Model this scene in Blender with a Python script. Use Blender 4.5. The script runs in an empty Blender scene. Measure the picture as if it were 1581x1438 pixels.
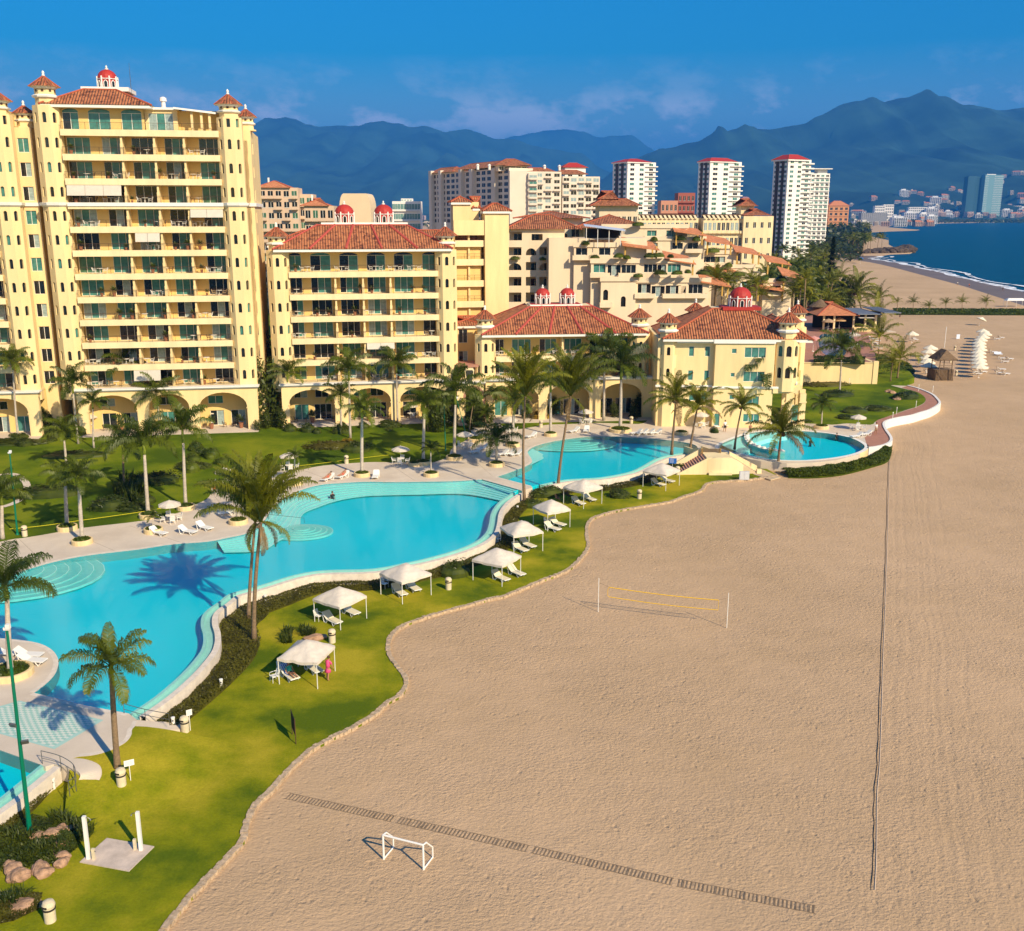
import bpy, bmesh, math, random
from mathutils import Vector, Matrix, noise
from mathutils.geometry import tessellate_polygon
HAZE=7.5e-5; HCOL=(.05,.34,1.0,1)
R=math.radians; PI=math.pi
sc=bpy.context.scene
# ---------------------------------------------------------------- camera
FP=1545.; HC=32.; PT=math.atan((719-333)/FP); cP,sP=math.cos(PT),math.sin(PT)
cam=bpy.data.cameras.new('camera'); co=bpy.data.objects.new('camera',cam); sc.collection.objects.link(co)
cam.sensor_width=36; cam.lens=36*FP/1581.; cam.clip_start=0.5; cam.clip_end=90000
co.location=(0,0,HC); co.rotation_euler=(PI/2-PT,0,0); sc.camera=co
# ---------------------------------------------------------------- world
SUN_EL=R(34); SUN_AZ=R(129-180)      # direction towards which shadows run is 129 deg; the sun stands opposite
sd=Vector((math.cos(SUN_AZ)*math.cos(SUN_EL),math.sin(SUN_AZ)*math.cos(SUN_EL),math.sin(SUN_EL)))
w=bpy.data.worlds.new('World'); sc.world=w; w.use_nodes=True
nt=w.node_tree; nt.nodes.clear()
def nd(nt,t,**k):
    n=nt.nodes.new(t)
    for a,b in k.items(): setattr(n,a,b)
    return n
out=nd(nt,'ShaderNodeOutputWorld'); bg=nd(nt,'ShaderNodeBackground'); bg.inputs[1].default_value=0.085
sky=nd(nt,'ShaderNodeTexSky',sky_type='NISHITA'); sky.sun_disc=False; sky.sun_elevation=SUN_EL
sky.sun_rotation=PI/2-SUN_AZ; sky.altitude=50; sky.air_density=1.3; sky.dust_density=1.0; sky.ozone_density=4.0
hs=nd(nt,'ShaderNodeHueSaturation'); hs.inputs['Saturation'].default_value=2.2; hs.inputs['Hue'].default_value=0.507
nt.links.new(sky.outputs[0],hs.inputs['Color'])
# small clouds near the horizon, by direction
tc=nd(nt,'ShaderNodeTexCoord'); sep=nd(nt,'ShaderNodeSeparateXYZ'); nt.links.new(tc.outputs['Generated'],sep.inputs[0])
mp=nd(nt,'ShaderNodeMapping'); mp.inputs['Scale'].default_value=(9,9,17); mp.inputs['Location'].default_value=(3.1,1.9,.35); nt.links.new(tc.outputs['Generated'],mp.inputs[0])
nz=nd(nt,'ShaderNodeTexNoise'); nz.inputs['Scale'].default_value=1.5; nz.inputs['Detail'].default_value=9; nz.inputs['Roughness'].default_value=.62; nt.links.new(mp.outputs[0],nz.inputs[0])
cr=nd(nt,'ShaderNodeValToRGB'); cr.color_ramp.elements[0].position=.475; cr.color_ramp.elements[1].position=.60; nt.links.new(nz.outputs[0],cr.inputs[0])
bd=nd(nt,'ShaderNodeValToRGB'); e=bd.color_ramp.elements; e[0].position=.04; e[0].color=(0,0,0,1); e[1].position=.145; e[1].color=(0,0,0,1)
for p,v in ((.06,1),(.092,1),(.112,.25)):
    x=bd.color_ramp.elements.new(p); x.color=(v,v,v,1)
nt.links.new(sep.outputs['Z'],bd.inputs[0])
mu=nd(nt,'ShaderNodeMath',operation='MULTIPLY'); nt.links.new(cr.outputs[0],mu.inputs[0]); nt.links.new(bd.outputs[0],mu.inputs[1])
mu2=nd(nt,'ShaderNodeMath',operation='MULTIPLY'); nt.links.new(mu.outputs[0],mu2.inputs[0]); mu2.inputs[1].default_value=.85
mx=nd(nt,'ShaderNodeMixRGB'); nt.links.new(mu2.outputs[0],mx.inputs[0]); nt.links.new(hs.outputs[0],mx.inputs[1]); mx.inputs[2].default_value=(10.5,10.6,11.2,1)
nt.links.new(mx.outputs[0],bg.inputs[0]); nt.links.new(bg.outputs[0],out.inputs[0])
# ---------------------------------------------------------------- sun
sl=bpy.data.lights.new('sun','SUN'); sl.energy=5.0; sl.angle=R(.5); sl.color=(1,.85,.60)
so=bpy.data.objects.new('sun',sl); sc.collection.objects.link(so); so.rotation_euler=sd.to_track_quat('Z','Y').to_euler(); so.location=sd*200
sc.view_settings.view_transform='Standard'; sc.view_settings.look='None'; sc.view_settings.exposure=0.70; sc.view_settings.gamma=1; sc.view_settings.use_curve_mapping=False
sc.cycles.max_bounces=8; sc.cycles.transparent_max_bounces=12; sc.cycles.volume_bounces=0
# ---------------------------------------------------------------- pixel -> world
def ray(x,y):
    u=(x-790.5)/FP; v=(y-719)/FP
    return (u,cP-v*sP,-sP-v*cP)
def G(x,y,z=0.):
    d=ray(x,y); t=(z-HC)/d[2]; return Vector((d[0]*t,d[1]*t,z))
def at(x,y,Y):
    d=ray(x,y); t=Y/d[1]; return Vector((d[0]*t,Y,HC+d[2]*t))
def hgt(x,y0,y1,z=0.):
    return at(x,y1,G(x,y0,z).y).z
# ---------------------------------------------------------------- mesh helpers
COL=sc.collection
class MB:
    def __init__(s): s.v=[]; s.f=[]; s.m=[]; s.uv={}
    def face(s,pts,mat=0,uv=None):
        n=len(s.v); s.v+= [tuple(p) for p in pts]; s.f.append(tuple(range(n,n+len(pts)))); s.m.append(mat)
        if uv: s.uv[len(s.f)-1]=uv
    def add(s,vs,fs,mat=0):
        n=len(s.v); s.v+=[tuple(p) for p in vs]
        for f in fs: s.f.append(tuple(i+n for i in f)); s.m.append(mat)
    def box(s,x0,y0,z0,x1,y1,z1,mat=0):
        s.add([(x0,y0,z0),(x1,y0,z0),(x1,y1,z0),(x0,y1,z0),(x0,y0,z1),(x1,y0,z1),(x1,y1,z1),(x0,y1,z1)],
              [(0,3,2,1),(4,5,6,7),(0,1,5,4),(1,2,6,5),(2,3,7,6),(3,0,4,7)],mat)
    def obox(s,c,h,rz=0,mat=0,rx=0,ry=0):
        M=Matrix.Rotation(rz,3,'Z')@Matrix.Rotation(ry,3,'Y')@Matrix.Rotation(rx,3,'X'); c=Vector(c)
        vs=[c+M@Vector((a*h[0],b*h[1],d*h[2])) for d in(-1,1) for a,b in((-1,-1),(1,-1),(1,1),(-1,1))]
        s.add(vs,[(0,3,2,1),(4,5,6,7),(0,1,5,4),(1,2,6,5),(2,3,7,6),(3,0,4,7)],mat)
    def tube(s,pts,r,n=6,mat=0,cap=True):
        pts=[Vector(p) for p in pts]; rs=r if isinstance(r,(list,tuple)) else [r]*len(pts)
        vs=[]; fs=[]; up=Vector((0,0,1)); prev=None
        for i,p in enumerate(pts):
            t=(pts[min(i+1,len(pts)-1)]-pts[max(i-1,0)]).normalized()
            a=t.cross(up)
            if a.length<1e-3: a=t.cross(Vector((1,0,0)))
            a.normalize()
            if prev is not None and a.dot(prev)<0: a=-a
            prev=a; b=t.cross(a)
            for k in range(n):
                q=2*PI*k/n; vs.append(p+a*math.cos(q)*rs[i]+b*math.sin(q)*rs[i])
        for i in range(len(pts)-1):
            for k in range(n):
                k2=(k+1)%n; fs.append((i*n+k,i*n+k2,(i+1)*n+k2,(i+1)*n+k))
        if cap: fs.append(tuple(range(n))[::-1]); fs.append(tuple((len(pts)-1)*n+k for k in range(n)))
        s.add(vs,fs,mat)
    def lathe(s,prof,n=16,c=(0,0),mat=0,a0=0,sx=1,sy=1):
        vs=[];fs=[]
        for r,z in prof:
            for k in range(n):
                q=a0+2*PI*k/n; vs.append((c[0]+r*math.cos(q)*sx,c[1]+r*math.sin(q)*sy,z))
        for i in range(len(prof)-1):
            for k in range(n):
                k2=(k+1)%n; fs.append((i*n+k,i*n+k2,(i+1)*n+k2,(i+1)*n+k))
        fs.append(tuple(range(n))[::-1]); fs.append(tuple((len(prof)-1)*n+k for k in range(n)))
        s.add(vs,fs,mat)
    def prism(s,poly,z0,z1,mat=0,side=None,holes=()):
        loops=[[Vector((p[0],p[1],0)) for p in poly]]+[[Vector((p[0],p[1],0)) for p in h] for h in holes]
        flat=[p for l in loops for p in l]; tri=tessellate_polygon(loops)
        up=[];n=len(flat)
        vs=[(p.x,p.y,z1) for p in flat]
        fs=[]
        for t in tri:
            a,b,c=[flat[i] for i in t]
            fs.append(t if (b-a).cross(c-a).z>0 else t[::-1])
        s.add(vs,fs,mat)
        if z0<z1-1e-6:
            off=0
            for l in loops:
                k=len(l)
                for i in range(k):
                    a=l[i]; b=l[(i+1)%k]
                    s.face([(a.x,a.y,z0),(b.x,b.y,z0),(b.x,b.y,z1),(a.x,a.y,z1)],mat if side is None else side)
    def panel(s,O,U,W,H,holes,depth,mat=0,rmat=None,V=(0,0,1)):
        O=Vector(O);U=Vector(U);V=Vector(V);N=U.cross(V)
        loops=[[Vector((0,0,0)),Vector((W,0,0)),Vector((W,H,0)),Vector((0,H,0))]]+[[Vector((a,b,0)) for a,b in h] for h in holes]
        flat=[p for l in loops for p in l]; tri=tessellate_polygon(loops)
        vs=[O+U*p.x+V*p.y for p in flat]; fs=[]
        for t in tri:
            a,b,c=[flat[i] for i in t]; fs.append(t if (b-a).cross(c-a).z>0 else t[::-1])
        s.add(vs,fs,mat)
        for h in holes:
            k=len(h)
            for i in range(k):
                a=O+U*h[i][0]+V*h[i][1]; b=O+U*h[(i+1)%k][0]+V*h[(i+1)%k][1]
                s.face([a,b,b-N*depth,a-N*depth],mat if rmat is None else rmat)
    def mesh(s,name,mats,smooth=False):
        me=bpy.data.meshes.new(name); me.from_pydata(s.v,[],s.f)
        for m in (mats if isinstance(mats,(list,tuple)) else [mats]): me.materials.append(m)
        me.polygons.foreach_set('material_index',s.m)
        if s.uv:
            ul=me.uv_layers.new(name='UVMap')
            for i,u in s.uv.items():
                for li,c in zip(me.polygons[i].loop_indices,u): ul.data[li].uv=c
        if smooth: me.polygons.foreach_set('use_smooth',[True]*len(me.polygons))
        me.update(); return me
    def build(s,name,mats,parent=None,loc=(0,0,0),rz=0,smooth=False):
        return ob(name,s.mesh(name,mats,smooth),parent,loc,rz)
def ob(name,me,parent=None,loc=(0,0,0),rz=0,sc_=None):
    o=bpy.data.objects.new(name,me); COL.objects.link(o); o.parent=parent; o.location=loc
    o.rotation_euler=(0,0,rz) if not isinstance(rz,(tuple,list)) else rz
    if sc_: o.scale=(sc_,)*3 if not isinstance(sc_,(tuple,list)) else sc_
    return o
def tag(o,label=None,cat=None,group=None,kind=None):
    if label: o['label']=label
    if cat: o['category']=cat
    if group: o['group']=group
    if kind: o['kind']=kind
    return o
def thing(name,label,cat,loc=(0,0,0),rz=0,group=None):
    return tag(ob(name,None,None,loc,rz),label,cat,group)
def copy_tree(o,parent=None):
    c=o.copy(); COL.objects.link(c); c.parent=parent
    for ch in list(o.children): copy_tree(ch,c)
    return c
def rect(u0,v0,u1,v1): return [(u0,v0),(u1,v0),(u1,v1),(u0,v1)]
def arch(u0,v0,u1,v1,rise=None,n=8):
    h=(u1-u0)/2; rise=h if rise is None else rise; c=(u0+u1)/2
    return [(u0,v0),(u1,v0)]+[(c+h*math.cos(PI*k/n),v1-rise+rise*math.sin(PI*k/n)) for k in range(n+1)]
def smooth(pts,n=6,closed=False):
    P=[Vector(p) for p in pts]; out=[]; N=len(P)
    for i in range(N if closed else N-1):
        if closed: a,b,c,d=P[(i-1)%N],P[i],P[(i+1)%N],P[(i+2)%N]
        else: a,b,c,d=P[max(i-1,0)],P[i],P[i+1],P[min(i+2,N-1)]
        for k in range(n):
            t=k/n; out.append(.5*((2*b)+(c-a)*t+(2*a-5*b+4*c-d)*t*t+(3*b-a-3*c+d)*t**3))
    if not closed: out.append(P[-1])
    return out
def offset(P,d,closed=False):
    o=[];N=len(P)
    for i in range(N):
        a=P[(i-1)%N] if closed else P[max(i-1,0)]; b=P[(i+1)%N] if closed else P[min(i+1,N-1)]
        t=(b-a); t.z=0; t.normalize(); o.append(P[i]+Vector((t.y,-t.x,0))*d)
    return o
def strip(mb,A,B,mat=0,closed=False):
    N=len(A)
    for i in range(N if closed else N-1):
        j=(i+1)%N; mb.face([A[i],A[j],B[j],B[i]],mat)
def GL(pts,z): return [G(x,y,z) for x,y in pts]
def inpoly(p,P):
    c=False; n=len(P)
    for i in range(n):
        a,b=P[i],P[(i+1)%n]
        if (a.y>p.y)!=(b.y>p.y) and p.x<(b.x-a.x)*(p.y-a.y)/(b.y-a.y)+a.x: c=not c
    return c
def out_side(line,poly):
    o=offset(line,.25); return -1 if sum(inpoly(q,poly) for q in o)>len(o)/2 else 1
def zz(P,z): return [Vector((p.x,p.y,z)) for p in P]
# ---------------------------------------------------------------- materials
MATS={}
def mat(name,col,rough=.7,var=.0,scale=2.,bump=0.,bscale=20.,metal=0,spec=.3,col2=None,coord='Object',detail=6):
    if name in MATS: return MATS[name]
    m=bpy.data.materials.new(name); m.use_nodes=True; t=m.node_tree; b=t.nodes['Principled BSDF']
    b.inputs['Roughness'].default_value=rough; b.inputs['Metallic'].default_value=metal; b.inputs['Specular IOR Level'].default_value=spec
    b.inputs['Base Color'].default_value=(*col,1)
    if var or col2 or bump: tcn=nd(t,'ShaderNodeTexCoord')
    if var or col2:
        n=nd(t,'ShaderNodeTexNoise'); n.inputs['Scale'].default_value=scale; n.inputs['Detail'].default_value=detail; n.inputs['Roughness'].default_value=.62
        
        if 'stucco' in name:
            mpn=nd(t,'ShaderNodeMapping'); mpn.inputs['Scale'].default_value=(1,1,.16); t.links.new(tcn.outputs[coord],mpn.inputs[0]); t.links.new(mpn.outputs[0],n.inputs[0])
        else: t.links.new(tcn.outputs[coord],n.inputs[0])
        r=nd(t,'ShaderNodeValToRGB'); r.color_ramp.elements[0].position=.34; r.color_ramp.elements[1].position=.66
        c2=col2 or tuple(c*(1-var) for c in col); c1=col if col2 else tuple(min(1,c*(1+var*.5)) for c in col)
        r.color_ramp.elements[0].color=(*c2,1); r.color_ramp.elements[1].color=(*c1,1)
        t.links.new(n.outputs[0],r.inputs[0]); t.links.new(r.outputs[0],b.inputs['Base Color'])
    if bump:
        n2=nd(t,'ShaderNodeTexNoise'); n2.inputs['Scale'].default_value=bscale; n2.inputs['Detail'].default_value=4
        t.links.new(tcn.outputs[coord],n2.inputs[0]); bp=nd(t,'ShaderNodeBump'); bp.inputs['Strength'].default_value=min(1,bump); bp.inputs['Distance'].default_value=max(1,bump)*.1
        t.links.new(n2.outputs[0],bp.inputs['Height']); t.links.new(bp.outputs[0],b.inputs['Normal'])
    MATS[name]=m; return m
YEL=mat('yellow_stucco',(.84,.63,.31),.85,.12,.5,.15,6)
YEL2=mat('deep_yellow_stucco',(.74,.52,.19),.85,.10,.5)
CRM=mat('cream_stucco',(.84,.67,.38),.85,.12,.6)
TAN=mat('tan_stucco',(.70,.52,.34),.85,.10,.3)
BEI=mat('beige_wall',(.70,.60,.47),.85,.08,.1)
WHT=mat('white_plaster',(.80,.76,.68),.7,.05,.8)
WHP=mat('white_plastic',(.80,.77,.70),.45)
FAB=mat('canvas',(.66,.57,.46),.85,.12,1.5,.8,1.6)
FABC=mat('cream_canvas',(.78,.70,.52),.85,.06,1.5)
AWN=mat('awning_canvas',(.62,.55,.45),.85,.06,1.5)
GLD=mat('dark_glass',(.012,.018,.022),.08,.5,.5,spec=.6)
GLT=mat('teal_glass',(.06,.21,.18),.15,.35,1.2,spec=.6)
GLG=mat('green_glass',(.06,.16,.09),.2,.4,1.5,spec=.6)
GLC=mat('curtain_glass',(.30,.38,.36),.25,.3,2.5,spec=.6)
DRK=mat('dark_interior',(.02,.017,.013),.9)
BRN=mat('brown_wood',(.10,.05,.025),.7,.3,4)
GRY=mat('grey_metal',(.18,.18,.17),.45,metal=.6)
RED=mat('red_dome_paint',(.42,.035,.025),.6,.15,3)
REDS=mat('red_roof_paint',(.42,.07,.05),.7,.1,1)
RIDGE=mat('ridge_tile',(.42,.10,.045),.8,.25,3)
TERR=mat('terracotta_paving',(.42,.20,.13),.8,.15,1)
CONC=mat('pool_deck_concrete',(.68,.57,.44),.85,.0,.35,.1,8,col2=(.58,.475,.36))
COPE=mat('coping_stone',(.72,.62,.50),.8,.15,2)
STONE=mat('edging_stone',(.52,.38,.24),.9,.35,4,.4,10)
PSTEP=mat('pool_step_tile',(.50,.72,.66),.5,.06,3)
PGUT=mat('gutter_tile',(.26,.56,.50),.4,.08,2)
PTILE=mat('pool_tile',(.0,.56,.66),.5,.05,.05)
ROCK=mat('rock',(.42,.25,.15),.9,.45,1.2,.6,5)
ROCKD=mat('breakwater_rock',(.10,.07,.05),.9,.5,.5,.6,2)
BARK=mat('palm_bark',(.24,.16,.09),.9,.3,6,.5,14)
BARKW=mat('royal_palm_bark',(.50,.42,.33),.8,.25,4,.3,10)
SHAFT=mat('crownshaft',(.20,.24,.02),.5,.25,3)
BINM=mat('bin_concrete',(.66,.55,.36),.8,.12,4)
GREENP=mat('green_lamp_paint',(.0,.15,.08),.4)
THATCH=mat('thatch',(.20,.13,.075),.95,.45,5,.8,18)
WOODG=mat('weathered_wood',(.20,.14,.09),.9,.35,6)
SLAT=mat('sand_worn_slats',(.24,.17,.105),.9,.45,3)
SKIN=mat('skin',(.42,.20,.11),.6)
def emis(m): return m
def leaf(name,c1,c2,sat=1,trans=.35,scale=.6):
    m=bpy.data.materials.new(name); m.use_nodes=True; t=m.node_tree; t.nodes.clear()
    o=nd(t,'ShaderNodeOutputMaterial'); d=nd(t,'ShaderNodeBsdfPrincipled'); d.inputs['Roughness'].default_value=.45; d.inputs['Specular IOR Level'].default_value=.35
    tr=nd(t,'ShaderNodeBsdfTranslucent'); mx=nd(t,'ShaderNodeMixShader'); mx.inputs[0].default_value=trans
    tcn=nd(t,'ShaderNodeTexCoord'); n=nd(t,'ShaderNodeTexNoise'); n.inputs['Scale'].default_value=scale; n.inputs['Detail'].default_value=5
    oi=nd(t,'ShaderNodeObjectInfo'); ad=nd(t,'ShaderNodeMath',operation='MULTIPLY_ADD'); ad.inputs[1].default_value=.22; 
    t.links.new(tcn.outputs['Object'],n.inputs[0]); t.links.new(oi.outputs['Random'],ad.inputs[0]); t.links.new(n.outputs[0],ad.inputs[2])
    r=nd(t,'ShaderNodeValToRGB'); r.color_ramp.elements[0].position=.42; r.color_ramp.elements[1].position=.78
    r.color_ramp.elements[0].color=(*c1,1); r.color_ramp.elements[1].color=(*c2,1)
    t.links.new(ad.outputs[0],r.inputs[0])
    for x in (d.inputs['Base Color'],tr.inputs[0]): t.links.new(r.outputs[0],x)
    t.links.new(d.outputs[0],mx.inputs[1]); t.links.new(tr.outputs[0],mx.inputs[2]); t.links.new(mx.outputs[0],o.inputs[0])
    MATS[name]=m; return m
LFR=leaf('royal_palm_leaf',(.04,.065,.004),(.15,.18,.010))
LFC=leaf('coconut_palm_leaf',(.08,.10,.004),(.32,.30,.012))
LFD=leaf('dry_palm_leaf',(.20,.12,.05),(.34,.22,.09))
LFB=leaf('shrub_leaf',(.03,.05,.008),(.10,.12,.012),scale=2)
LFG=leaf('ground_cover_leaf',(.05,.045,.008),(.13,.12,.012),scale=1)
LFH=leaf('hedge_leaf',(.045,.075,.006),(.13,.16,.010),scale=1)
LFY=leaf('croton_leaf',(.18,.10,.01),(.42,.26,.02),scale=2)
LFP=leaf('pine_leaf',(.012,.025,.010),(.035,.055,.015),scale=1)
LFK=leaf('far_tree_leaf',(.03,.045,.008),(.09,.11,.012),scale=.1)
def tilemat():
    m=bpy.data.materials.new('clay_tile'); m.use_nodes=True; t=m.node_tree; b=t.nodes['Principled BSDF']; b.inputs['Roughness'].default_value=.85
    uv=nd(t,'ShaderNodeUVMap'); sp=nd(t,'ShaderNodeSeparateXYZ'); t.links.new(uv.outputs[0],sp.inputs[0])
    def wv(o,freq):
        a=nd(t,'ShaderNodeMath',operation='MULTIPLY'); a.inputs[1].default_value=2*PI*freq; t.links.new(o,a.inputs[0])
        s=nd(t,'ShaderNodeMath',operation='SINE'); t.links.new(a.outputs[0],s.inputs[0]); return s.outputs[0]
    a=wv(sp.outputs[0],2.6); 
    fr=nd(t,'ShaderNodeMath',operation='MULTIPLY'); fr.inputs[1].default_value=2.2; t.links.new(sp.outputs[1],fr.inputs[0])
    fc=nd(t,'ShaderNodeMath',operation='FRACT'); t.links.new(fr.outputs[0],fc.inputs[0])
    ad=nd(t,'ShaderNodeMath',operation='SUBTRACT'); t.links.new(a,ad.inputs[0]); t.links.new(fc.outputs[0],ad.inputs[1])
    bp=nd(t,'ShaderNodeBump'); bp.inputs['Strength'].default_value=1; bp.inputs['Distance'].default_value=.09; t.links.new(ad.outputs[0],bp.inputs['Height']); t.links.new(bp.outputs[0],b.inputs['Normal'])
    vo=nd(t,'ShaderNodeTexVoronoi'); vo.inputs['Scale'].default_value=2.4; t.links.new(uv.outputs[0],vo.inputs[0])
    n=nd(t,'ShaderNodeTexNoise'); n.inputs['Scale'].default_value=.5; n.inputs['Detail'].default_value=8; t.links.new(uv.outputs[0],n.inputs[0])
    mm=nd(t,'ShaderNodeMixRGB'); mm.inputs[0].default_value=.5; t.links.new(vo.outputs['Color'],mm.inputs[1]); t.links.new(n.outputs[0],mm.inputs[2])
    r=nd(t,'ShaderNodeValToRGB'); e=r.color_ramp.elements; e[0].position=.25; e[0].color=(.15,.045,.02,1); e[1].position=.75; e[1].color=(.58,.22,.085,1)
    x=e.new(.5); x.color=(.46,.155,.06,1)
    t.links.new(mm.outputs[0],r.inputs[0]); t.links.new(r.outputs[0],b.inputs['Base Color']); return m
TILE=tilemat()
TILEO=mat('orange_tile',(.56,.21,.09),.85,.3,1.5,.4,6)
def sandmat():
    m=bpy.data.materials.new('beach_sand'); m.use_nodes=True; t=m.node_tree; b=t.nodes['Principled BSDF']; b.inputs['Roughness'].default_value=.95; b.inputs['Specular IOR Level'].default_value=.1
    g=nd(t,'ShaderNodeNewGeometry')
    def N(s,d=5,r=.6,sc_=(1,1,1),rot=0):
        mp=nd(t,'ShaderNodeMapping'); mp.inputs['Scale'].default_value=sc_; mp.inputs['Rotation'].default_value=(0,0,rot); t.links.new(g.outputs['Position'],mp.inputs[0])
        n=nd(t,'ShaderNodeTexNoise'); n.inputs['Scale'].default_value=s; n.inputs['Detail'].default_value=d; n.inputs['Roughness'].default_value=r; t.links.new(mp.outputs[0],n.inputs[0]); return n.outputs[0]
    def M(op,a,b_=None,c=None):
        k=nd(t,'ShaderNodeMath',operation=op)
        for i,x in enumerate((a,b_,c)):
            if x is None: continue
            if isinstance(x,(int,float)): k.inputs[i].default_value=x
            else: t.links.new(x,k.inputs[i])
        return k.outputs[0]
    big=N(.035,4); mid=N(.35,6)
    r=nd(t,'ShaderNodeValToRGB'); e=r.color_ramp.elements; e[0].position=.32; e[0].color=(.47,.315,.175,1); e[1].position=.68; e[1].color=(.60,.405,.238,1)
    s=M('ADD',M('MULTIPLY',big,.72),M('MULTIPLY',mid,.28)); t.links.new(s,r.inputs[0]); t.links.new(r.outputs[0],b.inputs['Base Color'])
    # footprints and wind ripples: fine dents, patchy strength
    f1=N(4.2,4,.65,(1,1.35,1),.6); f2=N(1.3,3,.55); patch=N(.09,3)
    v=nd(t,'ShaderNodeTexVoronoi'); v.inputs['Scale'].default_value=1.5; mp=nd(t,'ShaderNodeMapping'); mp.inputs['Scale'].default_value=(1,.7,1); t.links.new(g.outputs['Position'],mp.inputs[0]); t.links.new(mp.outputs[0],v.inputs[0])
    h=M('ADD',M('ADD',M('MULTIPLY',f1,.85),M('MULTIPLY',f2,.40)),M('MULTIPLY',M('MINIMUM',v.outputs['Distance'],.22),1.6))
    h=M('MULTIPLY',h,M('MULTIPLY_ADD',patch,1.5,-.1))
    # tyre tracks running away from the camera
    sp=nd(t,'ShaderNodeSeparateXYZ'); t.links.new(g.outputs['Position'],sp.inputs[0])
    wob=M('MULTIPLY',N(.03,2,.5,(0,1,0)),3.0)
    xx=M('ADD',M('SUBTRACT',sp.outputs['X'],M('MULTIPLY',sp.outputs['Y'],.37)),wob)
    tr=None
    for c0 in (4.6,5.5,6.9,7.5,8.2,9.6):
        d=M('ABSOLUTE',M('SUBTRACT',xx,c0)); k=nd(t,'ShaderNodeMapRange'); k.inputs['From Min'].default_value=.08; k.inputs['From Max'].default_value=.3; k.inputs['To Min'].default_value=-.10; k.inputs['To Max'].default_value=0
        t.links.new(d,k.inputs['Value']); tr=k.outputs[0] if tr is None else M('ADD',tr,k.outputs[0])
    h=M('ADD',h,M('MULTIPLY',tr,N(.12,2,.5,(3,.6,1))))
    bp=nd(t,'ShaderNodeBump'); bp.inputs['Strength'].default_value=1; bp.inputs['Distance'].default_value=.19; t.links.new(h,bp.inputs['Height']); t.links.new(bp.outputs[0],b.inputs['Normal'])
    return m
SAND=sandmat()
WETS=mat('wet_sand',(.20,.14,.095),.5,.15,.05,spec=.3)
def grassmat(name,c1,c2,c3,s=.12):
    m=bpy.data.materials.new(name); m.use_nodes=True; t=m.node_tree; b=t.nodes['Principled BSDF']; b.inputs['Roughness'].default_value=.9; b.inputs['Specular IOR Level'].default_value=.1
    g=nd(t,'ShaderNodeNewGeometry'); n=nd(t,'ShaderNodeTexNoise'); n.inputs['Scale'].default_value=s; n.inputs['Detail'].default_value=10; n.inputs['Roughness'].default_value=.6; t.links.new(g.outputs['Position'],n.inputs[0])
    r=nd(t,'ShaderNodeValToRGB'); e=r.color_ramp.elements; e[0].position=.40; e[0].color=(*c1,1); e[1].position=.62; e[1].color=(*c3,1); x=e.new(.5); x.color=(*c2,1)
    t.links.new(n.outputs[0],r.inputs[0])
    n2=nd(t,'ShaderNodeTexNoise'); n2.inputs['Scale'].default_value=7; n2.inputs['Detail'].default_value=6; n2.inputs['Roughness'].default_value=.7; t.links.new(g.outputs['Position'],n2.inputs[0])
    mx=nd(t,'ShaderNodeMixRGB',blend_type='OVERLAY'); mx.inputs[0].default_value=.45; t.links.new(r.outputs[0],mx.inputs[1]); t.links.new(n2.outputs[0],mx.inputs[2]); t.links.new(mx.outputs[0],b.inputs['Base Color'])
    bp=nd(t,'ShaderNodeBump'); bp.inputs['Strength'].default_value=.7; bp.inputs['Distance'].default_value=.06; t.links.new(n2.outputs[0],bp.inputs['Height']); t.links.new(bp.outputs[0],b.inputs['Normal'])
    return m
LAWN=grassmat('beach_lawn',(.085,.125,.004),(.21,.22,.005),(.38,.31,.018))
GARD=grassmat('garden_lawn',(.055,.095,.003),(.11,.155,.004),(.18,.205,.008),.1)
def watermat():
    m=bpy.data.materials.new('pool_water'); m.use_nodes=True; t=m.node_tree; t.nodes.clear()
    o=nd(t,'ShaderNodeOutputMaterial'); tr=nd(t,'ShaderNodeBsdfTransparent'); tr.inputs[0].default_value=(.66,.98,1,1)
    gl=nd(t,'ShaderNodeBsdfGlossy'); gl.inputs['Roughness'].default_value=.05; lw=nd(t,'ShaderNodeLayerWeight'); lw.inputs[0].default_value=.5; fr=nd(t,'ShaderNodeMath',operation='POWER'); fr.inputs[1].default_value=4.; t.links.new(lw.outputs['Facing'],fr.inputs[0]); fm_=nd(t,'ShaderNodeMath',operation='MULTIPLY_ADD'); fm_.inputs[1].default_value=.28; fm_.inputs[2].default_value=.02; t.links.new(fr.outputs[0],fm_.inputs[0])
    g=nd(t,'ShaderNodeNewGeometry'); n=nd(t,'ShaderNodeTexNoise'); n.inputs['Scale'].default_value=2.2; n.inputs['Detail'].default_value=4; t.links.new(g.outputs['Position'],n.inputs[0])
    bp=nd(t,'ShaderNodeBump'); bp.inputs['Strength'].default_value=.25; bp.inputs['Distance'].default_value=.05; t.links.new(n.outputs[0],bp.inputs['Height'])
    t.links.new(bp.outputs[0],gl.inputs['Normal'])
    mx=nd(t,'ShaderNodeMixShader'); t.links.new(fm_.outputs[0],mx.inputs[0]); t.links.new(tr.outputs[0],mx.inputs[1]); t.links.new(gl.outputs[0],mx.inputs[2]); t.links.new(mx.outputs[0],o.inputs[0]); return m
WATER=watermat()
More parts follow.
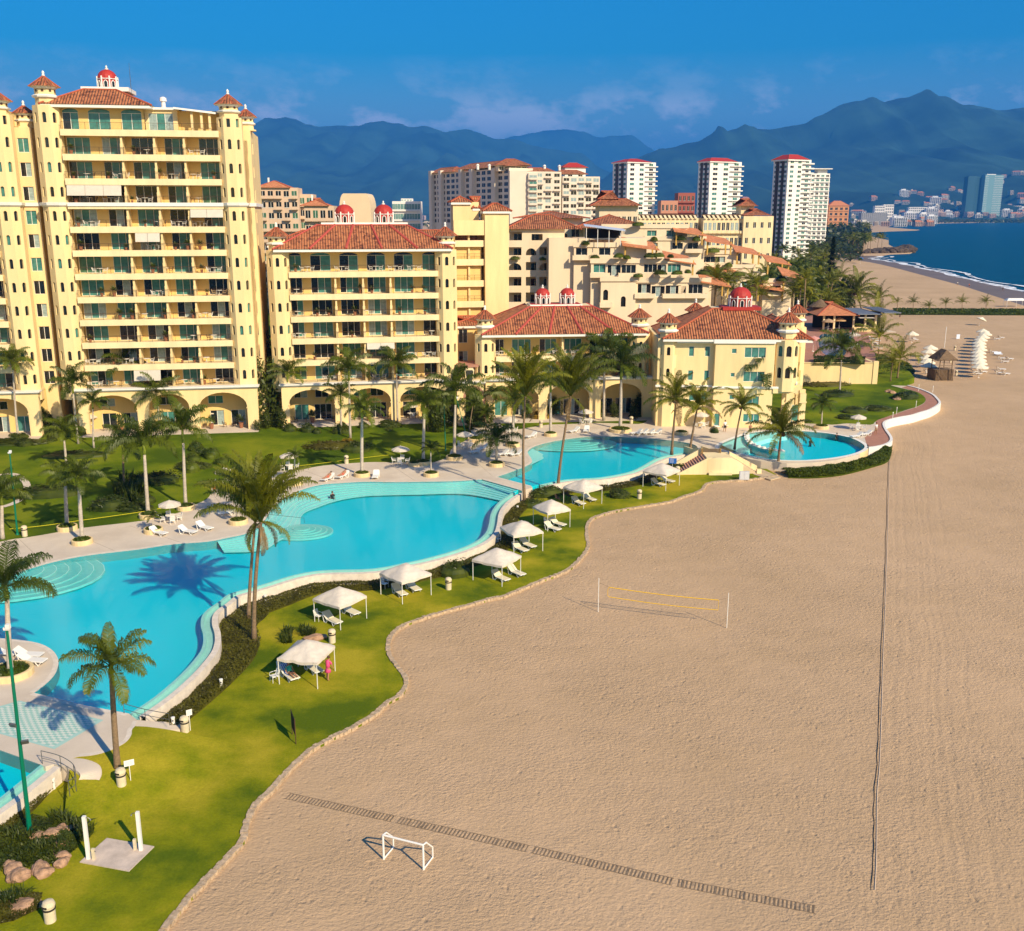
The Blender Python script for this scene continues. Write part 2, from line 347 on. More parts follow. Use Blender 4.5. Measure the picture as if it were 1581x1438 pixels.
def seamat():
    m=bpy.data.materials.new('sea_water'); m.use_nodes=True; t=m.node_tree; b=t.nodes['Principled BSDF']
    b.inputs['Roughness'].default_value=.35; b.inputs['IOR'].default_value=1.2; b.inputs['Specular IOR Level'].default_value=.25
    g=nd(t,'ShaderNodeNewGeometry'); mp=nd(t,'ShaderNodeMapping'); mp.inputs['Scale'].default_value=(1,2.2,1); mp.inputs['Rotation'].default_value=(0,0,-.9); t.links.new(g.outputs['Position'],mp.inputs[0])
    n=nd(t,'ShaderNodeTexNoise'); n.inputs['Scale'].default_value=.06; n.inputs['Detail'].default_value=8; n.inputs['Roughness'].default_value=.7; t.links.new(mp.outputs[0],n.inputs[0])
    r=nd(t,'ShaderNodeValToRGB'); e=r.color_ramp.elements; e[0].position=.3; e[0].color=(.001,.030,.068,1); e[1].position=.75; e[1].color=(.004,.085,.135,1)
    t.links.new(n.outputs[0],r.inputs[0]); t.links.new(r.outputs[0],b.inputs['Base Color'])
    bp=nd(t,'ShaderNodeBump'); bp.inputs['Strength'].default_value=.6; bp.inputs['Distance'].default_value=1.0; t.links.new(n.outputs[0],bp.inputs['Height']); t.links.new(bp.outputs[0],b.inputs['Normal']); return m
SEA=seamat()
def foammat():
    m=bpy.data.materials.new('sea_foam'); m.use_nodes=True; t=m.node_tree; t.nodes.clear()
    o=nd(t,'ShaderNodeOutputMaterial'); tr=nd(t,'ShaderNodeBsdfTransparent'); d=nd(t,'ShaderNodeBsdfDiffuse'); d.inputs[0].default_value=(.8,.82,.84,1)
    g=nd(t,'ShaderNodeNewGeometry'); n=nd(t,'ShaderNodeTexNoise'); n.inputs['Scale'].default_value=.16; n.inputs['Detail'].default_value=6; t.links.new(g.outputs['Position'],n.inputs[0])
    r=nd(t,'ShaderNodeValToRGB'); r.color_ramp.elements[0].position=.40; r.color_ramp.elements[1].position=.5; t.links.new(n.outputs[0],r.inputs[0])
    mx=nd(t,'ShaderNodeMixShader'); t.links.new(r.outputs[0],mx.inputs[0]); t.links.new(tr.outputs[0],mx.inputs[1]); t.links.new(d.outputs[0],mx.inputs[2]); t.links.new(mx.outputs[0],o.inputs[0]); return m
FOAM=foammat()
HILL=mat('hill_forest',(.003,.022,.020),.95,0,.0016,col2=(.03,.085,.06),detail=10)
ORD=['first','second','third','fourth','fifth','sixth','seventh','eighth','ninth','tenth','eleventh','twelfth','thirteenth','fourteenth','fifteenth','sixteenth','seventeenth','eighteenth','nineteenth','twentieth']
# ================================================================ GROUND, SEA, HILLS
DK=1.0; SZ=-.15
coastpx=[(2300,640),(1900,540),(1700,485),(1581,452),(1540,441),(1480,427),(1420,413),(1385,406),(1358,402),(1350,399),(1356,395.5),(1375,392.5),(1405,391.5),(1411,389),(1404,385.5),(1380,382),(1372,378),(1372,371),(1350,366.5),(1330,363),(1335,359.5),(1370,357.5),(1415,356),(1420,355),(1400,353.6),(1370,351),(1378,348),(1410,346.5),(1460,345),(1581,343),(1750,341.5),(2100,341)]
coast=[G(x,y,SZ) for x,y in coastpx]
land=[Vector((-60,-20,SZ)),Vector((170,-20,SZ))]+coast+[Vector((16000,12000,SZ)),Vector((16000,24000,SZ)),Vector((-22000,24000,SZ)),Vector((-22000,-20,SZ))]
# a window in the sand for the pools' basins is not needed: basin floors stay above it
m=MB(); m.prism(land,SZ-.6,SZ); tag(m.build('sand_beach',SAND),'pale brown sand beach with footprints and tyre tracks','ground',kind='structure')
m=MB(); m.face([(-30000,-3000,-.5),(60000,-3000,-.5),(60000,60000,-.5),(-30000,60000,-.5)]); tag(m.build('sea',SEA),'dark teal blue sea filling the bay','water',kind='structure')
# wet sand and foam along the near beach
cl=smooth([G(x,y,SZ) for x,y in coastpx[2:11]],6)
m=MB(); strip(m,zz(offset(cl,.5),SZ+.004),zz(offset(cl,-17),SZ+.004)); tag(m.build('wet_sand',WETS),'darker wet sand beside the surf','ground',kind='structure')
m=MB(); a=[]; b=[]
for i,p in enumerate(cl):
    k=noise.noise(p*.02)*4; a.append(k)
A=[p for p in offset(cl,0)]; Q=[]
for i,p in enumerate(cl):
    t=(cl[min(i+1,len(cl)-1)]-cl[max(i-1,0)]).normalized(); n=Vector((t.y,-t.x,0)); q=math.sin(i*1.3)*1.2+noise.noise(p*.03)*4
    A[i]=Vector((*(p+n*(q-1.5)).xy,SZ+.012)); Q.append(Vector((*(p+n*(q+3.0+1.5*math.sin(i*.7))).xy,SZ+.012)))
strip(m,A,Q)
for i in range(len(A)): A[i]=A[i]+(Q[i]-A[i])*1.9; Q[i]=Q[i]+(A[i]-Q[i])*1.6
strip(m,A,Q); tag(m.build('surf_foam',FOAM),'white surf foam breaking along the beach','foam',kind='stuff')
# hills
def ridge(name,label,pts,Y,foot,seed,amp=60):
    P=[at(x,y,Y) for x,y in pts]; m=MB(); nx=260; rows=[(-1,0),(-.8,.12),(-.6,.30),(-.42,.45),(-.28,.60),(-.16,.76),(-.07,.90),(0,1),(.12,.8),(.5,.3),(1,0)]
    xs=[P[0].x+(P[-1].x-P[0].x)*i/nx for i in range(nx+1)]; vs=[]
    def top(x):
        for a,b in zip(P,P[1:]):
            if a.x<=x<=b.x:
                t=(x-a.x)/(b.x-a.x+1e-9); t=t*t*(3-2*t)*.5+t*.5; return a.z+(b.z-a.z)*t
        return P[-1].z
    for d,h in rows:
        for x in xs:
            n1=noise.fractal(Vector((x/1500+seed,d*2.4,seed)),1,2,5); n2=noise.fractal(Vector((x/320+seed,d*9,seed*3)),1,2,4)
            z=top(x)*h*(1+(.30*n1 if 0<h<1 else .02*n1)) + n2*amp*(1.7 if 0<h<1 else .34)
            vs.append((x+n1*240*(1-h),Y+d*foot+n2*200*(h<1),max(z,-3) if h>0 else -3))
    fs=[]; k=nx+1
    for r in range(len(rows)-1):
        for i in range(nx): fs.append((r*k+i,r*k+i+1,(r+1)*k+i+1,(r+1)*k+i))
    m.add(vs,fs); return tag(m.build(name,HILL,smooth=True),label,'hill',kind='structure')
ridge('mountain_ridge','blue grey ridge farthest away in the gap between the others',[(300,262),(640,235),(740,220),(790,212),(830,204),(872,199),(900,204),(930,212),(975,208),(1000,226),(1035,250),(1100,280),(1500,300),(1900,310)],21000,5000,3.3,90)
ridge('mountain_ridge','long blue mountain ridge behind the towers on the left',[(-900,260),(-500,215),(-200,200),(100,196),(380,190),(500,194),(550,195),(570,190),(590,187),(615,191),(640,200),(662,196),(690,204),(722,200),(765,213),(800,217),(850,229),(900,238),(935,262),(975,285),(1020,330)],14500,7000,1.7,90)
ridge('mountain_ridge','highest dark blue mountain rising on the right of the bay',[(880,330),(930,275),(965,250),(1000,238),(1040,228),(1065,221),(1110,211),(1140,199),(1155,198),(1190,203),(1240,192),(1262,178),(1310,160),(1330,157),(1345,151),(1365,157),(1395,149),(1440,150),(1462,157),(1500,160),(1540,170),(1581,164),(1640,150),(1800,140),(2100,170),(2500,210)],10500,5200,5.1,80)
ridge('foothills','low wooded foothills behind the far town',[(500,325),(700,318),(900,312),(1000,300),(1100,306),(1180,296),(1300,290),(1400,298),(1500,282),(1600,276),(1900,270),(2300,280)],7600,1500,8.2,30)
# ---- pool outlines (photo pixels, unprojected on the deck level)
p1_north=[(-160,930),(-60,900),(0,892),(40,880),(82,868),(133,858),(212,848.5),(266,840.5),(319,836.5),(353,830),(380,824),(400,813),(410,802),(417,790),(424,782),(433,774),(447,765),(462,758),(480,752),(500,748),(533,745.5),(566,744),(606,744.5),(646,744),(699,743),(744,740.4)]
p1_dam=[(744,740.4),(800,756)]
p1_weir=[(792,760),(782,766),(770,775),(761,786),(757,796),(755,808),(750,822),(735,835),(705,848),(660,861),(628,868),(575,877.5),(500,880),(455,887),(405,902),(380,909),(353,917),(336,930),(320,941),(311.5,952),(310,966),(313.5,980),(313,995),(305.5,1011),(279,1040.7),(239,1075),(199,1102)]
p1_south=[(199,1102),(133,1090),(52,1070)]
p1_pen=[(52,1070),(66,1060),(80,1047),(87.7,1035),(90,1019),(80,1003.5),(58,993),(21,987.5),(-10,986),(-60,990),(-160,1000)]
N1=smooth(GL(p1_north,DK),4); W1=smooth(GL(p1_weir,DK),5); PEN=smooth(GL(p1_pen,DK),4)
pool1=N1+GL(p1_dam,DK)[1:]+W1+GL(p1_south,DK)[1:]+PEN[1:]
p2_dam=[(767,736.5),(820,750.5)]
p2_weir=[(832,748.5),(868,741),(900,738.5),(929,736.5),(969,729),(990,720),(1010,709),(1035,702),(1060,698.5),(1078,695)]
p2_north=[(1078,695),(1074,688),(1055,683),(1022,679),(990,676.5),(969,675.5),(940,674),(915.7,674.3),(895,675.5),(876,678),(855,681.5),(836,686),(822,691),(815,697),(816,702),(820,708),(821,714),(812,720),(799,725),(783,731),(767,736.5)]
W2=smooth(GL(p2_weir,DK),5); N2=smooth(GL(p2_north,DK),4)
pool2=GL(p2_dam,DK)+W2+N2[1:-1]
p3=[(1110,691),(1115,685),(1128,679),(1142,674),(1160,668.5),(1185,666),(1218,665),(1250,666.5),(1276,669),(1300,673),(1318,678),(1331,685),(1335,690),(1329,696),(1312,702),(1285,707),(1255,710),(1225,711),(1195,709.5),(1170,706.5),(1145,700.5),(1122,696)]
P3=smooth(GL(p3,DK),4,True)
def ensure(P,ccw=True):
    a=sum(P[i].x*P[(i+1)%len(P)].y-P[(i+1)%len(P)].x*P[i].y for i in range(len(P)))
    return P if (a>0)==ccw else P[::-1]
pool4=GL([(-160,1120),(0,1158),(63,1180.5),(0,1231),(-60,1275),(-260,1330)],DK)
FL=.12
def pool(name,label,poly,water=WATER,fl=FL):
    root=thing(name,label,'pool'); m=MB(); m.prism(zz(poly,0),fl-.02,fl); 
    for i in range(len(poly)):
        a=poly[i]; b=poly[(i+1)%len(poly)]; m.face([(a.x,a.y,fl-.1),(b.x,b.y,fl-.1),(b.x,b.y,DK-.02),(a.x,a.y,DK-.02)])
    m.build('basin',PTILE,root); m=MB(); m.prism(zz(poly,0),DK-.06,DK-.06); m.build('water_surface',water,root); return root
r1=pool('swimming_pool','largest lagoon shaped turquoise swimming pool with pale steps',pool1)
r2=pool('swimming_pool','middle turquoise pool between the paved dam and the small stair bridge',pool2)
r3=pool('swimming_pool','oval turquoise pool with a curved white ledge at the beach end',P3)
r4=pool('swimming_pool','small blue pool cut off by the lower left picture edge',pool4)
# steps of pool 1: nested ledges along the north shore and dam
def ledges(root,line,inner,n,z0,z1,m_=PSTEP,name='step_ledge'):
    A=line;B=inner
    m=MB()
    for k in range(n):
        a=[p.lerp(q,k/n) for p,q in zip(A,B)]; b=[p.lerp(q,(k+1)/n) for p,q in zip(A,B)]; z=z0+(z1-z0)*k/max(1,n-1)
        a=zz(a,z); b=zz(b,z); strip(m,a,b,0); strip(m,b,zz(b,z-abs(z1-z0)/n-.02),1)
        c=[p.lerp(q,.78) for p,q in zip(a,b)]; strip(m,zz(c,z+.006),zz(b,z+.006),2)
    return m.build(name,[m_,PGUT,WHT],root)
def resample(P,n):
    L=[0]
    for a,b in zip(P,P[1:]): L.append(L[-1]+(b-a).length)
    o=[]
    for k in range(n):
        s=L[-1]*k/(n-1)
        for i in range(len(P)-1):
            if L[i+1]>=s-1e-6:
                t=(s-L[i])/(L[i+1]-L[i]+1e-9); o.append(P[i].lerp(P[i+1],t)); break
    return o
outl=resample(smooth(GL([(335,834),(380,824),(400,813),(410,802),(417,790),(424,782),(433,774),(447,765),(462,758),(480,752),(500,748),(533,745.5),(566,744),(646,744),(699,743),(744,740.4),(800,756)],DK),5),90)
innl=resample(smooth(GL([(345,843),(385,842),(410,838),(430,826),(447,818),(458,812),(463,800),(464,790),(472,782),(492,774),(512,767),(539,761),(575,757),(640,755.5),(700,754),(735,757),(783,767)],DK),5),90)
ledges(r1,outl,innl,7,DK-.14,DK-.62)
def arcs(root,c,rs,z0,z1,sx=1.3,name='round_steps'):
    m=MB()
    for k,r in enumerate(rs):
        z=z0+(z1-z0)*k/len(rs); m.lathe([(r,z-.2),(r,z)],28,(c.x,c.y),0,sx=sx)
        a=[Vector((c.x+r*math.cos(q)*sx,c.y+r*math.sin(q),z+.006)) for q in [2*PI*i/28 for i in range(28)]]
        b=[Vector((c.x+(r-.05)*math.cos(q)*sx,c.y+(r-.05)*math.sin(q),z+.006)) for q in [2*PI*i/28 for i in range(28)]]
        strip(m,a,b,1,True)
    return m.build(name,[PGUT,WHT],root)
arcs(r1,G(465,812,DK),[.7,1.15,1.6,2.05,2.5],DK-.25,DK-.70)
arcs(r1,G(405,806,DK),[.6,1.2],DK-.12,DK-.2)
arcs(r1,G(5,880,DK),[1.6,2.6,3.4,4.2,5.0,5.8,6.5],DK-.14,DK-.62,1.35)
arcs(r2,G(876,679,DK),[1.2,2.0,2.8,3.6,4.4],DK-.2,DK-.6,1.6)
m=MB(); A=resample(smooth(GL([(822,691),(815,697),(816,702),(820,708),(821,714),(812,720),(799,725)],DK),5),20); 
c=G(845,700,DK); strip(m,zz(A,DK-.16),zz([p.lerp(c,.75) for p in A],DK-.4)); m.build('shallow_ledge',PSTEP,r2)
# sloping beach entry and curved bar ledge in the oval pool
m=MB(); q=[G(*p,DK) for p in [(1114,686),(1142,674.5),(1160,669),(1185,666.5),(1215,666)]]; q2=[G(*p,DK) for p in [(1150,700),(1158,690),(1160,682),(1185,674),(1215,670)]]
strip(m,zz(q,DK-.14),zz(q2,DK-.35)); strip(m,zz(q2,DK-.35),zz([p+Vector((.0,-.3,0)) for p in q2],FL)); m.build('shallow_entry',PSTEP,r3)
arc=smooth(GL([(1158,669),(1157,676),(1160,683),(1168,689),(1182,694),(1198,697),(1212,698)],DK),6)
m=MB(); a=zz(arc,DK+.22); b=zz(offset(arc,.75),DK+.22); 
if (b[3]-G(1200,685,DK)).length<(a[3]-G(1200,685,DK)).length: pass
strip(m,a,b,0); strip(m,zz(a,0.2),a,1); strip(m,zz(b,.2),b,1)
for i in range(3,len(arc)-2,3):
    p=arc[i].lerp(b[i],.5); m.lathe([(.24,DK+.2),(.28,DK+.32),(.26,DK+.4),(.05,DK+.42)],10,(p.x,p.y),0)
m.build('curved_ledge',[WHT,PGUT],r3)
p4w=GL([(63,1180.5),(0,1231),(-60,1275),(-260,1330)],DK)
# gutters and copings on the overflow sides
def overflow(root,line,side,w1=.62,w2=.45,base=0.0):
    L=line; m=MB(); i0=offset(L,0); e=offset(L,.22*side); g=offset(L,(.22+w1)*side); o=offset(L,(.22+w1+w2)*side)
    strip(m,zz(i0,DK-.03),zz(e,DK-.03)); strip(m,zz(i0,DK-.4),zz(i0,DK-.03)); strip(m,zz(e,DK-.03),zz(e,DK-.42))
    m.build('weir_lip',PGUT,root)
    m=MB(); strip(m,zz(e,DK-.30),zz(g,DK-.30)); m.build('gutter',PGUT,root)
    m=MB(); strip(m,zz(g,DK-.35),zz(g,DK-.0)); strip(m,zz(g,DK),zz(o,DK)); strip(m,zz(o,DK),zz(o,base-.2)); m.build('coping',COPE,root)
    return o
def side_of(line,inside):
    o=offset(line,1.0); k=len(line)//2; return 1 if (o[k]-inside).length>(line[k]-inside).length else -1
s1=out_side(W1,pool1); o1=overflow(r1,W1,s1)
s2=out_side(W2,pool2); o2=overflow(r2,W2,s2,.6,.45)
s4=out_side(p4w,pool4); o4=overflow(r4,p4w,s4)
# oval pool rim
P3s=P3; cc=sum(P3s,Vector())/len(P3s); s3=1 if (offset(P3s,1,True)[5]-cc).length>(P3s[5]-cc).length else -1
m=MB(); a=zz(offset(P3s,0,True),DK+.01); b=zz(offset(P3s,.55*s3,True),DK+.01); strip(m,a,b,0,True); strip(m,b,zz(b,-.2),1,True); m.build('coping',[WHT,YEL],r3)
for line,root in ((N1,r1),(N2,r2),(PEN,r1),(GL(p1_south,DK),r1),(GL(p1_dam,DK),r1),(GL(p2_dam,DK),r2)):
    s_=-side_of(line,cc) if False else None
def cope(root,line,inside,w=.35):
    s=out_side(line,inside); m=MB(); a=zz(line,DK+.012); b=zz(offset(line,w*s),DK+.012); strip(m,a,b); m.build('coping',COPE,root)
cope(r1,N1,pool1); cope(r1,GL(p1_dam,DK),pool1); cope(r1,GL(p1_south,DK),pool1); cope(r1,PEN,pool1); cope(r2,N2,pool2); cope(r2,GL(p2_dam,DK),pool2)
# ---- deck (paved) and garden lawn
north=[(-200,880),(-60,850),(13,834),(34.5,831),(66,826),(130,815),(199,807),(240,801),(255,797),(281,790),(295,782),(319,771),(329,758),(345,745),(380,736),(420,728),(460,726),(499.5,719),(566,714),(603,714),(635,714),(660,716),(691,706),(696,695),(707,687),(722,678),(728,668),(722,656),(722,648),(765,648),(775,658),(798,663),(819,660),(847,656),(880,655),(921,653),(967,654.5),(992,654),(1001,647),(1003,640),(1000,632),(1016,632),(1018,640),(1020,645),(1016,651),(1030,655),(1047,658.5),(1084,655),(1139,654),(1206,654),(1245,654),(1285,656),(1309,654),(1344,656),(1352,651),(1366,645),(1384,638.6),(1400,633),(1416,628),(1427,622),(1429,616),(1424,610),(1413,604.5),(1390,599),(1375,595)]
NB=smooth(GL(north,DK),3)
walk_out=[(1401,596),(1419,601),(1438,609),(1447,617),(1450,624),(1436,633),(1420,638),(1407,642),(1385,646),(1370,650),(1364,655),(1367,664),(1375,676),(1374,683),(1364,688),(1350,691),(1340,692)]
WO=smooth(GL(walk_out,DK),5)
deckA=NB+WO+GL([(1325,702),(1290,711),(1255,714.5),(1215,715.5),(1175,712),(1140,706),(1118,700),(1095,699),(1082,698)],DK)+[p for p in N2[:-1]]+GL(p2_dam,DK)+GL([(822,753),(806,758)],DK)+GL(p1_dam,DK)[::-1][:1]+N1[::-1]+GL([(-300,960)],DK)
def dedupe(P):
    o=[]
    for p in P:
        if not o or (p-o[-1]).length>.02: o.append(p)
    return o
P3r=[p for p in P3]
m=MB(); m.prism(ensure(dedupe(deckA)),-.2,DK,holes=[ensure(P3r,False)]); tag(m.build('pool_deck',CONC),'pale concrete pool deck north of the pools','paving',kind='structure')
deckB=PEN[::-1]+GL(p1_south,DK)[::-1][1:]+GL([(212,1112),(208,1121)],DK)+smooth(GL([(203.5,1126),(202,1136),(193,1147),(170,1159),(145,1166),(121,1168.5)],DK),4)+GL([(112,1171),(98,1176),(84,1180),(70,1184),(63,1180.5),(0,1158),(-160,1120),(-300,1080)],DK)
deckB=GL(p1_south,DK)[:0]+deckB
deckB=PEN[::-1]+GL([(133,1090),(199,1102),(212,1112),(208,1121)],DK)+deckB[len(PEN)+2+2:] if False else None
deckB=PEN[::-1]+[]
pen_close=PEN  # runs from the south corner (52,1070) round to the left picture edge
deckB=PEN[::-1]+GL([(133,1090),(199,1102),(212,1112),(208,1121)],DK)+smooth(GL([(203.5,1126),(202,1136),(193,1147),(170,1159),(145,1166),(121,1168.5)],DK),4)+GL([(112,1171),(98,1176),(84,1180),(70,1184),(63,1180.5),(0,1158),(-160,1120),(-300,1080)],DK)
m=MB(); m.prism(ensure(dedupe(deckB)),-.2,DK); tag(m.build('pool_deck',CONC),'pale concrete deck around the checkered floor at the lower left','paving',kind='structure')
# scored panel lines of the deck
m=MB()
for a,b in [((30,833),(60,862)),((110,822),(180,852)),((200,812),(280,838)),((330,765),(372,815)),((410,742),(430,770)),((470,727),(520,745)),((600,716),(640,742)),((680,722),(735,739)),((720,700),(760,735)),((770,680),(818,690)),((860,657),(900,674)),((930,656),(1000,676))]:
    m.tube([G(*a,DK+.002),G(*b,DK+.002)],.012,4)
tag(m.build('deck_joint',mat('joint_dirt',(.25,.19,.14),.9)),'thin dark joints between the deck slabs','paving',kind='structure')
lawn=NB+[*GL([(1412,583),(1398,566),(1345,556)],DK),Vector((66,250,DK)),Vector((66,330,DK)),Vector((-140,330,DK)),Vector((-140,110,DK))]
m=MB(); m.prism(ensure(lawn),-.2,DK); tag(m.build('garden_lawn',GARD),'dark green garden lawn between the deck and the buildings','grass',kind='structure')
# terracotta beach walk with its white kerb
WI=smooth(GL([(1335,676),(1346,668),(1356,661),(1352,651),(1366,645),(1384,639),(1400,633.5),(1416,628.5),(1427,622.5),(1429,616),(1424,610),(1413,604.5),(1392,599)],DK),5)
a=resample(WI,60); b=resample(WO[::-1],60); m=MB(); strip(m,zz(a,DK+.01),zz(b,DK+.01)); tag(m.build('beach_walk',TERR),'curved terracotta paved walk with a white kerb','path',kind='structure')
m=MB(); sw=side_of(WO,G(1390,630,DK)); o=offset(WO,.22*sw); i_=offset(WO,-.15*sw); strip(m,zz(i_,DK+.14),zz(o,DK+.14)); strip(m,zz(o,DK+.14),zz(o,-.2)); strip(m,zz(i_,DK),zz(i_,DK+.14)); 
tag(m.build('retaining_wall',WHT),'low curved white wall edging the beach walk','wall')
# ---- beach lawn, kerb stones
kerb=[(215,1490),(255,1438),(300,1382),(343,1337),(377,1300),(384,1273),(398.5,1241.6),(420,1223),(450,1188),(481,1160),(514.6,1140.5),(548,1123.6),(579.5,1104.4),(601,1085),(620,1074),(630,1056),(627.6,1044),(616.8,1030),(604.8,1013),(602,994),(608,979.4),(627.6,965),(668,950.6),(721,936),(760,925),(783,920),(836,897.7),(876,881.8),(900,860.5),(910,844.6),(908,826),(909,810),(920,799),(955.5,788.8),(1003,780.8),(1038,774.5),(1058,766.6),(1084,758),(1094,747),(1120,743.5),(1145.5,742),(1186,737.5),(1201,734)]
KB=smooth(GL(kerb,0),5)
lawn2=KB+GL([(1180,722),(1100,712),(1085,700)],0)+o2[::-1]+o1+GL([(215,1110),(285,1120)],0)+GL([(200,1135),(150,1165),(100,1185)],0)+o4+GL([(-300,1390),(-300,1600),(100,1700)],0)
lawn2=[Vector((p.x,p.y,0)) for p in lawn2]
m=MB(); m.prism(ensure(lawn2),-.3,.0); tag(m.build('beach_lawn',LAWN),'yellow green lawn strip between the pools and the sand','grass',kind='structure')
rnd=random.Random(5); m=MB(); P=resample(KB,340); sk=side_of(KB,G(500,1050,0))
for i in range(len(P)-1):
    a,b=P[i],P[i+1]; t=(b-a).normalized(); L=(b-a).length; n=Vector((t.y,-t.x,0))*sk
    m.obox(((a+b)/2+n*(.14+rnd.uniform(-.03,.03))+Vector((0,0,-.06))),(L*.46,.17+rnd.uniform(-.02,.03),.13+rnd.uniform(-.03,.03)),math.atan2(t.y,t.x)+rnd.uniform(-.06,.06))
tag(m.build('stone_edging',STONE),'row of tan kerb stones between the lawn and the sand','kerb')
# checkered splash floor
def para(a,b,c,d,u,v): return a.lerp(b,u).lerp(d.lerp(c,u),v)
qa,qb,qc,qd=[G(*p,DK+.01) for p in [(30,1082),(160,1112),(84,1157),(-75,1112)]]
m=MB(); nu,nv=26,22
for i in range(nu):
    for j in range(nv):
        m.face([para(qa,qb,qc,qd,i/nu,j/nv),para(qa,qb,qc,qd,(i+1)/nu,j/nv),para(qa,qb,qc,qd,(i+1)/nu,(j+1)/nv),para(qa,qb,qc,qd,i/nu,(j+1)/nv)][::-1],(i+j)%2 if 0<i<nu-1 and 0<j<nv-1 else 2)
tag(m.build('checkered_mosaic',[mat('tile_pale',(.62,.66,.56),.5),mat('tile_mint',(.30,.52,.43),.5),mat('tile_mint2',(.38,.58,.50),.5)]),'mint and white checkered tile floor beside the small pool','paving',kind='structure')

# sloping paths and lawn bank at the lower deck edge
def slope_slab(name,label,A,B,za,zb,matl,kind='structure'):
    n=len(A); m=MB()
    zf_=lambda i: zb+.1+(za-zb-.085)*(1-(i/(n-1))**1.5); a=[Vector((p.x,p.y,zf_(i))) for i,p in enumerate(A)]; b=[Vector((p.x,p.y,zf_(i))) for i,p in enumerate(B)]
    strip(m,a,b); strip(m,a,[p-Vector((0,0,1.2)) for p in a]); strip(m,b,[p-Vector((0,0,1.2)) for p in b]); m.face([a[-1],b[-1],b[-1]-Vector((0,0,1)),a[-1]-Vector((0,0,1))])
    return tag(m.build(name,matl),label,'path',kind=kind)
slope_slab('curved_path','pale curved path stub running down from the deck to the bin',[G(212,1112,DK),G(232,1117,.7),G(256,1119,.35),G(278,1118,.05)],[G(208,1121,DK),G(232,1129,.7),G(258,1131,.35),G(279,1129,.05)],DK,.05,CONC)
pa_=smooth([G(108,1171,1.03),G(130,1172,1.04),G(150,1179,1.03),G(157,1189,.95),G(154,1203,.72),G(145,1218,.42)],4); pb_=smooth([G(84,1180,1.03),G(100,1183,1.04),G(118,1190,1.03),G(124,1197,.95),G(121,1205,.72),G(114,1215,.42)],4)
m=MB(); strip(m,pa_,pb_); strip(m,pa_,[p-Vector((0,0,1)) for p in pa_]); strip(m,pb_,[p-Vector((0,0,1)) for p in pb_]); m.face([pa_[-1],pb_[-1],pb_[-1]-Vector((0,0,1)),pa_[-1]-Vector((0,0,1))]); tag(m.build('curved_path',CONC),'pale curved path bending down from the deck beside the handrail','path',kind='structure')
E_=resample(smooth(GL([(208,1121),(203.5,1127),(202,1136),(193,1147),(170,1159),(145,1166),(121,1168.5),(110,1171.5)],DK),4),46)
cD=G(120,1120,DK); m=MB(); rows_=[]
for j in range(10):
    q=j/9; z=(DK-.01)*(1-(q*q*(3-2*q)))-.02*q; row=[]
    for p in E_:
        d=(p-cD); d.z=0; d.normalize(); row.append(Vector((p.x,p.y,z))+d*7.0*q)
    rows_.append(row)
n_=len(E_); m.add([p for r_ in rows_ for p in r_],[(j*n_+i,j*n_+i+1,(j+1)*n_+i+1,(j+1)*n_+i) for j in range(9) for i in range(n_-1)])
tag(m.build('lawn_bank',LAWN,smooth=True),'grassy bank falling from the deck edge to the beach lawn','grass',kind='structure')
m=MB(); a=resample(smooth(GL([(213,1113),(209,1121),(204,1127),(202.5,1136),(193.5,1147),(170,1159),(145,1166),(121,1168.5)],DK),4),50); b=offset(a,.3 if (offset(a,.3)[20]-cD).length<(a[20]-cD).length else -.3); strip(m,zz(a,DK+.012),zz(b,DK+.012)); tag(m.build('deck_edging',COPE),'slightly raised rounded coping of the lower deck edge','kerb',kind='structure')
# ================================================================ BUILDINGS
wcache={}
def win(parent,x,y,z,rz,w,h,style='teal',leaves=2,name='window',frame=True,arched=False,fm=None):
    key=(round(w,2),round(h,2),style,leaves,arched)
    if key not in wcache:
        f=MB(); p=MB(); t=.05
        if arched:
            A=arch(0,0,w,h,min(h*.4,w/2)); f.face([(a,-.0,b) for a,b in A],0) if False else None
            p.face([(a,.0,b) for a,b in A][::1],0); f.box(-.04,-.10,-.07,w+.04,.02,0)
            pm=[{'dark':GLD,'teal':GLT}.get(style,GLD)]
        else:
            f.box(0,-.04,0,w,.03,t); f.box(0,-.04,h-t,w,.03,h); f.box(0,-.04,t,t,.03,h-t); f.box(w-t,-.04,t,w,.03,h-t)
            for k in range(1,leaves): f.box(w*k/leaves-.03,-.04,t,w*k/leaves+.03,.03,h-t)
            sets={'teal':[0,0,0],'dark':[1,1,1],'mixl':[0,1,0],'mixr':[1,0,0],'green':[2,2,2],'curt':[3,0,3],'dcurt':[1,3,1]}[style]
            for k in range(leaves):
                q=.012*k; p.face([(w*k/leaves,q,t),(w*(k+1)/leaves,q,t),(w*(k+1)/leaves,q,h-t),(w*k/leaves,q,h-t)],sets[k%3])
            pm=[GLT,GLD,GLG,GLC]
        wcache[key]=(f.mesh('window_frame',fm or WHT),p.mesh('pane',pm))
    a,b=wcache[key]
    o=ob(name,a,parent,(x,y,z),rz); ob('pane',b,o); return o
STY=['teal','dark','mixl','mixr','teal','green','curt','dcurt','dark','teal','mixr','dcurt']
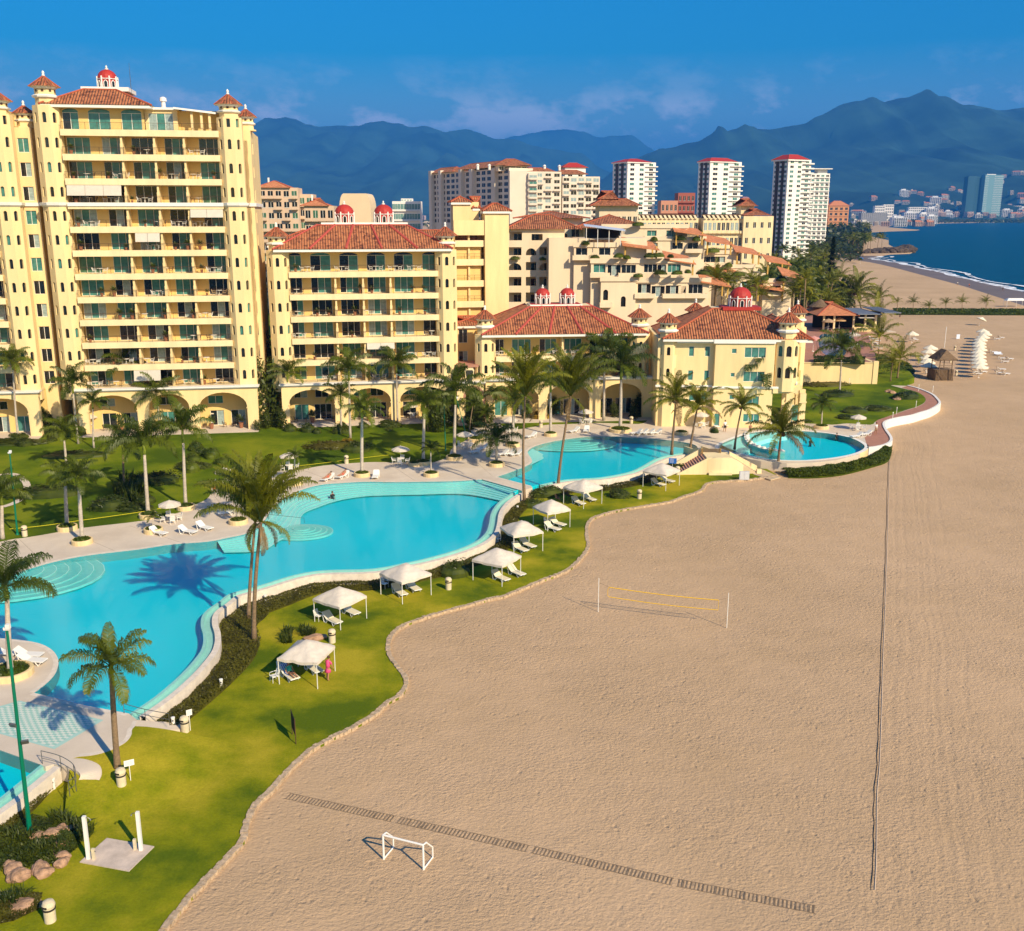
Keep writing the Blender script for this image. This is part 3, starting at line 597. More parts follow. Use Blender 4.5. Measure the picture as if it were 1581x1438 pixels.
def hip(parent,x0,x1,y0,y1,z,h,ins=None,flat=0,name='roof',ov=.6,matl=None,ribs=0,eave=True,inx=None):
    "hipped tile roof; flat>0 leaves a flat platform of that half width on the ridge"
    x0-=ov;x1+=ov;y0-=ov;y1+=ov; W=x1-x0; D=y1-y0; ins=ins if ins is not None else D/2-flat; inx=ins if inx is None else inx
    a=[(x0,y0,z),(x1,y0,z),(x1,y1,z),(x0,y1,z)]; b=[(x0+inx,y0+ins,z+h),(x1-inx,y0+ins,z+h),(x1-inx,y1-ins,z+h),(x0+inx,y1-ins,z+h)]
    m=MB()
    for i in range(4):
        j=(i+1)%4; P=[Vector(p) for p in (a[i],a[j],b[j],b[i])]; U=(P[1]-P[0]).normalized()
        m.face(P,0,uv=[((p-P[0]).dot(U),((p-P[0])-U*(p-P[0]).dot(U)).length) for p in P])
    m.face(b,1); m.face([(p[0],p[1],z-.02) for p in a][::-1],1)
    r=m.build(name,[matl or TILE,CRM],parent)
    k=MB()
    for i in range(4): k.tube([a[i],b[i]],.16,6)
    k.tube([b[0],b[1]],.14,6)
    for i in range(ribs):
        u=(i+1)/(ribs+1); xa=x0+W*u; xb=x0+inx+(W-2*inx)*u; k.tube([(xa,y0+.05,z+.03),(xb,y0+ins,z+h+.03)],.2,6)
    k.build('ridge_tiles',REDS if ribs else RIDGE,r)
    if eave:
        e=MB()
        e.box(x0+.10,y0+.1,z-.42,x1-.1,y0+ov+.0,z-.03); e.box(x0+.1,y1-ov,z-.42,x1-.1,y1-.1,z-.03)
        e.box(x0+.1,y0+ov,z-.42,x0+ov,y1-ov,z-.03); e.box(x1-ov,y0+ov,z-.42,x1-.1,y1-ov,z-.03)
        e.build('eave_cornice',WHT,r)
    return r
capc={}
def cap(parent,x,y,z,r,shaft=2.2,open_=False):
    "turret head: narrower drum, ring cornice, eight sided tile roof, finial"
    a0=PI/8; m=MB(); m.lathe([(r*.98,z),(r*.98,z+.18),(r*.74,z+.2),(r*.74,z+shaft)],8,(x,y),0,a0)
    s=m.build('turret_head',YEL,parent)
    c=MB(); c.lathe([(r*.76,z+shaft*.42),(r*.92,z+shaft*.47),(r*.95,z+shaft*.55),(r*.76,z+shaft*.62)],8,(x,y),0,a0); c.lathe([(r*.76,z+shaft-.25),(r*.9,z+shaft-.1),(r*.93,z+shaft),(r*.2,z+shaft+.01)],8,(x,y),0,a0); c.build('cornice_ring',WHT,s)
    c=MB()
    for k in range(8):
        q=k*PI/4; p=(x+r*.69*math.cos(q),y+r*.69*math.sin(q)); c.obox((p[0],p[1],z+shaft*.80),(.03,.16,.16),q)
    c.build('round_vent',BRN,s)
    t=MB(); R_=r*1.12; H=r*.82; n=8
    for k in range(n):
        q0=a0+2*PI*k/n;q1=a0+2*PI*(k+1)/n; P=[Vector((x+R_*math.cos(q0),y+R_*math.sin(q0),z+shaft)),Vector((x+R_*math.cos(q1),y+R_*math.sin(q1),z+shaft)),Vector((x,y,z+shaft+H))]
        U=(P[1]-P[0]).normalized(); t.face(P,0,uv=[((p-P[0]).dot(U),((p-P[0])-U*(p-P[0]).dot(U)).length) for p in P])
    t.face([(x+R_*math.cos(a0-2*PI*k/n),y+R_*math.sin(a0-2*PI*k/n),z+shaft) for k in range(n)],1)
    tr=t.build('turret_roof',[TILE,CRM],parent)
    k=MB()
    for i in range(n):
        q=a0+2*PI*i/n; k.tube([(x+R_*math.cos(q),y+R_*math.sin(q),z+shaft+.02),(x,y,z+shaft+H)],.07,5)
    k.build('ridge_tiles',RIDGE,tr)
    f=MB(); f.lathe([(.2,z+shaft+H-.1),(.24,z+shaft+H+.06),(.10,z+shaft+H+.14),(.2,z+shaft+H+.3),(.16,z+shaft+H+.45),(.04,z+shaft+H+.62)],8,(x,y)); f.build('finial',WHT,tr,smooth=True)
def turret(parent,x,y,r,z0,z1,levels,shaft=2.3,faces=(4,5,6),wh=1.25,ww=.5,headz=None):
    "octagonal stair turret: real arched openings on the faces turned to the camera"
    m=MB(); a0=PI/8; pts=[(x+r*math.cos(a0+k*PI/4),y+r*math.sin(a0+k*PI/4)) for k in range(8)]
    for k in range(8):
        a=Vector((*pts[k],z0)); b=Vector((*pts[(k+1)%8],z0)); U=(b-a).normalized(); L=(b-a).length
        hs_=[arch(L/2-ww/2,z-z0,L/2+ww/2,z-z0+wh) for z in levels] if k in faces else []
        m.panel(a,U,L,z1-z0,hs_,.28)
    m.face([(p[0],p[1],z1) for p in pts]); m.build('turret',YEL,parent)
    for k in faces:
        a=Vector((*pts[k],z0)); b=Vector((*pts[(k+1)%8],z0)); U=(b-a).normalized(); L=(b-a).length; N=U.cross(Vector((0,0,1))); rz=math.atan2(U.y,U.x)
        if k==7: continue
        for z in levels:
            p=a+U*(L/2-ww/2)-N*.27; win(parent,p.x,p.y,z,rz,ww,wh,'dark' if rnd.random()<.8 else 'teal',arched=True,name='arched_window')
    for lv in ():
        pass
    cap(parent,x,y,z1,r,shaft)
def dome(parent,x,y,z,r=1.25):
    m=MB(); m.lathe([(r,z),(r,z+1.25)],8,(x,y),0,PI/8); m.lathe([(r*1.02,z+1.25)]+[(r*1.0*math.cos(q),z+1.3+r*.95*math.sin(q)) for q in [PI/2*k/7 for k in range(7)]]+[(.05,z+1.3+r*.95)],16,(x,y))
    d=m.build('dome',RED,parent)
    f=MB()
    for k in range(8):
        q=PI/8+k*PI/4; px,py=x+r*1.03*math.cos(q),y+r*1.03*math.sin(q); f.tube([(px,py,z),(px,py,z+1.6)],.11,5)
        q=k*PI/4; c=Vector((x+r*.96*math.cos(q),y+r*.96*math.sin(q),z)); U=Vector((-math.sin(q),math.cos(q),0)); N=Vector((math.cos(q),math.sin(q),0))*.05
        f.tube([c+N-U*.26,c+N-U*.26+Vector((0,0,.75)),c+N-U*.13+Vector((0,0,.95)),c+N+Vector((0,0,1.02)),c+N+U*.13+Vector((0,0,.95)),c+N+U*.26+Vector((0,0,.75)),c+N+U*.26],.06,4)
    f.lathe([(r*1.08,z+1.2),(r*1.1,z+1.28),(r*1.0,z+1.34)],8,(x,y),0,PI/8); f.lathe([(.22,z+1.25+r*.95),(.26,z+1.42+r*.95),(.1,z+1.5+r*.95),(.15,z+1.65+r*.95),(.03,z+1.85+r*.95)],8,(x,y)); f.build('dome_trim',WHT,d)
    w_=MB()
    for k in range(8):
        q=k*PI/4; w_.obox((x+r*.95*math.cos(q),y+r*.95*math.sin(q),z+.45),(.02,.2,.42),q)
    w_.build('dome_window',GLD,d)
def arcade(root,x0,x1,y,ztop,arches,pier=.9,thick=.7,spring=2.6,back=5.0,z0=None,matl=None):
    z0=DK if z0 is None else z0; matl=matl or YEL
    m=MB(); hs_=[]
    for a,b in arches:
        hs_.append(arch(a-x0,0.001,b-x0,ztop-z0-.95,spring,12))
    # piers and arches as one pierced wall with true thickness
    m.panel((x0,y,z0),(1,0,0),x1-x0,ztop-z0-.35,hs_,thick); m.panel((x1,y+thick,z0),(-1,0,0),x1-x0,ztop-z0-.35,[[(x1-x0-u,v) for u,v in h][::-1] for h in [[(p[0],p[1]) for p in h] for h in hs_]],0)
    m.face([(x0,y+thick,z0),(x0,y,z0),(x0,y,ztop-.35),(x0,y+thick,ztop-.35)]); m.face([(x1,y,z0),(x1,y+thick,z0),(x1,y+thick,ztop-.35),(x1,y,ztop-.35)])
    for a,b in arches:
        for q in (a,b): m.box(q-.12 if q==a else q-.10,y-.10,ztop-1.3-spring,q+.10 if q==a else q+.12,y+thick+.02,ztop-1.15-spring)
    m.build('arcade',matl,root)
    c=MB(); c.box(x0-.15,y-.22,ztop-.35,x1+.15,y+thick+.3,ztop-.18); c.box(x0-.3,y-.42,ztop-.18,x1+.3,y+thick+.3,ztop); c.build('cornice',WHT,root)
    t=MB(); t.box(x0,y+thick+.3,ztop-.3,x1,y+back,ztop-.01); t.build('terrace_slab',CRM,root)
    t=MB(); t.box(x0,y-2.2,z0-.1,x1,y+back+.1,z0+.03); t.build('terrace_floor',CONC,root)
railc={}
def railing(parent,x0,x1,y,z,h=.95,mat_=None):
    m=MB(); L=x1-x0
    m.box(x0,y-.02,z+h-.04,x1,y+.02,z+h); m.box(x0,y-.012,z+.12,x1,y+.012,z+.14)
    n=max(1,int(L/1.6))
    for i in range(n+1): q=x0+L*i/n; m.box(q-.02,y-.02,z,q+.02,y+.02,z+h)
    n=int(L/.16)
    for i in range(n): q=x0+L*(i+.5)/n; m.box(q-.006,y-.006,z+.14,q+.006,y+.006,z+h-.04)
    return m.build('railing',BRN,parent)
def balcony_front(root,x0,x1,yf,depth,floors,fh,bays,beam=.8,top_arched=False,seed=1,awn=(),units=None,wn='window',stys=STY,first_beam=True):
    "floors: floor levels; bays: (u0,u1) window spans; real recessed loggias behind parapet beams"
    rr=random.Random(seed); m=MB(); yb=yf+depth
    for i,z in enumerate(floors):
        hs_=[]
        for a,b in bays:
            hh=2.45
            hs_.append(arch(a-x0,.06,b-x0,2.75,.45) if (top_arched and i==len(floors)-1) else rect(a-x0,.06,b-x0,hh))
        m.panel((x0,yb,z),(1,0,0),x1-x0,fh,hs_,.12)
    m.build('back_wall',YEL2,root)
    last=len(floors)-1
    for i,z in enumerate(floors):
        if i>0 or first_beam:
            b=MB(); b.box(x0,yf,z-beam,x1,yf+.22,z+.05); b.box(x0,yf+.22,z-.25,x1,yb,z); bo=b.build('balcony',CRM,root)
        else: bo=root
        railing(bo,x0+.05,x1-.05,yf+.06,z+.05)
        for k,(a,bb) in enumerate(bays):
            if top_arched and i==last:
                win(root,a,yb+.1,z+.06,0,bb-a,2.3,rr.choice(['mixr','dark','teal']),2,wn); p=MB(); A=arch(a,z+2.36,bb,z+2.75,.38); p.face([(q,yb+.11,v) for q,v in A]); p.build('fanlight',GLD if rr.random()<.6 else GLT,root)
            else: win(root,a,yb+.1,z+.06,0,bb-a,2.35,rr.choice(stys),3 if bb-a>2.6 else 2,wn)
    if units:
        for i,z in enumerate(floors):
            for u in units:
                if i==last and top_arched: continue
                d=MB(); d.box(u-.11,yf+.5,z,u+.11,yb,z+fh-.27); d.box(u-.18,yf+.25,z,u+.18,yf+.75,z+1.5); d.box(u-.13,yf+.3,z+1.5,u+.13,yf+.6,z+fh-beam); d.build('dividing_wall',YEL,root)
    for (i,a,bb,drop) in awn:
        z=floors[i]+fh-beam+.05; d=MB(); n=max(1,round((bb-a)/2.2))
        for k in range(n):
            q0=a+(bb-a)*k/n+.02; q1=a+(bb-a)*(k+1)/n-.02; y0_=yf-.02; d.add([(q0,y0_+.1,z),(q1,y0_+.1,z),(q1,y0_-.25,z-drop),(q0,y0_-.25,z-drop),(q0,y0_+.13,z),(q1,y0_+.13,z),(q1,y0_-.22,z-drop),(q0,y0_-.22,z-drop)],[(0,3,2,1),(4,5,6,7),(2,3,7,6),(0,4,7,3),(1,2,6,5)])
        d.build('awning',AWN,root)
def wall_block(root,x0,x1,y0,y1,z0,z1,front=(),right=(),left=(),depth=.15,matl=YEL,name='wall',top=True,style=None,fr=None,rr=random.Random(3)):
    "closed block with real openings; front/right/left: lists of (u,v,w,h[,arched])"
    m=MB(); V=(0,0,1)
    def hol(L): return [ (arch(q[0],q[1],q[0]+q[2],q[1]+q[3]) if len(q)>4 and q[4] else rect(q[0],q[1],q[0]+q[2],q[1]+q[3])) for q in L]
    m.panel((x0,y0,z0),(1,0,0),x1-x0,z1-z0,hol(front),depth); m.panel((x1,y0,z0),(0,1,0),y1-y0,z1-z0,hol(right),depth)
    m.panel((x1,y1,z0),(-1,0,0),x1-x0,z1-z0,[],0); m.panel((x0,y1,z0),(0,-1,0),y1-y0,z1-z0,hol(left),depth)
    if top: m.face([(x0,y0,z1),(x1,y0,z1),(x1,y1,z1),(x0,y1,z1)])
    m.build(name,matl,root)
    for L,fx in ((front,0),(right,1),(left,2)):
        for q in L:
            st=style or rr.choice(['dark','dark','teal','dcurt']); ar=len(q)>4 and q[4]
            p=[(x0+q[0],y0+depth-.02,0),(x1-depth+.02,y0+q[0],PI/2),(x0+depth-.02,y1-q[0],-PI/2)][fx]
            win(root,p[0],p[1],z0+q[1],p[2],q[2],q[3],st,(1 if q[2]<.9 else 2 if q[2]<2.3 else 3),arched=ar)
def frame_at(pl,Y,phi,z=None):
    p=at(pl,333,Y); return Vector((p.x,Y,0)),R(phi)
def lx(P0,rz,px,py=333,yl=0):
    "local x where the camera ray of pixel (px,py) meets the local plane y=yl"
    d=ray(px,py); c,s=math.cos(rz),math.sin(rz)
    # point = P0 + x*(c,s) + yl*(-s,c); need X/Y == d0/d1
    k=d[0]/d[1]; X0=P0.x-yl*s; Y0=P0.y+yl*c
    return (k*Y0-X0)/(c-k*s)
# ---------------------------------------------------------------- A and B: the tall yellow towers
FHA=3.26; ZT=7.6
def tall_tower(name,label,P0,rz,xl,seed,full=True):
    root=thing(name,label,'apartment tower',P0,rz)
    x_t1,x_b0,x_b1,x_t2,x_w1=xl   # turret1 centre, balcony start/end, turret2 centre, wing end
    r=1.85; fl=[ZT+FHA*k for k in range(12)]; top=fl[-1]+3.3
    lv=[z+.85 for z in fl]
    nb=5; W=x_b1-x_b0; u=W/nb; bays=[(x_b0+u*k+.35+.25*(k%2),x_b0+u*(k+1)-.55) for k in range(nb)]
    bays[0]=(x_b0+.1,x_b0+u-1.0); bays[-1]=(x_b1-u+1.1,x_b1-.05)
    awn=[(8,x_b0+.1,x_b0+u*1.75,1.5),(7,x_b0+u*3.9,x_b1-.1,1.2),(6,x_b0+u*2.05,x_b0+u*2.85,1.3),(0,x_b0+u*1.6,x_b0+u*2.5,1.6)] if seed==1 else [(2,x_b0+u,x_b0+2*u,1.3)]
    balcony_front(root,x_b0,x_b1,0.0,2.5,fl[:-1],FHA,bays,.8,False,seed,awn,[x_b0+u*1.86,x_b0+u*2.9,x_b0+u*3.85],first_beam=False)
    # top storey: arched loggia on the left, set back sun room on the right
    z=fl[-1]; xs=x_b0+W*.52
    m=MB(); b=MB(); b.box(x_b0,0,z-.8,x_b1,.22,z+.05); b.box(x_b0,.22,z-.25,x_b1,2.5,z); bo=b.build('balcony',CRM,root); railing(bo,x_b0+.1,x_b1-.1,.06,z+.05)
    ab=[(x_b0+.1,x_b0+2.2),(x_b0+3.5,x_b0+6.4),(x_b0+7.9,x_b0+10.6)]
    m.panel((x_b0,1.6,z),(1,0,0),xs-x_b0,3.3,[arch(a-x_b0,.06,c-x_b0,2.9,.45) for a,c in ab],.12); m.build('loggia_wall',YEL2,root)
    for a,c in ab: win(root,a,1.7,z+.06,0,c-a,2.3,'mixr' if a<x_b0+1 else 'teal',2); p=MB(); p.face([(q,1.7,v) for q,v in arch(a,z+2.36,c,z+2.9,.45)]); p.build('fanlight',GLT,root)
    wall_block(root,xs,xs+4.4,2.0,8,z,z+2.9,[(.5,.15,3.3,2.3)],[(1.4,.1,1.2,2.2)],matl=YEL,name='sun_room',style='curt')
    for q in (x_b1-3.6,x_b1-2.3,x_b1-1.2):
        p=MB(); p.box(q-.16,.8,z,q+.16,1.1,z+2.6); p.build('terrace_pillar',YEL,root)
    b=MB(); b.face([(xs+4.2,.2,z+2.9),(x_b1-.3,.4,z+2.3),(x_b1-.3,7,z+2.9),(xs+4.2,7,z+3.4)]); b.face([(xs+4.2,.2,z+3.15),(x_b1-.3,.4,z+2.55),(x_b1-.3,7,z+3.1),(xs+4.2,7,z+3.6)]); b.face([(xs+4.2,.2,z+2.9),(x_b1-.3,.4,z+2.3),(x_b1-.3,.4,z+2.55),(xs+4.2,.2,z+3.15)]); b.face([(x_b1-.3,.4,z+2.3),(x_b1-.3,7,z+2.8),(x_b1-.3,7,z+3.1),(x_b1-.3,.4,z+2.55)]); b.box(xs-.3,1.6,z+2.9,xs+4.6,8,z+3.2); b.build('terrace_roof',WHT,root)
    b=MB(); b.box(xs+4.6,5,z,x_b1,5.2,z+2.6); b.build('dark_louvres',BRN,root)
    # body behind
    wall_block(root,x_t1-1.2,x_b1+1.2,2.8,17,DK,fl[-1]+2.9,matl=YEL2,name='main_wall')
    turret(root,x_t1,1.35,r,DK+5,top-.35,lv,2.6,wh=1.35)
    turret(root,x_t2,1.35,r,DK+5,top-1.6,lv[:-1]+[lv[-1]-.3],1.9,wh=1.35)
    cap(root,(x_t2+1.2+x_w1)/2+.1,4.6,fl[-1]+.4,1.45,1.9)
    # white string course around, four floors below the eave
    zc=fl[8]; c=MB(); c.box(x_b0,-.16,zc-.42,x_b1,-.005,zc+.08)
    for x in (x_t1,x_t2): c.lathe([(r*1.03,zc-.5),(r*1.16,zc-.3),(r*1.2,zc+.06),(r*.98,zc+.1)],8,(x,1.35),0,PI/8)
    c.build('string_course',WHT,root)
    # right wing set back with window column
    wx0=x_t2+1.2
    wall_block(root,wx0,x_w1,3.0,16,DK,fl[-1]+.4,[( (x_w1-wx0)-1.95,z-DK+.35,1.45,1.9) for z in fl[:-1]],[(2.0,z-DK+.5,1.2,1.6) for z in fl[:-1]],depth=.18,matl=YEL,name='wing_wall')
    c=MB(); c.box(wx0,2.75,zc-.4,x_w1+.25,3.1,zc+.08); c.box(x_w1-.001,3.1,zc-.4,x_w1+.25,15,zc+.08); c.build('string_course',WHT,root)
    # roof with cupola
    hip(root,x_t1+.2,xs+.6,0.6,12,top,2.3,ins=3.4,name='roof',ov=.8,inx=5.2)
    xc=(x_t1+xs)/2+.9; c=MB(); c.box(xc-3.2,4.1,top+2.2,xc+3.2,9.4,top+2.75); c.build('roof_platform',WHT,root); dome(root,xc,6.4,top+2.75,1.35)
    c=MB(); c.lathe([(.3,top),(.3,top+1.1),(.5,top+1.15),(.45,top+1.6),(.15,top+1.75)],8,(xs+2.0,6)); c.build('roof_vent',WHT,root)
    c=MB(); c.tube([(xc+3.2,6,top+2),(xc+3.2,6,top+6.2)],[.05,.02],4); c.build('antenna',GRY,root)
    # arcade
    A=[(x_b0+.2,x_b0+7.0),(x_b0+8.6,x_b0+14.4),(x_b0+15.8,x_b1+1.6)]
    arcade(root,x_b0-1.2,x_b1+3.2,-1.2,ZT,A,back=3.6,spring=2.1)
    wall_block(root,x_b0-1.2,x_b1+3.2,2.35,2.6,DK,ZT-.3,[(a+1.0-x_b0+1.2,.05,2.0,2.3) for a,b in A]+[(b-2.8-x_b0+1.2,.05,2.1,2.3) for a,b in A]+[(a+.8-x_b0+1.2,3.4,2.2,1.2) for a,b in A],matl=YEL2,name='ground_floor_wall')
    return root,fl,bays
PA,rA=frame_at(67,143.6,9)
x2=lambda px,py=333,yl=0:lx(PA,rA,px,py,yl)
xa=(x2(88,356),x2(106),x2(346),x2(362),x2(394,yl=3))
RA,flA,baysA=tall_tower('apartment_tower','tall yellow tower with a single red cupola, shown whole in the picture',PA,rA,xa,1)
PB=PA+Vector((-30.2,-5.0,0)); xb=tuple(xa[:4])+(xa[3]+3.6,)
RB,flB,baysB=tall_tower('apartment_tower','tall yellow tower cut off by the left picture edge',PB,rA,xb,2)
# recess wall with a column of windows between the two towers
rt=thing('apartment_link','narrow shaded recessed wing with one column of windows between the two tall towers','building',PA,rA)
wall_block(rt,x2(30,yl=9),x2(70,yl=9),9,18,DK,flA[-1]+2.2,[(x2(56,yl=9)-x2(30,yl=9),z-DK+.4,1.6,1.9) for z in flA],[],depth=.2,matl=YEL)
# ---------------------------------------------------------------- C: six storey block
PC,rC=frame_at(415,150.5,10)
c2=lambda px,py=333,yl=0:lx(PC,rC,px,py,yl)
RC=thing('apartment_block','six storey yellow block with two red domes on a ribbed tile roof','apartment building',PC,rC)
FHC=3.30; ZC=7.3; flC=[ZC+FHC*k for k in range(6)]; topC=flC[-1]+3.4
xb0,xb1=c2(447,450),c2(677,450); W=xb1-xb0
fr=[(.0,.085),(.14,.28),(.335,.465),(.52,.65),(.705,.84),(.90,1.0)]
baysC=[(xb0+W*a+.05,xb0+W*b-.05) for a,b in fr]
balcony_front(RC,xb0,xb1,0,2.5,flC,FHC,baysC,.8,True,7,[(1,xb0+W*.5,xb0+W*.69,1.0)],[xb0+W*.305,xb0+W*.49,xb0+W*.675],first_beam=False)
tC1,tC2=c2(431,450),c2(690,450)
turret(RC,tC1,1.2,1.75,DK+5,topC-.4,[z+.85 for z in flC],2.2,wh=1.3); turret(RC,tC2,1.2,1.75,DK+5,topC-.4,[z+.85 for z in flC],2.2,wh=1.3)
wall_block(RC,tC1-1.1,tC2+1.1,2.8,15,DK,topC-.05,[],[],matl=YEL2,name='main_wall')
hip(RC,tC1+.3,tC2-.0,-.1,14,topC,3.4,ins=5.0,name='roof',ov=.9,ribs=4,inx=6.5)
xc=(tC1+tC2)/2+.6; c=MB(); c.box(xc-6.6,5.2,topC+3.3,xc+6.6,8.8,topC+3.75); c.build('roof_platform',WHT,RC); dome(RC,xc-3.0,7,topC+3.75,1.5); dome(RC,xc+3.0,7,topC+3.75,1.5)
# low rear roofs with terrace
hip(RC,tC1-2,tC2+8,15.2,26,topC+.2,2.2,name='rear_roof',ov=.4); wall_block(RC,tC1-1.6,tC2+7.6,15.5,25.6,DK,topC+.2,matl=YEL2,name='rear_wall')
AC=[(c2(447,620),c2(517,620)),(c2(540,620),c2(603,620)),(c2(617,620),c2(690,620))]
arcade(RC,c2(436,620),c2(699,620),-1.3,ZC,AC,back=3.8,spring=2.0)
wall_block(RC,c2(436,620),c2(699,620)-.3,2.35,2.6,DK,ZC-.3,[(a+.8-AC[0][0]+.9,.05,2.1,2.4) for a,b in AC]+[(b-3.0-AC[0][0]+.9,.05,2.6,2.4) for a,b in AC]+[(a+.8-AC[0][0]+.9,3.5,2.0,1.3) for a,b in AC]+[(b-2.8-AC[0][0]+.9,3.5,2.0,1.3) for a,b in AC],matl=YEL2,name='ground_floor_wall')
# ---------------------------------------------------------------- D: open stair tower
PD,rD=frame_at(700,170,10)
d2=lambda px,py=333,yl=0:lx(PD,rD,px,py,yl)
RD=thing('stair_tower','yellow open stair tower with three small tile caps behind the six storey block','stair tower',PD,rD)
e0,e1,e2=0,d2(748),d2(785); zt=at(740,352,170).z
fD=[at(740,y,170).z for y in (498,466,434,401,372)]
b=MB(); b.box(e0,2.6,DK,e1,2.9,zt-1); b.box(e0-.2,0,DK,e0+.2,2.9,zt-1); b.build('rear_wall',mat('shaded_ochre_stucco',(.50,.30,.10),.85,.15,.6),RD)  # ochre darkened so the colour itself carries the shade of the open landings
for z in fD:
    b=MB(); b.box(e0,0,z-1.0,e1,.25,z+.05); b.box(e0,.25,z-.2,e1,2.6,z); q=b.build('landing',CRM,RD); railing(q,e0+.1,e1-.1,.1,z+.05,.9); b=MB(); b.box((e0+e1)/2-.15,.4,z,(e0+e1)/2+.15,2.6,z+2.8); b.build('dividing_wall',YEL,RD)
    b=MB(); b.box(e1-2.4,2.5,z+.05,e1-.9,2.58,z+2.3); b.build('door',BRN,RD); b=MB(); b.box(e0+.4,2.5,z+.3,e0+1.5,2.58,z+2.3); b.build('door',mat('ochre_door',(.35,.19,.06),.8),RD)
b=MB(); b.box(e1,-.4,DK,e2,4.5,at(760,322,170).z-.4); b.build('shaft_wall',YEL,RD)
zz1=at(720,312,172).z
b=MB(); b.box(e0,-.2,zt-1.2,e1,.3,zt+1.2); b.box(e0,0,zt-1,e1,3,zt); b.box(e0+.3,3,zt-1,e1-.5,6,zz1); b.build('upper_wall',YEL,RD)
hip(RD,e0+.3,e0+3.0,3.0,6,zz1,.95,name='cap_roof',ov=.45,ins=1.9); hip(RD,e0+3.9,e1-.6,3.2,6,zz1-1,1.9,name='cap_roof',ov=.4,ins=1.6); hip(RD,e1,e2,-.4,4.5,at(760,322,170).z-.4,1.25,name='cap_roof',ov=.45,ins=2.2)
# ---------------------------------------------------------------- E: low two storey block over the long arcade
PE,rE=frame_at(735,154,6)
q2=lambda px,py=333,yl=0:lx(PE,rE,px,py,yl)
RE=thing('apartment_block','low yellow block with two red domes on a wide tile roof behind the tallest palms','apartment building',PE,rE)
xb0,xb1=q2(766,540),q2(975,540); W=xb1-xb0; flE=[7.4,10.75]; topE=14.3
fr=[(0,.07),(.125,.27),(.33,.46),(.515,.65),(.705,.845),(.90,1.0)]
balcony_front(RE,xb0,xb1,0,2.5,flE,3.3,[(xb0+W*a+.05,xb0+W*b-.05) for a,b in fr],.8,False,11,(),[xb0+W*.49],first_beam=False,stys=['teal','dark','teal','mixr'])
t1,t2=q2(750,560),q2(988,560)
for t in (t1,t2): turret(RE,t,1.2,1.7,DK+5,topE-.3,[z+.85 for z in flE],2.6,wh=1.3)
wall_block(RE,t1-1,t2+1,2.8,15,DK,topE-.05,matl=YEL2,name='main_wall')
hip(RE,t1+.2,t2+.2,-.1,15,topE,3.7,ins=5.6,name='roof',ov=.9,ribs=4,inx=8)
xc=q2(857,455,7); c=MB(); c.box(xc-4.0,5.6,topE+3.6,xc+4.0,9.2,topE+4.0); c.build('roof_platform',RED,RE); c=MB(); c.box(xc-4.2,5.4,topE+3.6,xc+4.2,5.6,topE+3.95); c.box(xc-4.2,5.6,topE+3.6,xc-4,9.3,topE+3.95); c.box(xc+4,5.6,topE+3.6,xc+4.2,9.3,topE+3.95); c.build('platform_edge',WHT,RE)
dome(RE,xc-2.0,7.2,topE+4.0,1.2); dome(RE,xc+2.0,7.2,topE+4.0,1.2)
AE=[(q2(759,610),q2(830,610)),(q2(843,610),q2(908,610)),(q2(925,610),q2(989,610))]
arcade(RE,q2(749,620),q2(1004,620),-1.4,7.5,AE,back=3.9,spring=2.1)
wall_block(RE,q2(749,620),q2(1004,620)-.3,2.35,2.6,DK,7.2,[(a+.8-AE[0][0]+.9,.05,2.0,2.5) for a,b in AE]+[(b-3.4-AE[0][0]+.9,.05,2.6,2.5) for a,b in AE],matl=YEL2,name='ground_floor_wall')
# link between C and E with terracotta rimmed arch
PL,rL=frame_at(700,152,8); l2=lambda px,py=333,yl=0:lx(PL,rL,px,py,yl)
RL=thing('entrance_link','low yellow link with a terracotta rimmed arch between the two balcony blocks','building',PL,rL)
arcade(RL,l2(700,620)+.5,l2(749,620)-.3,-.9,7.35,[(l2(718,620),l2(744,620))],back=6,spring=1.6)
b=MB(); A=arch(l2(718,620)-.0,DK,l2(744,620)+.0,7.35-.95,1.6,12); B_=arch(l2(718,620)-.35,DK,l2(744,620)+.35,7.35-.6,1.9,12)
for i in range(1,len(A)-1): b.face([(A[i][0],-.93,A[i][1]),(A[i+1][0],-.93,A[i+1][1]),(B_[i+1][0],-.93,B_[i+1][1]),(B_[i][0],-.93,B_[i][1])]); b.face([(A[i][0],-.93,A[i][1]),(A[i+1][0],-.93,A[i+1][1]),(A[i+1][0],-.7,A[i+1][1]),(A[i][0],-.7,A[i][1])])
b.build('arch_rim',TERR,RL)
wall_block(RL,l2(700,560,8),l2(745,560,8),8,16,DK,15,[(.9,7.5,1.4,2.4),(.9,11.2,1.4,2.2)],matl=YEL2)
b=MB(); b.box(l2(703,560)+.5,1,9.3,l2(745,560)-.5,6,9.6); b.box(l2(703,560)+.5,1,7.4,l2(703,560)+.7,6,9.3); b.build('stair_screen',TERR,RL)
hip(RL,l2(700,560,8),l2(745,560,8),8,16,15,1.1,name='roof',ov=.5)
b=MB(); A=[(-.45,-.95),(.45,-.95),(.62,.0),(.8,.85),(.6,1.1),(-.6,1.1),(-.8,.85),(-.62,0)]
mp_=thing('wall_panel','tapered dark pebble panel in a cream frame above the terracotta arch','panel',PL+Vector((0,0,0)),rL)
cx=l2(725,586,-1.3); b.v=[];
for s_,mm,yy in ((1.0,0,-.95-.35),(.78,1,-.985-.35)):
    b.face([(cx+a*s_*.95,yy,8.05+c_*s_*1.35) for a,c_ in A],mm)
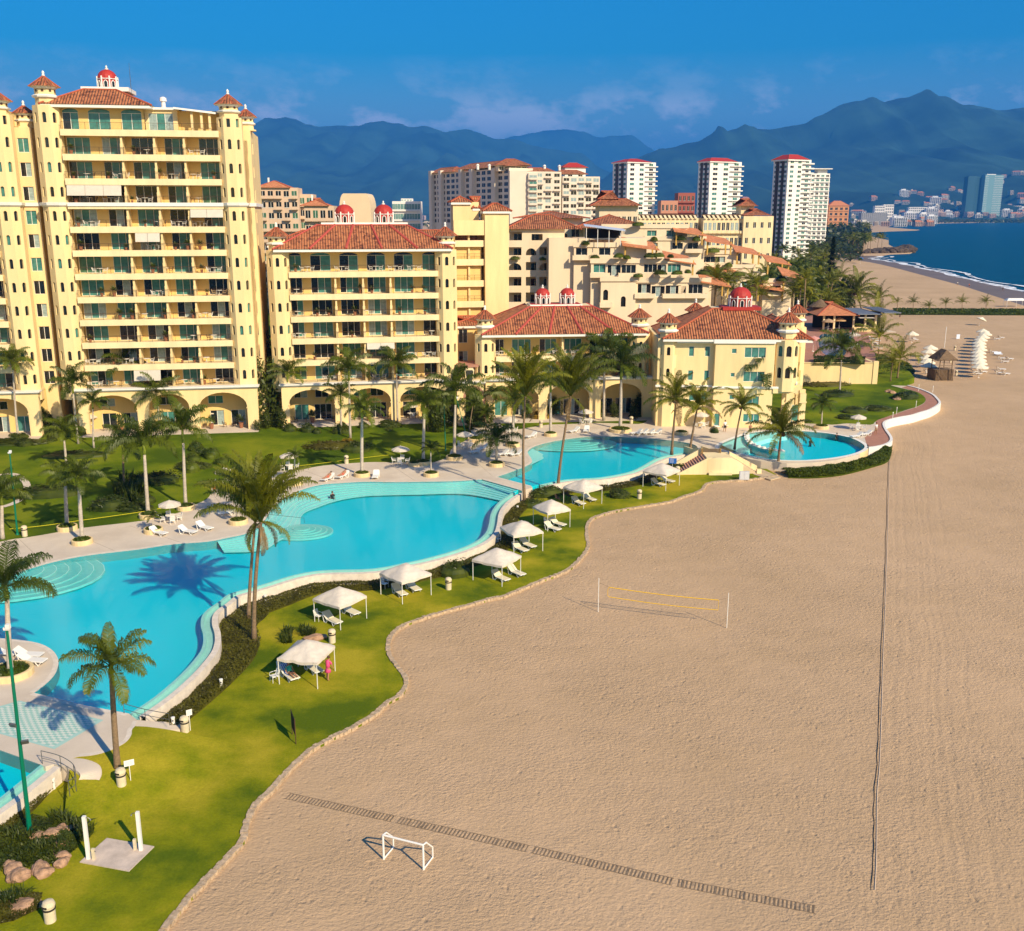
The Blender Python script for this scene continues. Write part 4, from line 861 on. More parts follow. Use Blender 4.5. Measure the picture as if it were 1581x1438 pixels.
for i in range(8):
    a,c_=A[i]; a2,c2_=A[(i+1)%8]; b.face([(cx+a*.95,-1.35,8.05+c_*1.35),(cx+a2*.95,-1.35,8.05+c2_*1.35),(cx+a2*.95,-1.0,8.05+c2_*1.35),(cx+a*.95,-1.0,8.05+c_*1.35)],0)
b.m=[0]*len(b.f); P_=b.f.pop(1); b.m.pop(1); b.build('frame',CRM,mp_); q_=MB(); q_.face([(cx+a*.78*.95,-1.345,8.05+c_*.78*1.35) for a,c_ in A]); q_.build('pebble_panel',mat('pebble',(.05,.05,.04),.8,.6,9,.5,20),mp_)
# ---------------------------------------------------------------- F: corner block with plain walls
PF,rF=frame_at(1030,149,-2)
f2=lambda px,py=333,yl=0:lx(PF,rF,px,py,yl)
RF=thing('corner_block','yellow corner block with plain walls, small windows and one red dome near the oval pool','apartment building',PF,rF)
xa_,xm,xz=f2(1050,520),f2(1104,520),f2(1196,520)
wall_block(RF,xa_-3.2,xm,0,14,DK,14.2,[(4.6,10.6,.75,1.5),(7.0,10.6,.75,1.5),(4.6,7.0,.75,1.5),(7.0,7.0,.75,1.5),(1.0,4.5,.9,.7),(4.9,3.9,2.8,1.4)],[],matl=YEL,name='west_wall',style='teal')
wall_block(RF,xm,xz,-1.0,14,DK,14.3,[(2.4,11.2,.7,.7),(2.4,7.7,.6,.6),(2.4,4.3,.7,.7),(4.3,10.6,3.1,1.5),(4.3,7.0,3.1,1.5),(4.9,3.5,1.9,1.3),(4.6,.9,2.4,1.2),(.3,.05,.8,2.1)],[],matl=YEL,name='front_wall',style='teal')
tF1,tF2=f2(1031,560),f2(1213,560)
turret(RF,tF1,1.0,1.7,DK,14.0,[8.6,11.8],2.6,wh=1.25); turret(RF,tF2,.0,1.8,DK+5.6,14.0,[8.6,11.8],2.8,wh=1.6,ww=.75)
cap(RF,f2(1075,455,12),12,14.6,1.6,2.7); cap(RF,f2(1233,455,12),12,14.6,1.6,2.5); 
for x_,t_ in ((f2(1075,455,12),0),(f2(1233,455,12),0)):
    b=MB(); b.lathe([(1.6,DK),(1.6,14.6)],8,(x_,12),0,PI/8); b.build('turret',YEL,RF)
hip(RF,xa_-2.0,f2(1240,520),-.6,15,14.35,3.9,ins=6.5,name='roof',ov=.7,inx=8.2)
hip(RF,f2(1180,520),f2(1262,480),4,17,13.7,3.0,ins=5,name='side_roof',ov=.7,inx=4.5)
wall_block(RF,xz,f2(1243,520),3.2,15,DK+5.6,13.8,[(2.8,.2,2.2,2.3),(2.8,3.8,2.0,2.3)],[],matl=YEL2,name='loggia_wall')
c=MB(); c.box(xa_-3.4,-.2,7.0,xm-.1,0,7.3); c.box(xm-.2,-1.25,7.0,xz+1,-1.0,7.3); c.build('string_course',WHT,RF)
c=MB(); c.box(xa_-.4,-.3,13.6,xm,-.0,14.2); c.box(xm-.3,-1.3,13.7,xz,-1.0,14.3); c.build('eave_cornice',WHT,RF)
xq=f2(1142,480,6.5); c=MB(); c.box(xq-2.9,4.6,18.0,xq+2.9,8.6,18.5); c.build('roof_platform',RED,RF); dome(RF,xq,6.6,18.5,1.7)
# corner terrace: arcade pillars, curved slab, stair flight
x3=f2(1255,620)
b=MB(); b.box(xz,-1.2,6.3,x3-2.6,9,6.7); b.box(xz,-1.2,6.7,x3-2.6,-1.0,7.2); b.build('corner_terrace',YEL,RF)
for q,yy in ((f2(1213,650),-1),(f2(1234,650),-1),(f2(1242,650),2.5),(f2(1246,640),6)):
    b=MB(); b.box(q-.45,yy-.3,DK,q+.45,yy+.4,6.3); b.box(q-.55,yy-.4,4.9,q+.55,yy+.5,5.1); b.build('pillar',YEL,RF)
b=MB(); b.box(f2(1213,650)-.3,2.0,DK,x3-3,2.2,6.3); b.build('shaded_wall',CRM,RF); win(RF,f2(1216,640),1.9,DK+.4,0,2.2,2.6,'teal',2)
b=MB()
for k in range(9):
    t=k/8; b.box(x3-3.0-.6+t*1.4,-.8+t*11,6.7+t*.0+.0,x3-2.2+t*1.4,.55+t*11,7.6+t*2.6)
b.build('stepped_parapet',YEL,RF)
b=MB(); b.tube([(x3-2.9,-1.2,7.7),(x3-1.2,11,10.7)],.16,6); b.build('parapet_coping',WHT,RF)
b=MB(); b.box(x3-3.4,-3.5,DK-.1,x3-2.2,9,DK+.6); b.box(x3-4.8,-3.5,DK-.1,x3-3.4,-2.6,DK+.4); b.build('planter_wall',CRM,RF)
# ================================================================ MIDDLE DISTANCE AND FAR BUILDINGS
fwc={}
def fwin(parent,x,y,z,rz,w,h,gm,depth_sill=True,fm=WHT):
    key=(round(w,1),round(h,1),gm.name)
    if key not in fwc:
        m=MB(); m.box(0,-.02,0,w,.05,h,0); m.box(-.1,-.05,-.12,w+.1,.06,0,1); m.box(w/2-.05,-.05,0,w/2+.05,0,h,1); fwc[key]=m.mesh('window',[gm,fm])
    return ob('window',fwc[key],parent,(x,y,z),rz)
def facade(root,x0,x1,y0,y1,z0,z1,nf,nb,nr=0,zmin=-1,matl=BEI,ww=.5,wh=.5,glass=(GLD,),balc=0,seed=1,nl=0,lim=96,bm=None,vo=0.):
    "block with recessed window bands: windows set in real pilaster/spandrel relief"
    rr=random.Random(seed); m=MB(); m.box(x0,y0,z0,x1,y1,z1); m.build('wall',matl,root)
    H=(z1-z0)/nf; cnt=0; rest=MB()
    for (n,fx) in ((nb,0),(nr,1),(nl,2)):
        if not n: continue
        L=(x1-x0) if fx==0 else (y1-y0); B=L/n
        for i in range(nf-1,-1,-1):
            if z0+H*i<zmin: continue
            for k in range(n):
                w_=B*ww; h_=H*wh; u=B*k+(B-w_)/2; z=z0+H*i+H*(1-wh)*.4+vo; g=rr.choice(glass)
                p=[(x0+u,y0-.03,0),(x1+.03,y0+u,PI/2),(x0-.03,y1-u,-PI/2)][fx]
                if cnt<lim: fwin(root,p[0],p[1],z,p[2],w_,h_,g); cnt+=1
                else:
                    if fx==0: rest.box(p[0],p[1]-.02,z,p[0]+w_,p[1]+.03,z+h_)
                    elif fx==1: rest.box(p[0]-.03,p[1],z,p[0]+.02,p[1]+w_,z+h_)
                    else: rest.box(p[0]-.02,p[1]-w_,z,p[0]+.03,p[1],z+h_)
    if rest.f: tag(rest.build('upper_windows',glass[0],root),kind='stuff')
    if balc:
        for i in range(nf):
            b=MB(); z=z0+H*i
            for k in range(nb):
                if rr.random()<balc or balc>=1: b.box(x0+(x1-x0)/nb*(k+.08),y0-1.3,z-.1,x0+(x1-x0)/nb*(k+.92),y0,z+.08); b.box(x0+(x1-x0)/nb*(k+.08),y0-1.3,z,x0+(x1-x0)/nb*(k+.92),y0-1.15,z+.9)
            if b.f: b.build('balcony',bm or matl,root)
def place(px,pw,ytop,ybase,Y,phi=0,z0=None):
    "frame at the left edge of a far building; returns origin, rz, width, height above base"
    a=at(px,ybase,Y); a.z=max(0,a.z if z0 is None else z0); rz=R(phi); w_=lx(a,rz,px+pw,ybase); h=at(px,ytop,Y).z
    return a,rz,w_,h
# white towers with red caps
for i,(px,pm,pr,yt,Y,lab) in enumerate([(947,967,1010,250,900,'white apartment tower with a red roof nearest the terraced beige block'),(1079,1093,1141,249,860,'white apartment tower with a red roof, middle one of the three'),(1196,1212,1247,246,640,'tallest white tower with a red roof and a dark shaded flank beside the grove')]):
    P=at(px,340,Y); P.z=0; rt=thing('residential_tower',lab,'tower',P,R(28)); rz=R(28)
    d=at(pm,yt,Y+0); H=d.z; Wf=lx(P,rz,pr)*1.0
    sh=at(pm,333,Y).x-at(px,333,Y).x
    rt.location=Vector((at(pm,333,Y).x,Y,0)); Wf=lx(rt.location,rz,pr); dp=sh/math.sin(rz)*1.0*.95
    n=19 if i<2 else 23
    facade(rt,0,Wf,0,dp,0,H,n,3,nr=0,nl=3,matl=WHT,ww=.42,wh=.5,glass=(GLG,GLD,GLT),seed=i,lim=96)
    c=MB()
    for k in range(n): z=H/n*k; c.box(Wf*.62,-1.4,z,Wf+1.5,dp*.5,z+.25); c.box(Wf*.62,-1.4,z,Wf+1.5,-1.25,z+.9)
    c.build('balcony_stack',WHT,rt)
    c=MB(); c.box(-dp*.0-.3,dp*.25,0,.0,dp*.42,H-1); c.box(-.35,dp*.6,0,0,dp*.8,H-1); c.build('dark_flank_strip',mat('dark_brown_strip',(.07,.055,.05),.8),rt)  # plain dark brown strips on the left side wall
    hip(rt,0,Wf*.8,0,dp,H,3.0,ins=dp*.4,name='roof',ov=1.2,matl=RED,eave=False); c=MB(); c.box(-1.0,-1.0,H-.9,Wf*.8+1,dp+1,H-.05); c.build('eave_cornice',WHT,rt)
P=at(1250,300,900); P.z=0; rt=thing('residential_tower','slim white tower with a flat canopy roof behind the tallest tower','tower',P,R(10)); Wf=lx(P,R(10),1277); H=at(1260,268,900).z
facade(rt,0,Wf,0,14,0,H,18,4,matl=WHT,ww=.6,wh=.45,glass=(GLT,GLD),balc=1,seed=5)
c=MB(); c.box(-1,-2,H+3.5,Wf+1,12,H+4.2); c.box(Wf*.4,2,H,Wf*.9,8,H+3.5); c.build('canopy_roof',WHT,rt)
# beige block H
P=at(727,333,520); P.z=0; rz=R(14); rt=thing('apartment_block','large beige stepped block with brown tile roofs behind the stair tower','apartment building',P,rz)
def hx(px,yl=0): return lx(P,rz,px,333,yl)
def hz(py,Y=525): return at(800,py,Y).z
facade(rt,hx(787,-3),hx(812,-3),-3,12,0,hz(264),17,1,matl=BEI,ww=.01,wh=.01,zmin=99)
facade(rt,hx(812,-3),hx(866,-3),-3,12,0,hz(265),17,4,matl=BEI,ww=.6,wh=.5,glass=(GLD,GLC,GLD),balc=.6,seed=4,zmin=28)
facade(rt,hx(868,-3),hx(925,-3),-3,12,0,hz(272),16,5,matl=BEI,ww=.72,wh=.55,glass=(GLD,GLD,GLC),balc=.35,seed=14,zmin=28)
facade(rt,hx(812),hx(826),-4.8,0,0,hz(268),17,1,matl=BEI,ww=.8,wh=.5,glass=(GLC,GLT),balc=1,seed=8,zmin=28)
x0=hx(668,40); 
q=MB(); 
fl_=thing('apartment_block','dark shaded left wing of the large beige block with many small windows','apartment building',at(668,333,602)*1,R(-60)); fl_.location.z=0
Lw=lx(fl_.location,R(-60),786)
facade(fl_,0,Lw,0,14,0,at(700,264,560).z,18,15,matl=BEI,ww=.62,wh=.6,glass=(GLD,),seed=6,lim=96,zmin=26)
for k in (0,.14,.42,.56,.84):
    c=MB(); c.box(Lw*k,-2.2,0,Lw*k+3.2,0,at(700,258,550).z-(1.5*k)); c.build('pilaster_tower',BEI,fl_)
hip(fl_,-.5,Lw*.32,-1,9,at(700,262,550).z,3,name='roof',ov=.8,eave=False); hip(fl_,Lw*.36,Lw,-1,12,at(700,260,550).z,3.4,name='roof',ov=.8,eave=False)
hip(rt,hx(770),hx(818),2,14,hz(255),3.4,name='roof',ov=1.2,eave=False); facade(rt,hx(772),hx(816),3,13,hz(264),hz(255),1,5,matl=BEI,ww=.7,wh=.6,glass=(GLD,)); hip(rt,hx(800),hx(860),2,11,hz(266),2.6,name='roof',ov=.8,eave=False); hip(rt,hx(860),hx(905),1,9,hz(268),2.2,name='roof',ov=.8,eave=False); hip(rt,hx(880),hx(915),12,20,hz(256),2.5,name='roof',ov=.8,matl=RED,eave=False)
facade(rt,hx(882),hx(914),12,20,0,hz(256),9,2,matl=WHT,ww=.4,wh=.4,glass=(GLD,))
for u in (742,760,800,812,845,868):
    c=MB(); c.lathe([(.7,hz(262)),(.7,hz(256)),(1.0,hz(255.5)),(.3,hz(253))],8,(hx(u),6)); c.build('chimney',WHT,rt)
# cream low hotel M with pergola roof line
P=at(985,345,430); P.z=0; rt=thing('hotel','long low cream hotel with slanting roof pergolas before the white towers','hotel',P,R(3)); rz=R(3)
mx=lambda px,yl=0: lx(P,rz,px,345,yl); mz=lambda py:at(1080,py,430).z
for a,b,yl in ((985,1078,3),(1086,1148,0)):
    facade(rt,mx(a,yl),mx(b,yl),yl,yl+14,0,mz(337),5,13 if a<1000 else 9,matl=CRM,ww=.62,wh=.5,glass=(GLD,GLC),balc=1,seed=9,lim=60)
    c=MB(); n=14 if a<1000 else 9; xa1,xb1_=mx(a,yl),mx(b,yl)
    for k in range(n):
        u=xa1+(xb1_-xa1)*(k+.15)/n; w_=(xb1_-xa1)/n*.5; c.face([(u,yl+4,mz(331)),(u+w_,yl+4,mz(331)),(u+w_*1.1,yl-.8,mz(338)),(u,yl-.8,mz(338))]); c.box(u-.1,yl-.8,mz(338),u+.1,yl+4,mz(338)+.3)
    c.build('roof_pergola',CRM,rt); c=MB(); c.box(xa1,yl+3,mz(338),xb1_,yl+4,mz(331)); c.build('pergola_back_wall',BRN,rt)
facade(rt,mx(1148,-2),mx(1194,-2),-2,14,0,mz(334),5,4,matl=CRM,ww=.35,wh=.35,glass=(GLD,),seed=3)
facade(rt,mx(1143,8),mx(1163,8),8,16,mz(340),mz(318),1,1,matl=CRM,ww=.01,wh=.01); hip(rt,mx(1141,8),mx(1163,8),7,17,mz(318),3.2,name='roof',ov=1,eave=False); hip(rt,mx(1150),mx(1185),-1,12,mz(333),2.8,name='roof',ov=1,eave=False)
# brick tinted building behind
for (a,b,yt,Y,lab,c_,nf) in [(1020,1046,310,700,'salmon pink low building between two white towers',mat('salmon',(.55,.26,.16),.8),3),(1046,1072,298,720,'red brown office block between two white towers',mat('brick_red',(.34,.10,.07),.8),5),(1254,1278,307,2000,'taller orange hotel with tile roof right of the tallest tower',mat('orange_wall',(.62,.27,.10),.8),5),(1279,1310,318,2000,'wide orange hotel with a big tile roof near the far grove',mat('orange_wall2',(.60,.27,.11),.8),3)]:
    P=at(a,333,Y); P.z=0; t_=thing('building',lab,'building',P,0); Wf=lx(P,0,b); H=at(a,yt,Y).z; facade(t_,0,Wf,0,16,0,H,nf+2,4,matl=c_,ww=.5,wh=.45,glass=(GLD,),balc=1,seed=a)
    if Y==2000: hip(t_,0,Wf,0,26,H,9.5,name='roof',ov=1.2,matl=TILEO,eave=False)
# N: terraced beige buildings behind the left towers
for (a,b,yt,Y,nf,nb,lab,rf) in [(401,462,290,330,6,5,'taller beige terraced block with orange roof behind the gap beside the tall tower',1),(462,484,300,335,5,2,'beige middle wing stepping down behind the gap',0),(470,516,318,300,4,4,'lower beige terraced block with deep balconies left of the water tank',1)]:
    P=at(a,333,Y); P.z=0; t_=thing('terraced_block',lab,'apartment building',P,R(4)); Wf=lx(P,R(4),b); H=at(a,yt,Y).z
    facade(t_,0,Wf,0,10,0,H,max(2,nf*2),nb,matl=mat('rosy_stucco',(.66,.47,.32),.85,.08,.3),ww=.62,wh=.5,glass=(GLD,GLD,GLG),balc=.8,seed=a,lim=60)
    if rf: hip(t_,-.2,Wf*.75,0,9,H,2.2,name='roof',ov=.8,matl=TILEO,eave=False); c=MB(); c.box(Wf*.2,4,H+1.5,Wf*.2+.5,4.5,H+3.2); c.build('chimney',WHT,t_)
P=at(549,345,240); t_=thing('water_tank','large cream rounded roof tank house behind the two red domes','tank',P,0)
m=MB(); rad=lx(P,0,573)-0; b=[];n=18; zt=at(549,299,240).z; z0=0
prof=[(-1,0),(-1,.55)]+[(-1+.3*(1-math.cos(q)),.55+.45*math.sin(q)) for q in [PI/2*k/5 for k in range(1,6)]]
PP=[(u,h) for u,h in prof]+[(-u,h) for u,h in prof[::-1]]
zb=at(549,350,240).z; P2=[(u*rad,(zb-2)+(zt-zb+2)*(h)) for u,h in PP]
for y0_,y1_ in ((0,10),):
    m.face([(u,0,h-P.z) for u,h in P2]); m.face([(u,10,h-P.z) for u,h in P2][::-1])
    for i in range(len(P2)-1): m.face([(P2[i][0],0,P2[i][1]-P.z),(P2[i][0],10,P2[i][1]-P.z),(P2[i+1][0],10,P2[i+1][1]-P.z),(P2[i+1][0],0,P2[i+1][1]-P.z)])
m.build('tank_wall',mat('tank_cream',(.78,.58,.36),.8,.05,.3),t_,smooth=False)
b=MB(); b.box(-rad,0,-20,rad,10,zb-2-P.z+.3); b.build('base_wall',CRM,t_)
P=at(606,333,620); P.z=0; t_=thing('office_block','small white and teal stepped glass block on the skyline right of the water tank','building',P,0); Wf=lx(P,0,649); H=at(606,311,620).z
facade(t_,0,Wf,0,15,0,H,7,10,matl=WHT,ww=.85,wh=.55,glass=(GLT,),balc=1,seed=2,lim=40); facade(t_,Wf*.3,Wf*.7,3,10,H,H+1.6,1,4,matl=WHT,ww=.7,wh=.4,glass=(GLT,))
# teal twin towers across the bay
for (a,b,yt,lab) in [(1489,1513,273,'dark teal left hand tower of the glass pair across the bay'),(1515,1543,270,'paler teal right hand tower of the glass pair across the bay')]:
    P=at(a,333,5600); P.z=0; t_=thing('glass_tower',lab,'tower',P,R(18)); Wf=lx(P,R(18),b); H=at(a,yt,5600).z
    gm=mat('teal_tower_l',(.04,.10,.12),.3) if a<1500 else mat('teal_tower_r',(.18,.32,.32),.4)
    m=MB(); m.box(0,0,0,Wf,30,H); m.build('glass_body',gm,t_); m=MB()
    for k in range(26): z=H*k/26; m.box(Wf*.5,-1.5,z,Wf+1,0,z+1.2); m.box(-.5,-.5,z,Wf*.2,0,z+1.0)
    m.box(Wf*.1,5,H,Wf*.6,20,H+4); m.build('balcony_bands',WHT if a>1500 else gm,t_)
# far town: individuals sharing a few meshes
vc=[]
rr=random.Random(4)
for k in range(7):
    m=MB(); w_,d_,h_=rr.uniform(14,34),14,rr.uniform(8,26); nf=max(2,int(h_/3.5)); m.box(-w_/2,0,-2,w_/2,d_,h_,0)
    for i in range(nf):
        z=h_*i/nf+.8
        for j in range(int(w_/5)): u=-w_/2+w_*(j+.2)/int(w_/5); m.box(u,-.3,z,u+w_/int(w_/5)*.6,0,z+h_/nf*.5,1)
        m.box(-w_/2-.5,-1.5,z-.9,w_/2+.5,0,z-.3,0)
    if k%3==0: m.box(-w_*.3,2,h_,w_*.2,10,h_+4,0)
    if k%3==1: m.face([(-w_/2-1,-1,h_),(w_/2+1,-1,h_),(w_/2-4,7,h_+4),(-w_/2+4,7,h_+4)],2); m.face([(-w_/2-1,15,h_),(w_/2+1,15,h_),(w_/2-4,7,h_+4),(-w_/2+4,7,h_+4)][::-1],2)
    vc.append(m.mesh('far_building',[mat(['pale_wall','rose_wall','sand_wall','white_wall'][k%4],[(.62,.58,.52),(.55,.38,.30),(.56,.46,.34),(.74,.72,.70)][k%4],.9),GLD,TILEO]))
town=[]
for k in range(285):
    Y=rr.choice([3300,4200,5600,5600,6000,6300])*rr.uniform(.92,1.08); zone=rr.random()
    if zone<.70: px=rr.uniform(1310,1590)
    elif zone<.82: px=rr.uniform(1590,1700)
    elif zone<.93: px=rr.uniform(1020,1310)
    else: px=rr.uniform(600,945)
    if px>1300 and px<1480: Y=max(Y,3000)
    if px>1440: Y=max(Y,5600)
    up=0
    if Y>5500 and rr.random()<.75: up=1; Y=5500+1500*rr.random()**1.7
    p=at(px,333,Y); town.append((px,Y,p.x,up))
hero=[(1355,2900,20,3),(1378,3100,20,0),(1400,2900,34,3),(1330,2300,0,2),(1368,2500,0,3),(1440,3600,16,0),(1560,3900,16,3),(1470,3700,0,1)]
town.sort(); dbg=[]
FHS=[o for o in COL.objects if o.name.startswith(('foothills','mountain'))]
for i,(px,Y,X,up) in enumerate(town):
    if up:
        X=(px-790.5)/FP*Y*cP
        hs_=[o.ray_cast(Vector((X,Y,3000)),Vector((0,0,-1)),distance=9000) for o in FHS]; up=max([h_[1].z for h_ in hs_ if h_[0]]+[-1])+2; dbg.append(up)
    side='on the wooded slope across the bay' if up>0 else ('in the far town left of the white towers' if px<945 else 'in the far town between the white towers' if px<1310 else 'in the far town around the bay shore')
    tag(ob('far_building',vc[rr.randrange(7)],None,(X,Y,up+1),rr.uniform(-.5,.5),sc_=rr.uniform(.8,1.4)*(1.5 if Y>4500 else 1)),'small pale building '+side,'building','small buildings of the far town '+side)
for px,yt,yb,Y,w_,k,lab in [(1350,318,338,5000,15,0,'white stepped apartment block on the far shore right of the orange hotels'),(1363,316,338,5100,16,3,'pale glass fronted slab on the far shore'),(1402,320,337,5600,34,3,'long white hotel on the far shore in the middle of the bay'),(1330,329,337,3600,40,2,'long low grey shed roofed hotel close to the second beach'),(1552,318,336,6200,24,3,'white domed hotel right of the teal glass pair'),(1440,324,336,5600,16,1,'rose coloured block on the far shore')]:
    P=at(px,333,Y); P.z=0; t_=thing('hotel',lab,'hotel',P,0); Wf=lx(P,0,px+w_); H=at(px,yt,Y).z
    facade(t_,0,Wf,0,30,0,H,6,max(4,w_//3),matl=[WHT,mat('rose_wall',(.55,.38,.30),.9),mat('grey_wall',(.3,.3,.3),.9),WHT][k],ww=.6,wh=.45,glass=(GLD,),lim=96)
# ---------------------------------------------------------------- G: terraced condominiums
GM=mat('condo_stucco',(.78,.62,.42),.85,.10,.3)
def condo(name,label,px0,px1,Y,phi,levels,seed,arch_=False,pav=()):
    """levels: (px_left,px_right,y_top,y_floor,setback,windows[(px,w,h)] , roof)"""
    P=at(px0,333,Y); P.z=0; rz=R(phi); t_=thing(name,label,'apartment building',P,rz); rr=random.Random(seed)
    for (a,b,yt,yf,sb,wins,rf) in levels:
        xa1,xb1_=lx(P,rz,a,333,sb),lx(P,rz,b,333,sb); zt=at(a,yt,Y+sb).z; zf=at(a,yf,Y+sb).z
        z0=DK if rf!='float' else zf
        hs_=[]
        for w_ in wins:
            u=lx(P,rz,w_[0],333,sb)-xa1; hs_.append((u,zf+w_[3]-z0 if len(w_)>3 else zf+.9-z0,w_[1],w_[2])+((True,) if len(w_)>4 else ()))
        if rf=='flat' and wins:
            for w_ in wins[::2]:
                u=lx(P,rz,w_[0],333,sb); c=MB(); c.box(u-.7,sb-1.1,zf+.15,u+w_[1]+.7,sb,zf+.3); c.box(u-.7,sb-1.1,zf+.3,u+w_[1]+.7,sb-1.0,zf+1.0); c.box(u-.7,sb-1.0,zf+.3,u-.6,sb,zf+1.0); c.box(u+w_[1]+.6,sb-1.0,zf+.3,u+w_[1]+.7,sb,zf+1.0); c.build('balcony',GM,t_)
        hs_=[h for h in hs_ if h[0]>.1 and h[0]+h[2]<xb1_-xa1-.1 and h[1]>0.02 and h[1]+h[3]<zt-z0-.05]
        wall_block(t_,xa1,xb1_,sb,sb+9,z0,zt,hs_,[],depth=.35,matl=GM,rr=rr)
        if rf=='tile': hip(t_,xa1,xb1_,sb,sb+9,zt,1.9,name='roof',ov=.7,eave=False)
        elif rf=='flat' or rf=='float':
            c=MB(); c.box(xa1-.2,sb-.25,zt-.1,xb1_+.3,sb,zt+.75); c.box(xb1_,sb,zt-.1,xb1_+.3,sb+9,zt+.75); c.build('parapet',GM,t_)
        if rf=='balc':
            c=MB(); c.box(xa1-.2,sb-1.6,zf-.2,xb1_+.3,sb,zf); c.box(xa1-.2,sb-1.6,zf-.2,xb1_+.3,sb-1.4,zf+.9); c.build('balcony',GM,t_)
    for (a,yt,w_,sb) in pav:    # tile roofed terrace pavilions
        x=lx(P,rz,a,333,sb); z=at(a,yt,Y+sb).z; c=MB(); D=4.4
        V=[(x-.5,sb-.9,z+.55),(x+w_,sb-1.1,z-.3),(x+w_-.4,sb+D,z+.9),(x-.1,sb+D,z+1.9)]; 
        c.face(V,0); c.face([(v[0],v[1],v[2]-.18) for v in V][::-1],1)
        for i in range(4): p,q=V[i],V[(i+1)%4]; c.face([p,q,(q[0],q[1],q[2]-.18),(p[0],p[1],p[2]-.18)],0)
        r_=c.build('pavilion_roof',[TILEO,BRN],t_); c=MB()
        for u,v in ((x+.2,sb),(x+w_-.4,sb-.2),(x+w_-.4,sb+D-.4)): c=MB(); c.box(u-.14,v-.14,z-2.4,u+.14,v+.14,z+.3); c.build('pavilion_post',mat('ochre_post',(.55,.33,.08),.8),t_)
        pass
    return t_,P,rz
# arcaded wing
P=at(784,333,192); P.z=0; rz=R(2); t_=thing('terraced_condominium','cream arcaded wing with open loggias and a tile roof beside the yellow stair tower','apartment building',P,rz)
gx=lambda px,yl=0:lx(P,rz,px,333,yl); gz=lambda py:at(820,py,192).z
fl5=[gz(y) for y in (474,449,425,402,379)]
for i,z in enumerate(fl5):
    zt_=(fl5[i+1] if i<4 else gz(354)); 
    cols=[(784,806),(811,829),(832,853),(856,872)]
    hs_=[]
    for j,(a,b) in enumerate(cols):
        if i==4 and j>0: continue
        hs_.append(arch(gx(a)+.15,.9,gx(b)-.1,zt_-z-.55,min(1.1,(zt_-z)*.35)) if (i,j) in ((2,0),(3,1),(2,2)) else rect(gx(a)+.15,.9,gx(b)-.1,zt_-z-.35))
    if i==4: hs_=[rect(.3,.9,gx(806),zt_-z-.5),rect(gx(821),.9,gx(838),zt_-z-.9)]
    if i==3: hs_=hs_[:3]
    m=MB(); m.panel((0,0,z),(1,0,0),gx(872),zt_-z,hs_,.3); m.build('loggia_wall',GM,t_)
    m=MB(); m.box(0,.3,z-.2,gx(872),3,z); m.build('loggia_floor',GM,t_)
    for j,(a,b) in enumerate(cols): win(t_,gx(a)+1.2,2.95,z+.1,0,1.6,2.0,'dark',2)
m=MB(); m.box(0,3.0,DK,gx(872),10,gz(354)); m.box(0,0,DK,gx(872),.3,fl5[0]); m.box(gx(872),-.2,DK,gx(886),9,gz(385)); m.build('main_wall',GM,t_)
hip(t_,0,gx(893),-.2,12,gz(354),2.6,name='roof',ov=.6,eave=False,ins=5.5)
W3=[(890,1.9,1.1),(927,1.9,1.1)]
condo('terraced_condominium','cream terraced block with green windows and a covered roof bar above the twin red domes',848,1000,188,2,[
 (848,1000,368,381,0,[(853,1.3,1.4,.6),(864,1.3,1.4,.6),(875,1.3,1.4,.6),(887,1.3,1.4,.6)],'none'),
 (887,998,381,403,-.8,[(890,2.1,1.3,1.0),(926,2.1,1.3,1.0)],'flat'),
 (914,1070,406,430,-2.5,[(918,2.2,1.5,1.0),(940,2.4,2.0,.4),(962,2.6,2.0,.4),(997,2.4,1.5,1.0),(1018,1.6,2.0,.4),(1034,2.4,1.5,1)],'flat'),
 (930,985,434,476,-4.0,[(934,.9,1.9,1.4,1),(962,.9,1.9,.2,1)],'flat'),
 (985,1100,436,462,-3.2,[(988,2.4,1.7,1.0),(1010,2.4,1.9,.4),(1032,2.8,2.0,.4),(1052,1.4,1.3,1.0),(1068,2.6,1.7,.9)],'flat')],3,pav=[(965,383,6.3,-1.8),(1032,405,5.2,-2),(1090,440,5.0,-3)])
# more stepped condos receding towards the grove
condo('terraced_condominium','cream stepped block behind the covered roof bar with hanging plants',930,1075,215,3,[
 (930,1062,352,372,0,[(1000,2.0,1.2),(1030,2.2,1.2),(950,1.4,1.2)],'flat'),(990,1090,371,392,-1,[(1001,2.2,1.3),(1040,2.2,1.3),(1064,2.2,1.3)],'flat')],5,pav=[(1044,361,6,-2),(1093,376,5.5,-2)])
condo('terraced_condominium','lowest cream stepped block half hidden by palms left of the grove',1060,1200,228,4,[
 (1060,1142,392,412,0,[(1086,3.2,1.3),(1108,2.2,1.3)],'flat'),(1100,1168,414,436,-1,[(1110,2.2,1.3),(1140,2.2,1.3)],'flat')],6,pav=[(1140,392,5.5,-1),(1189,407,5.2,-1.5),(1104,421,6,-3)])
condo('terraced_condominium','small cream terraced house with a white wall behind the corner block turrets',1120,1240,205,2,[
 (1120,1185,428,452,0,[(1150,2.2,1.3),(1168,2.2,1.3)],'flat'),(1185,1235,436,458,-1,[(1196,2.2,1.2)],'flat')],7,pav=[(1176,447,5.5,-2),(1215,428,4,-2)])
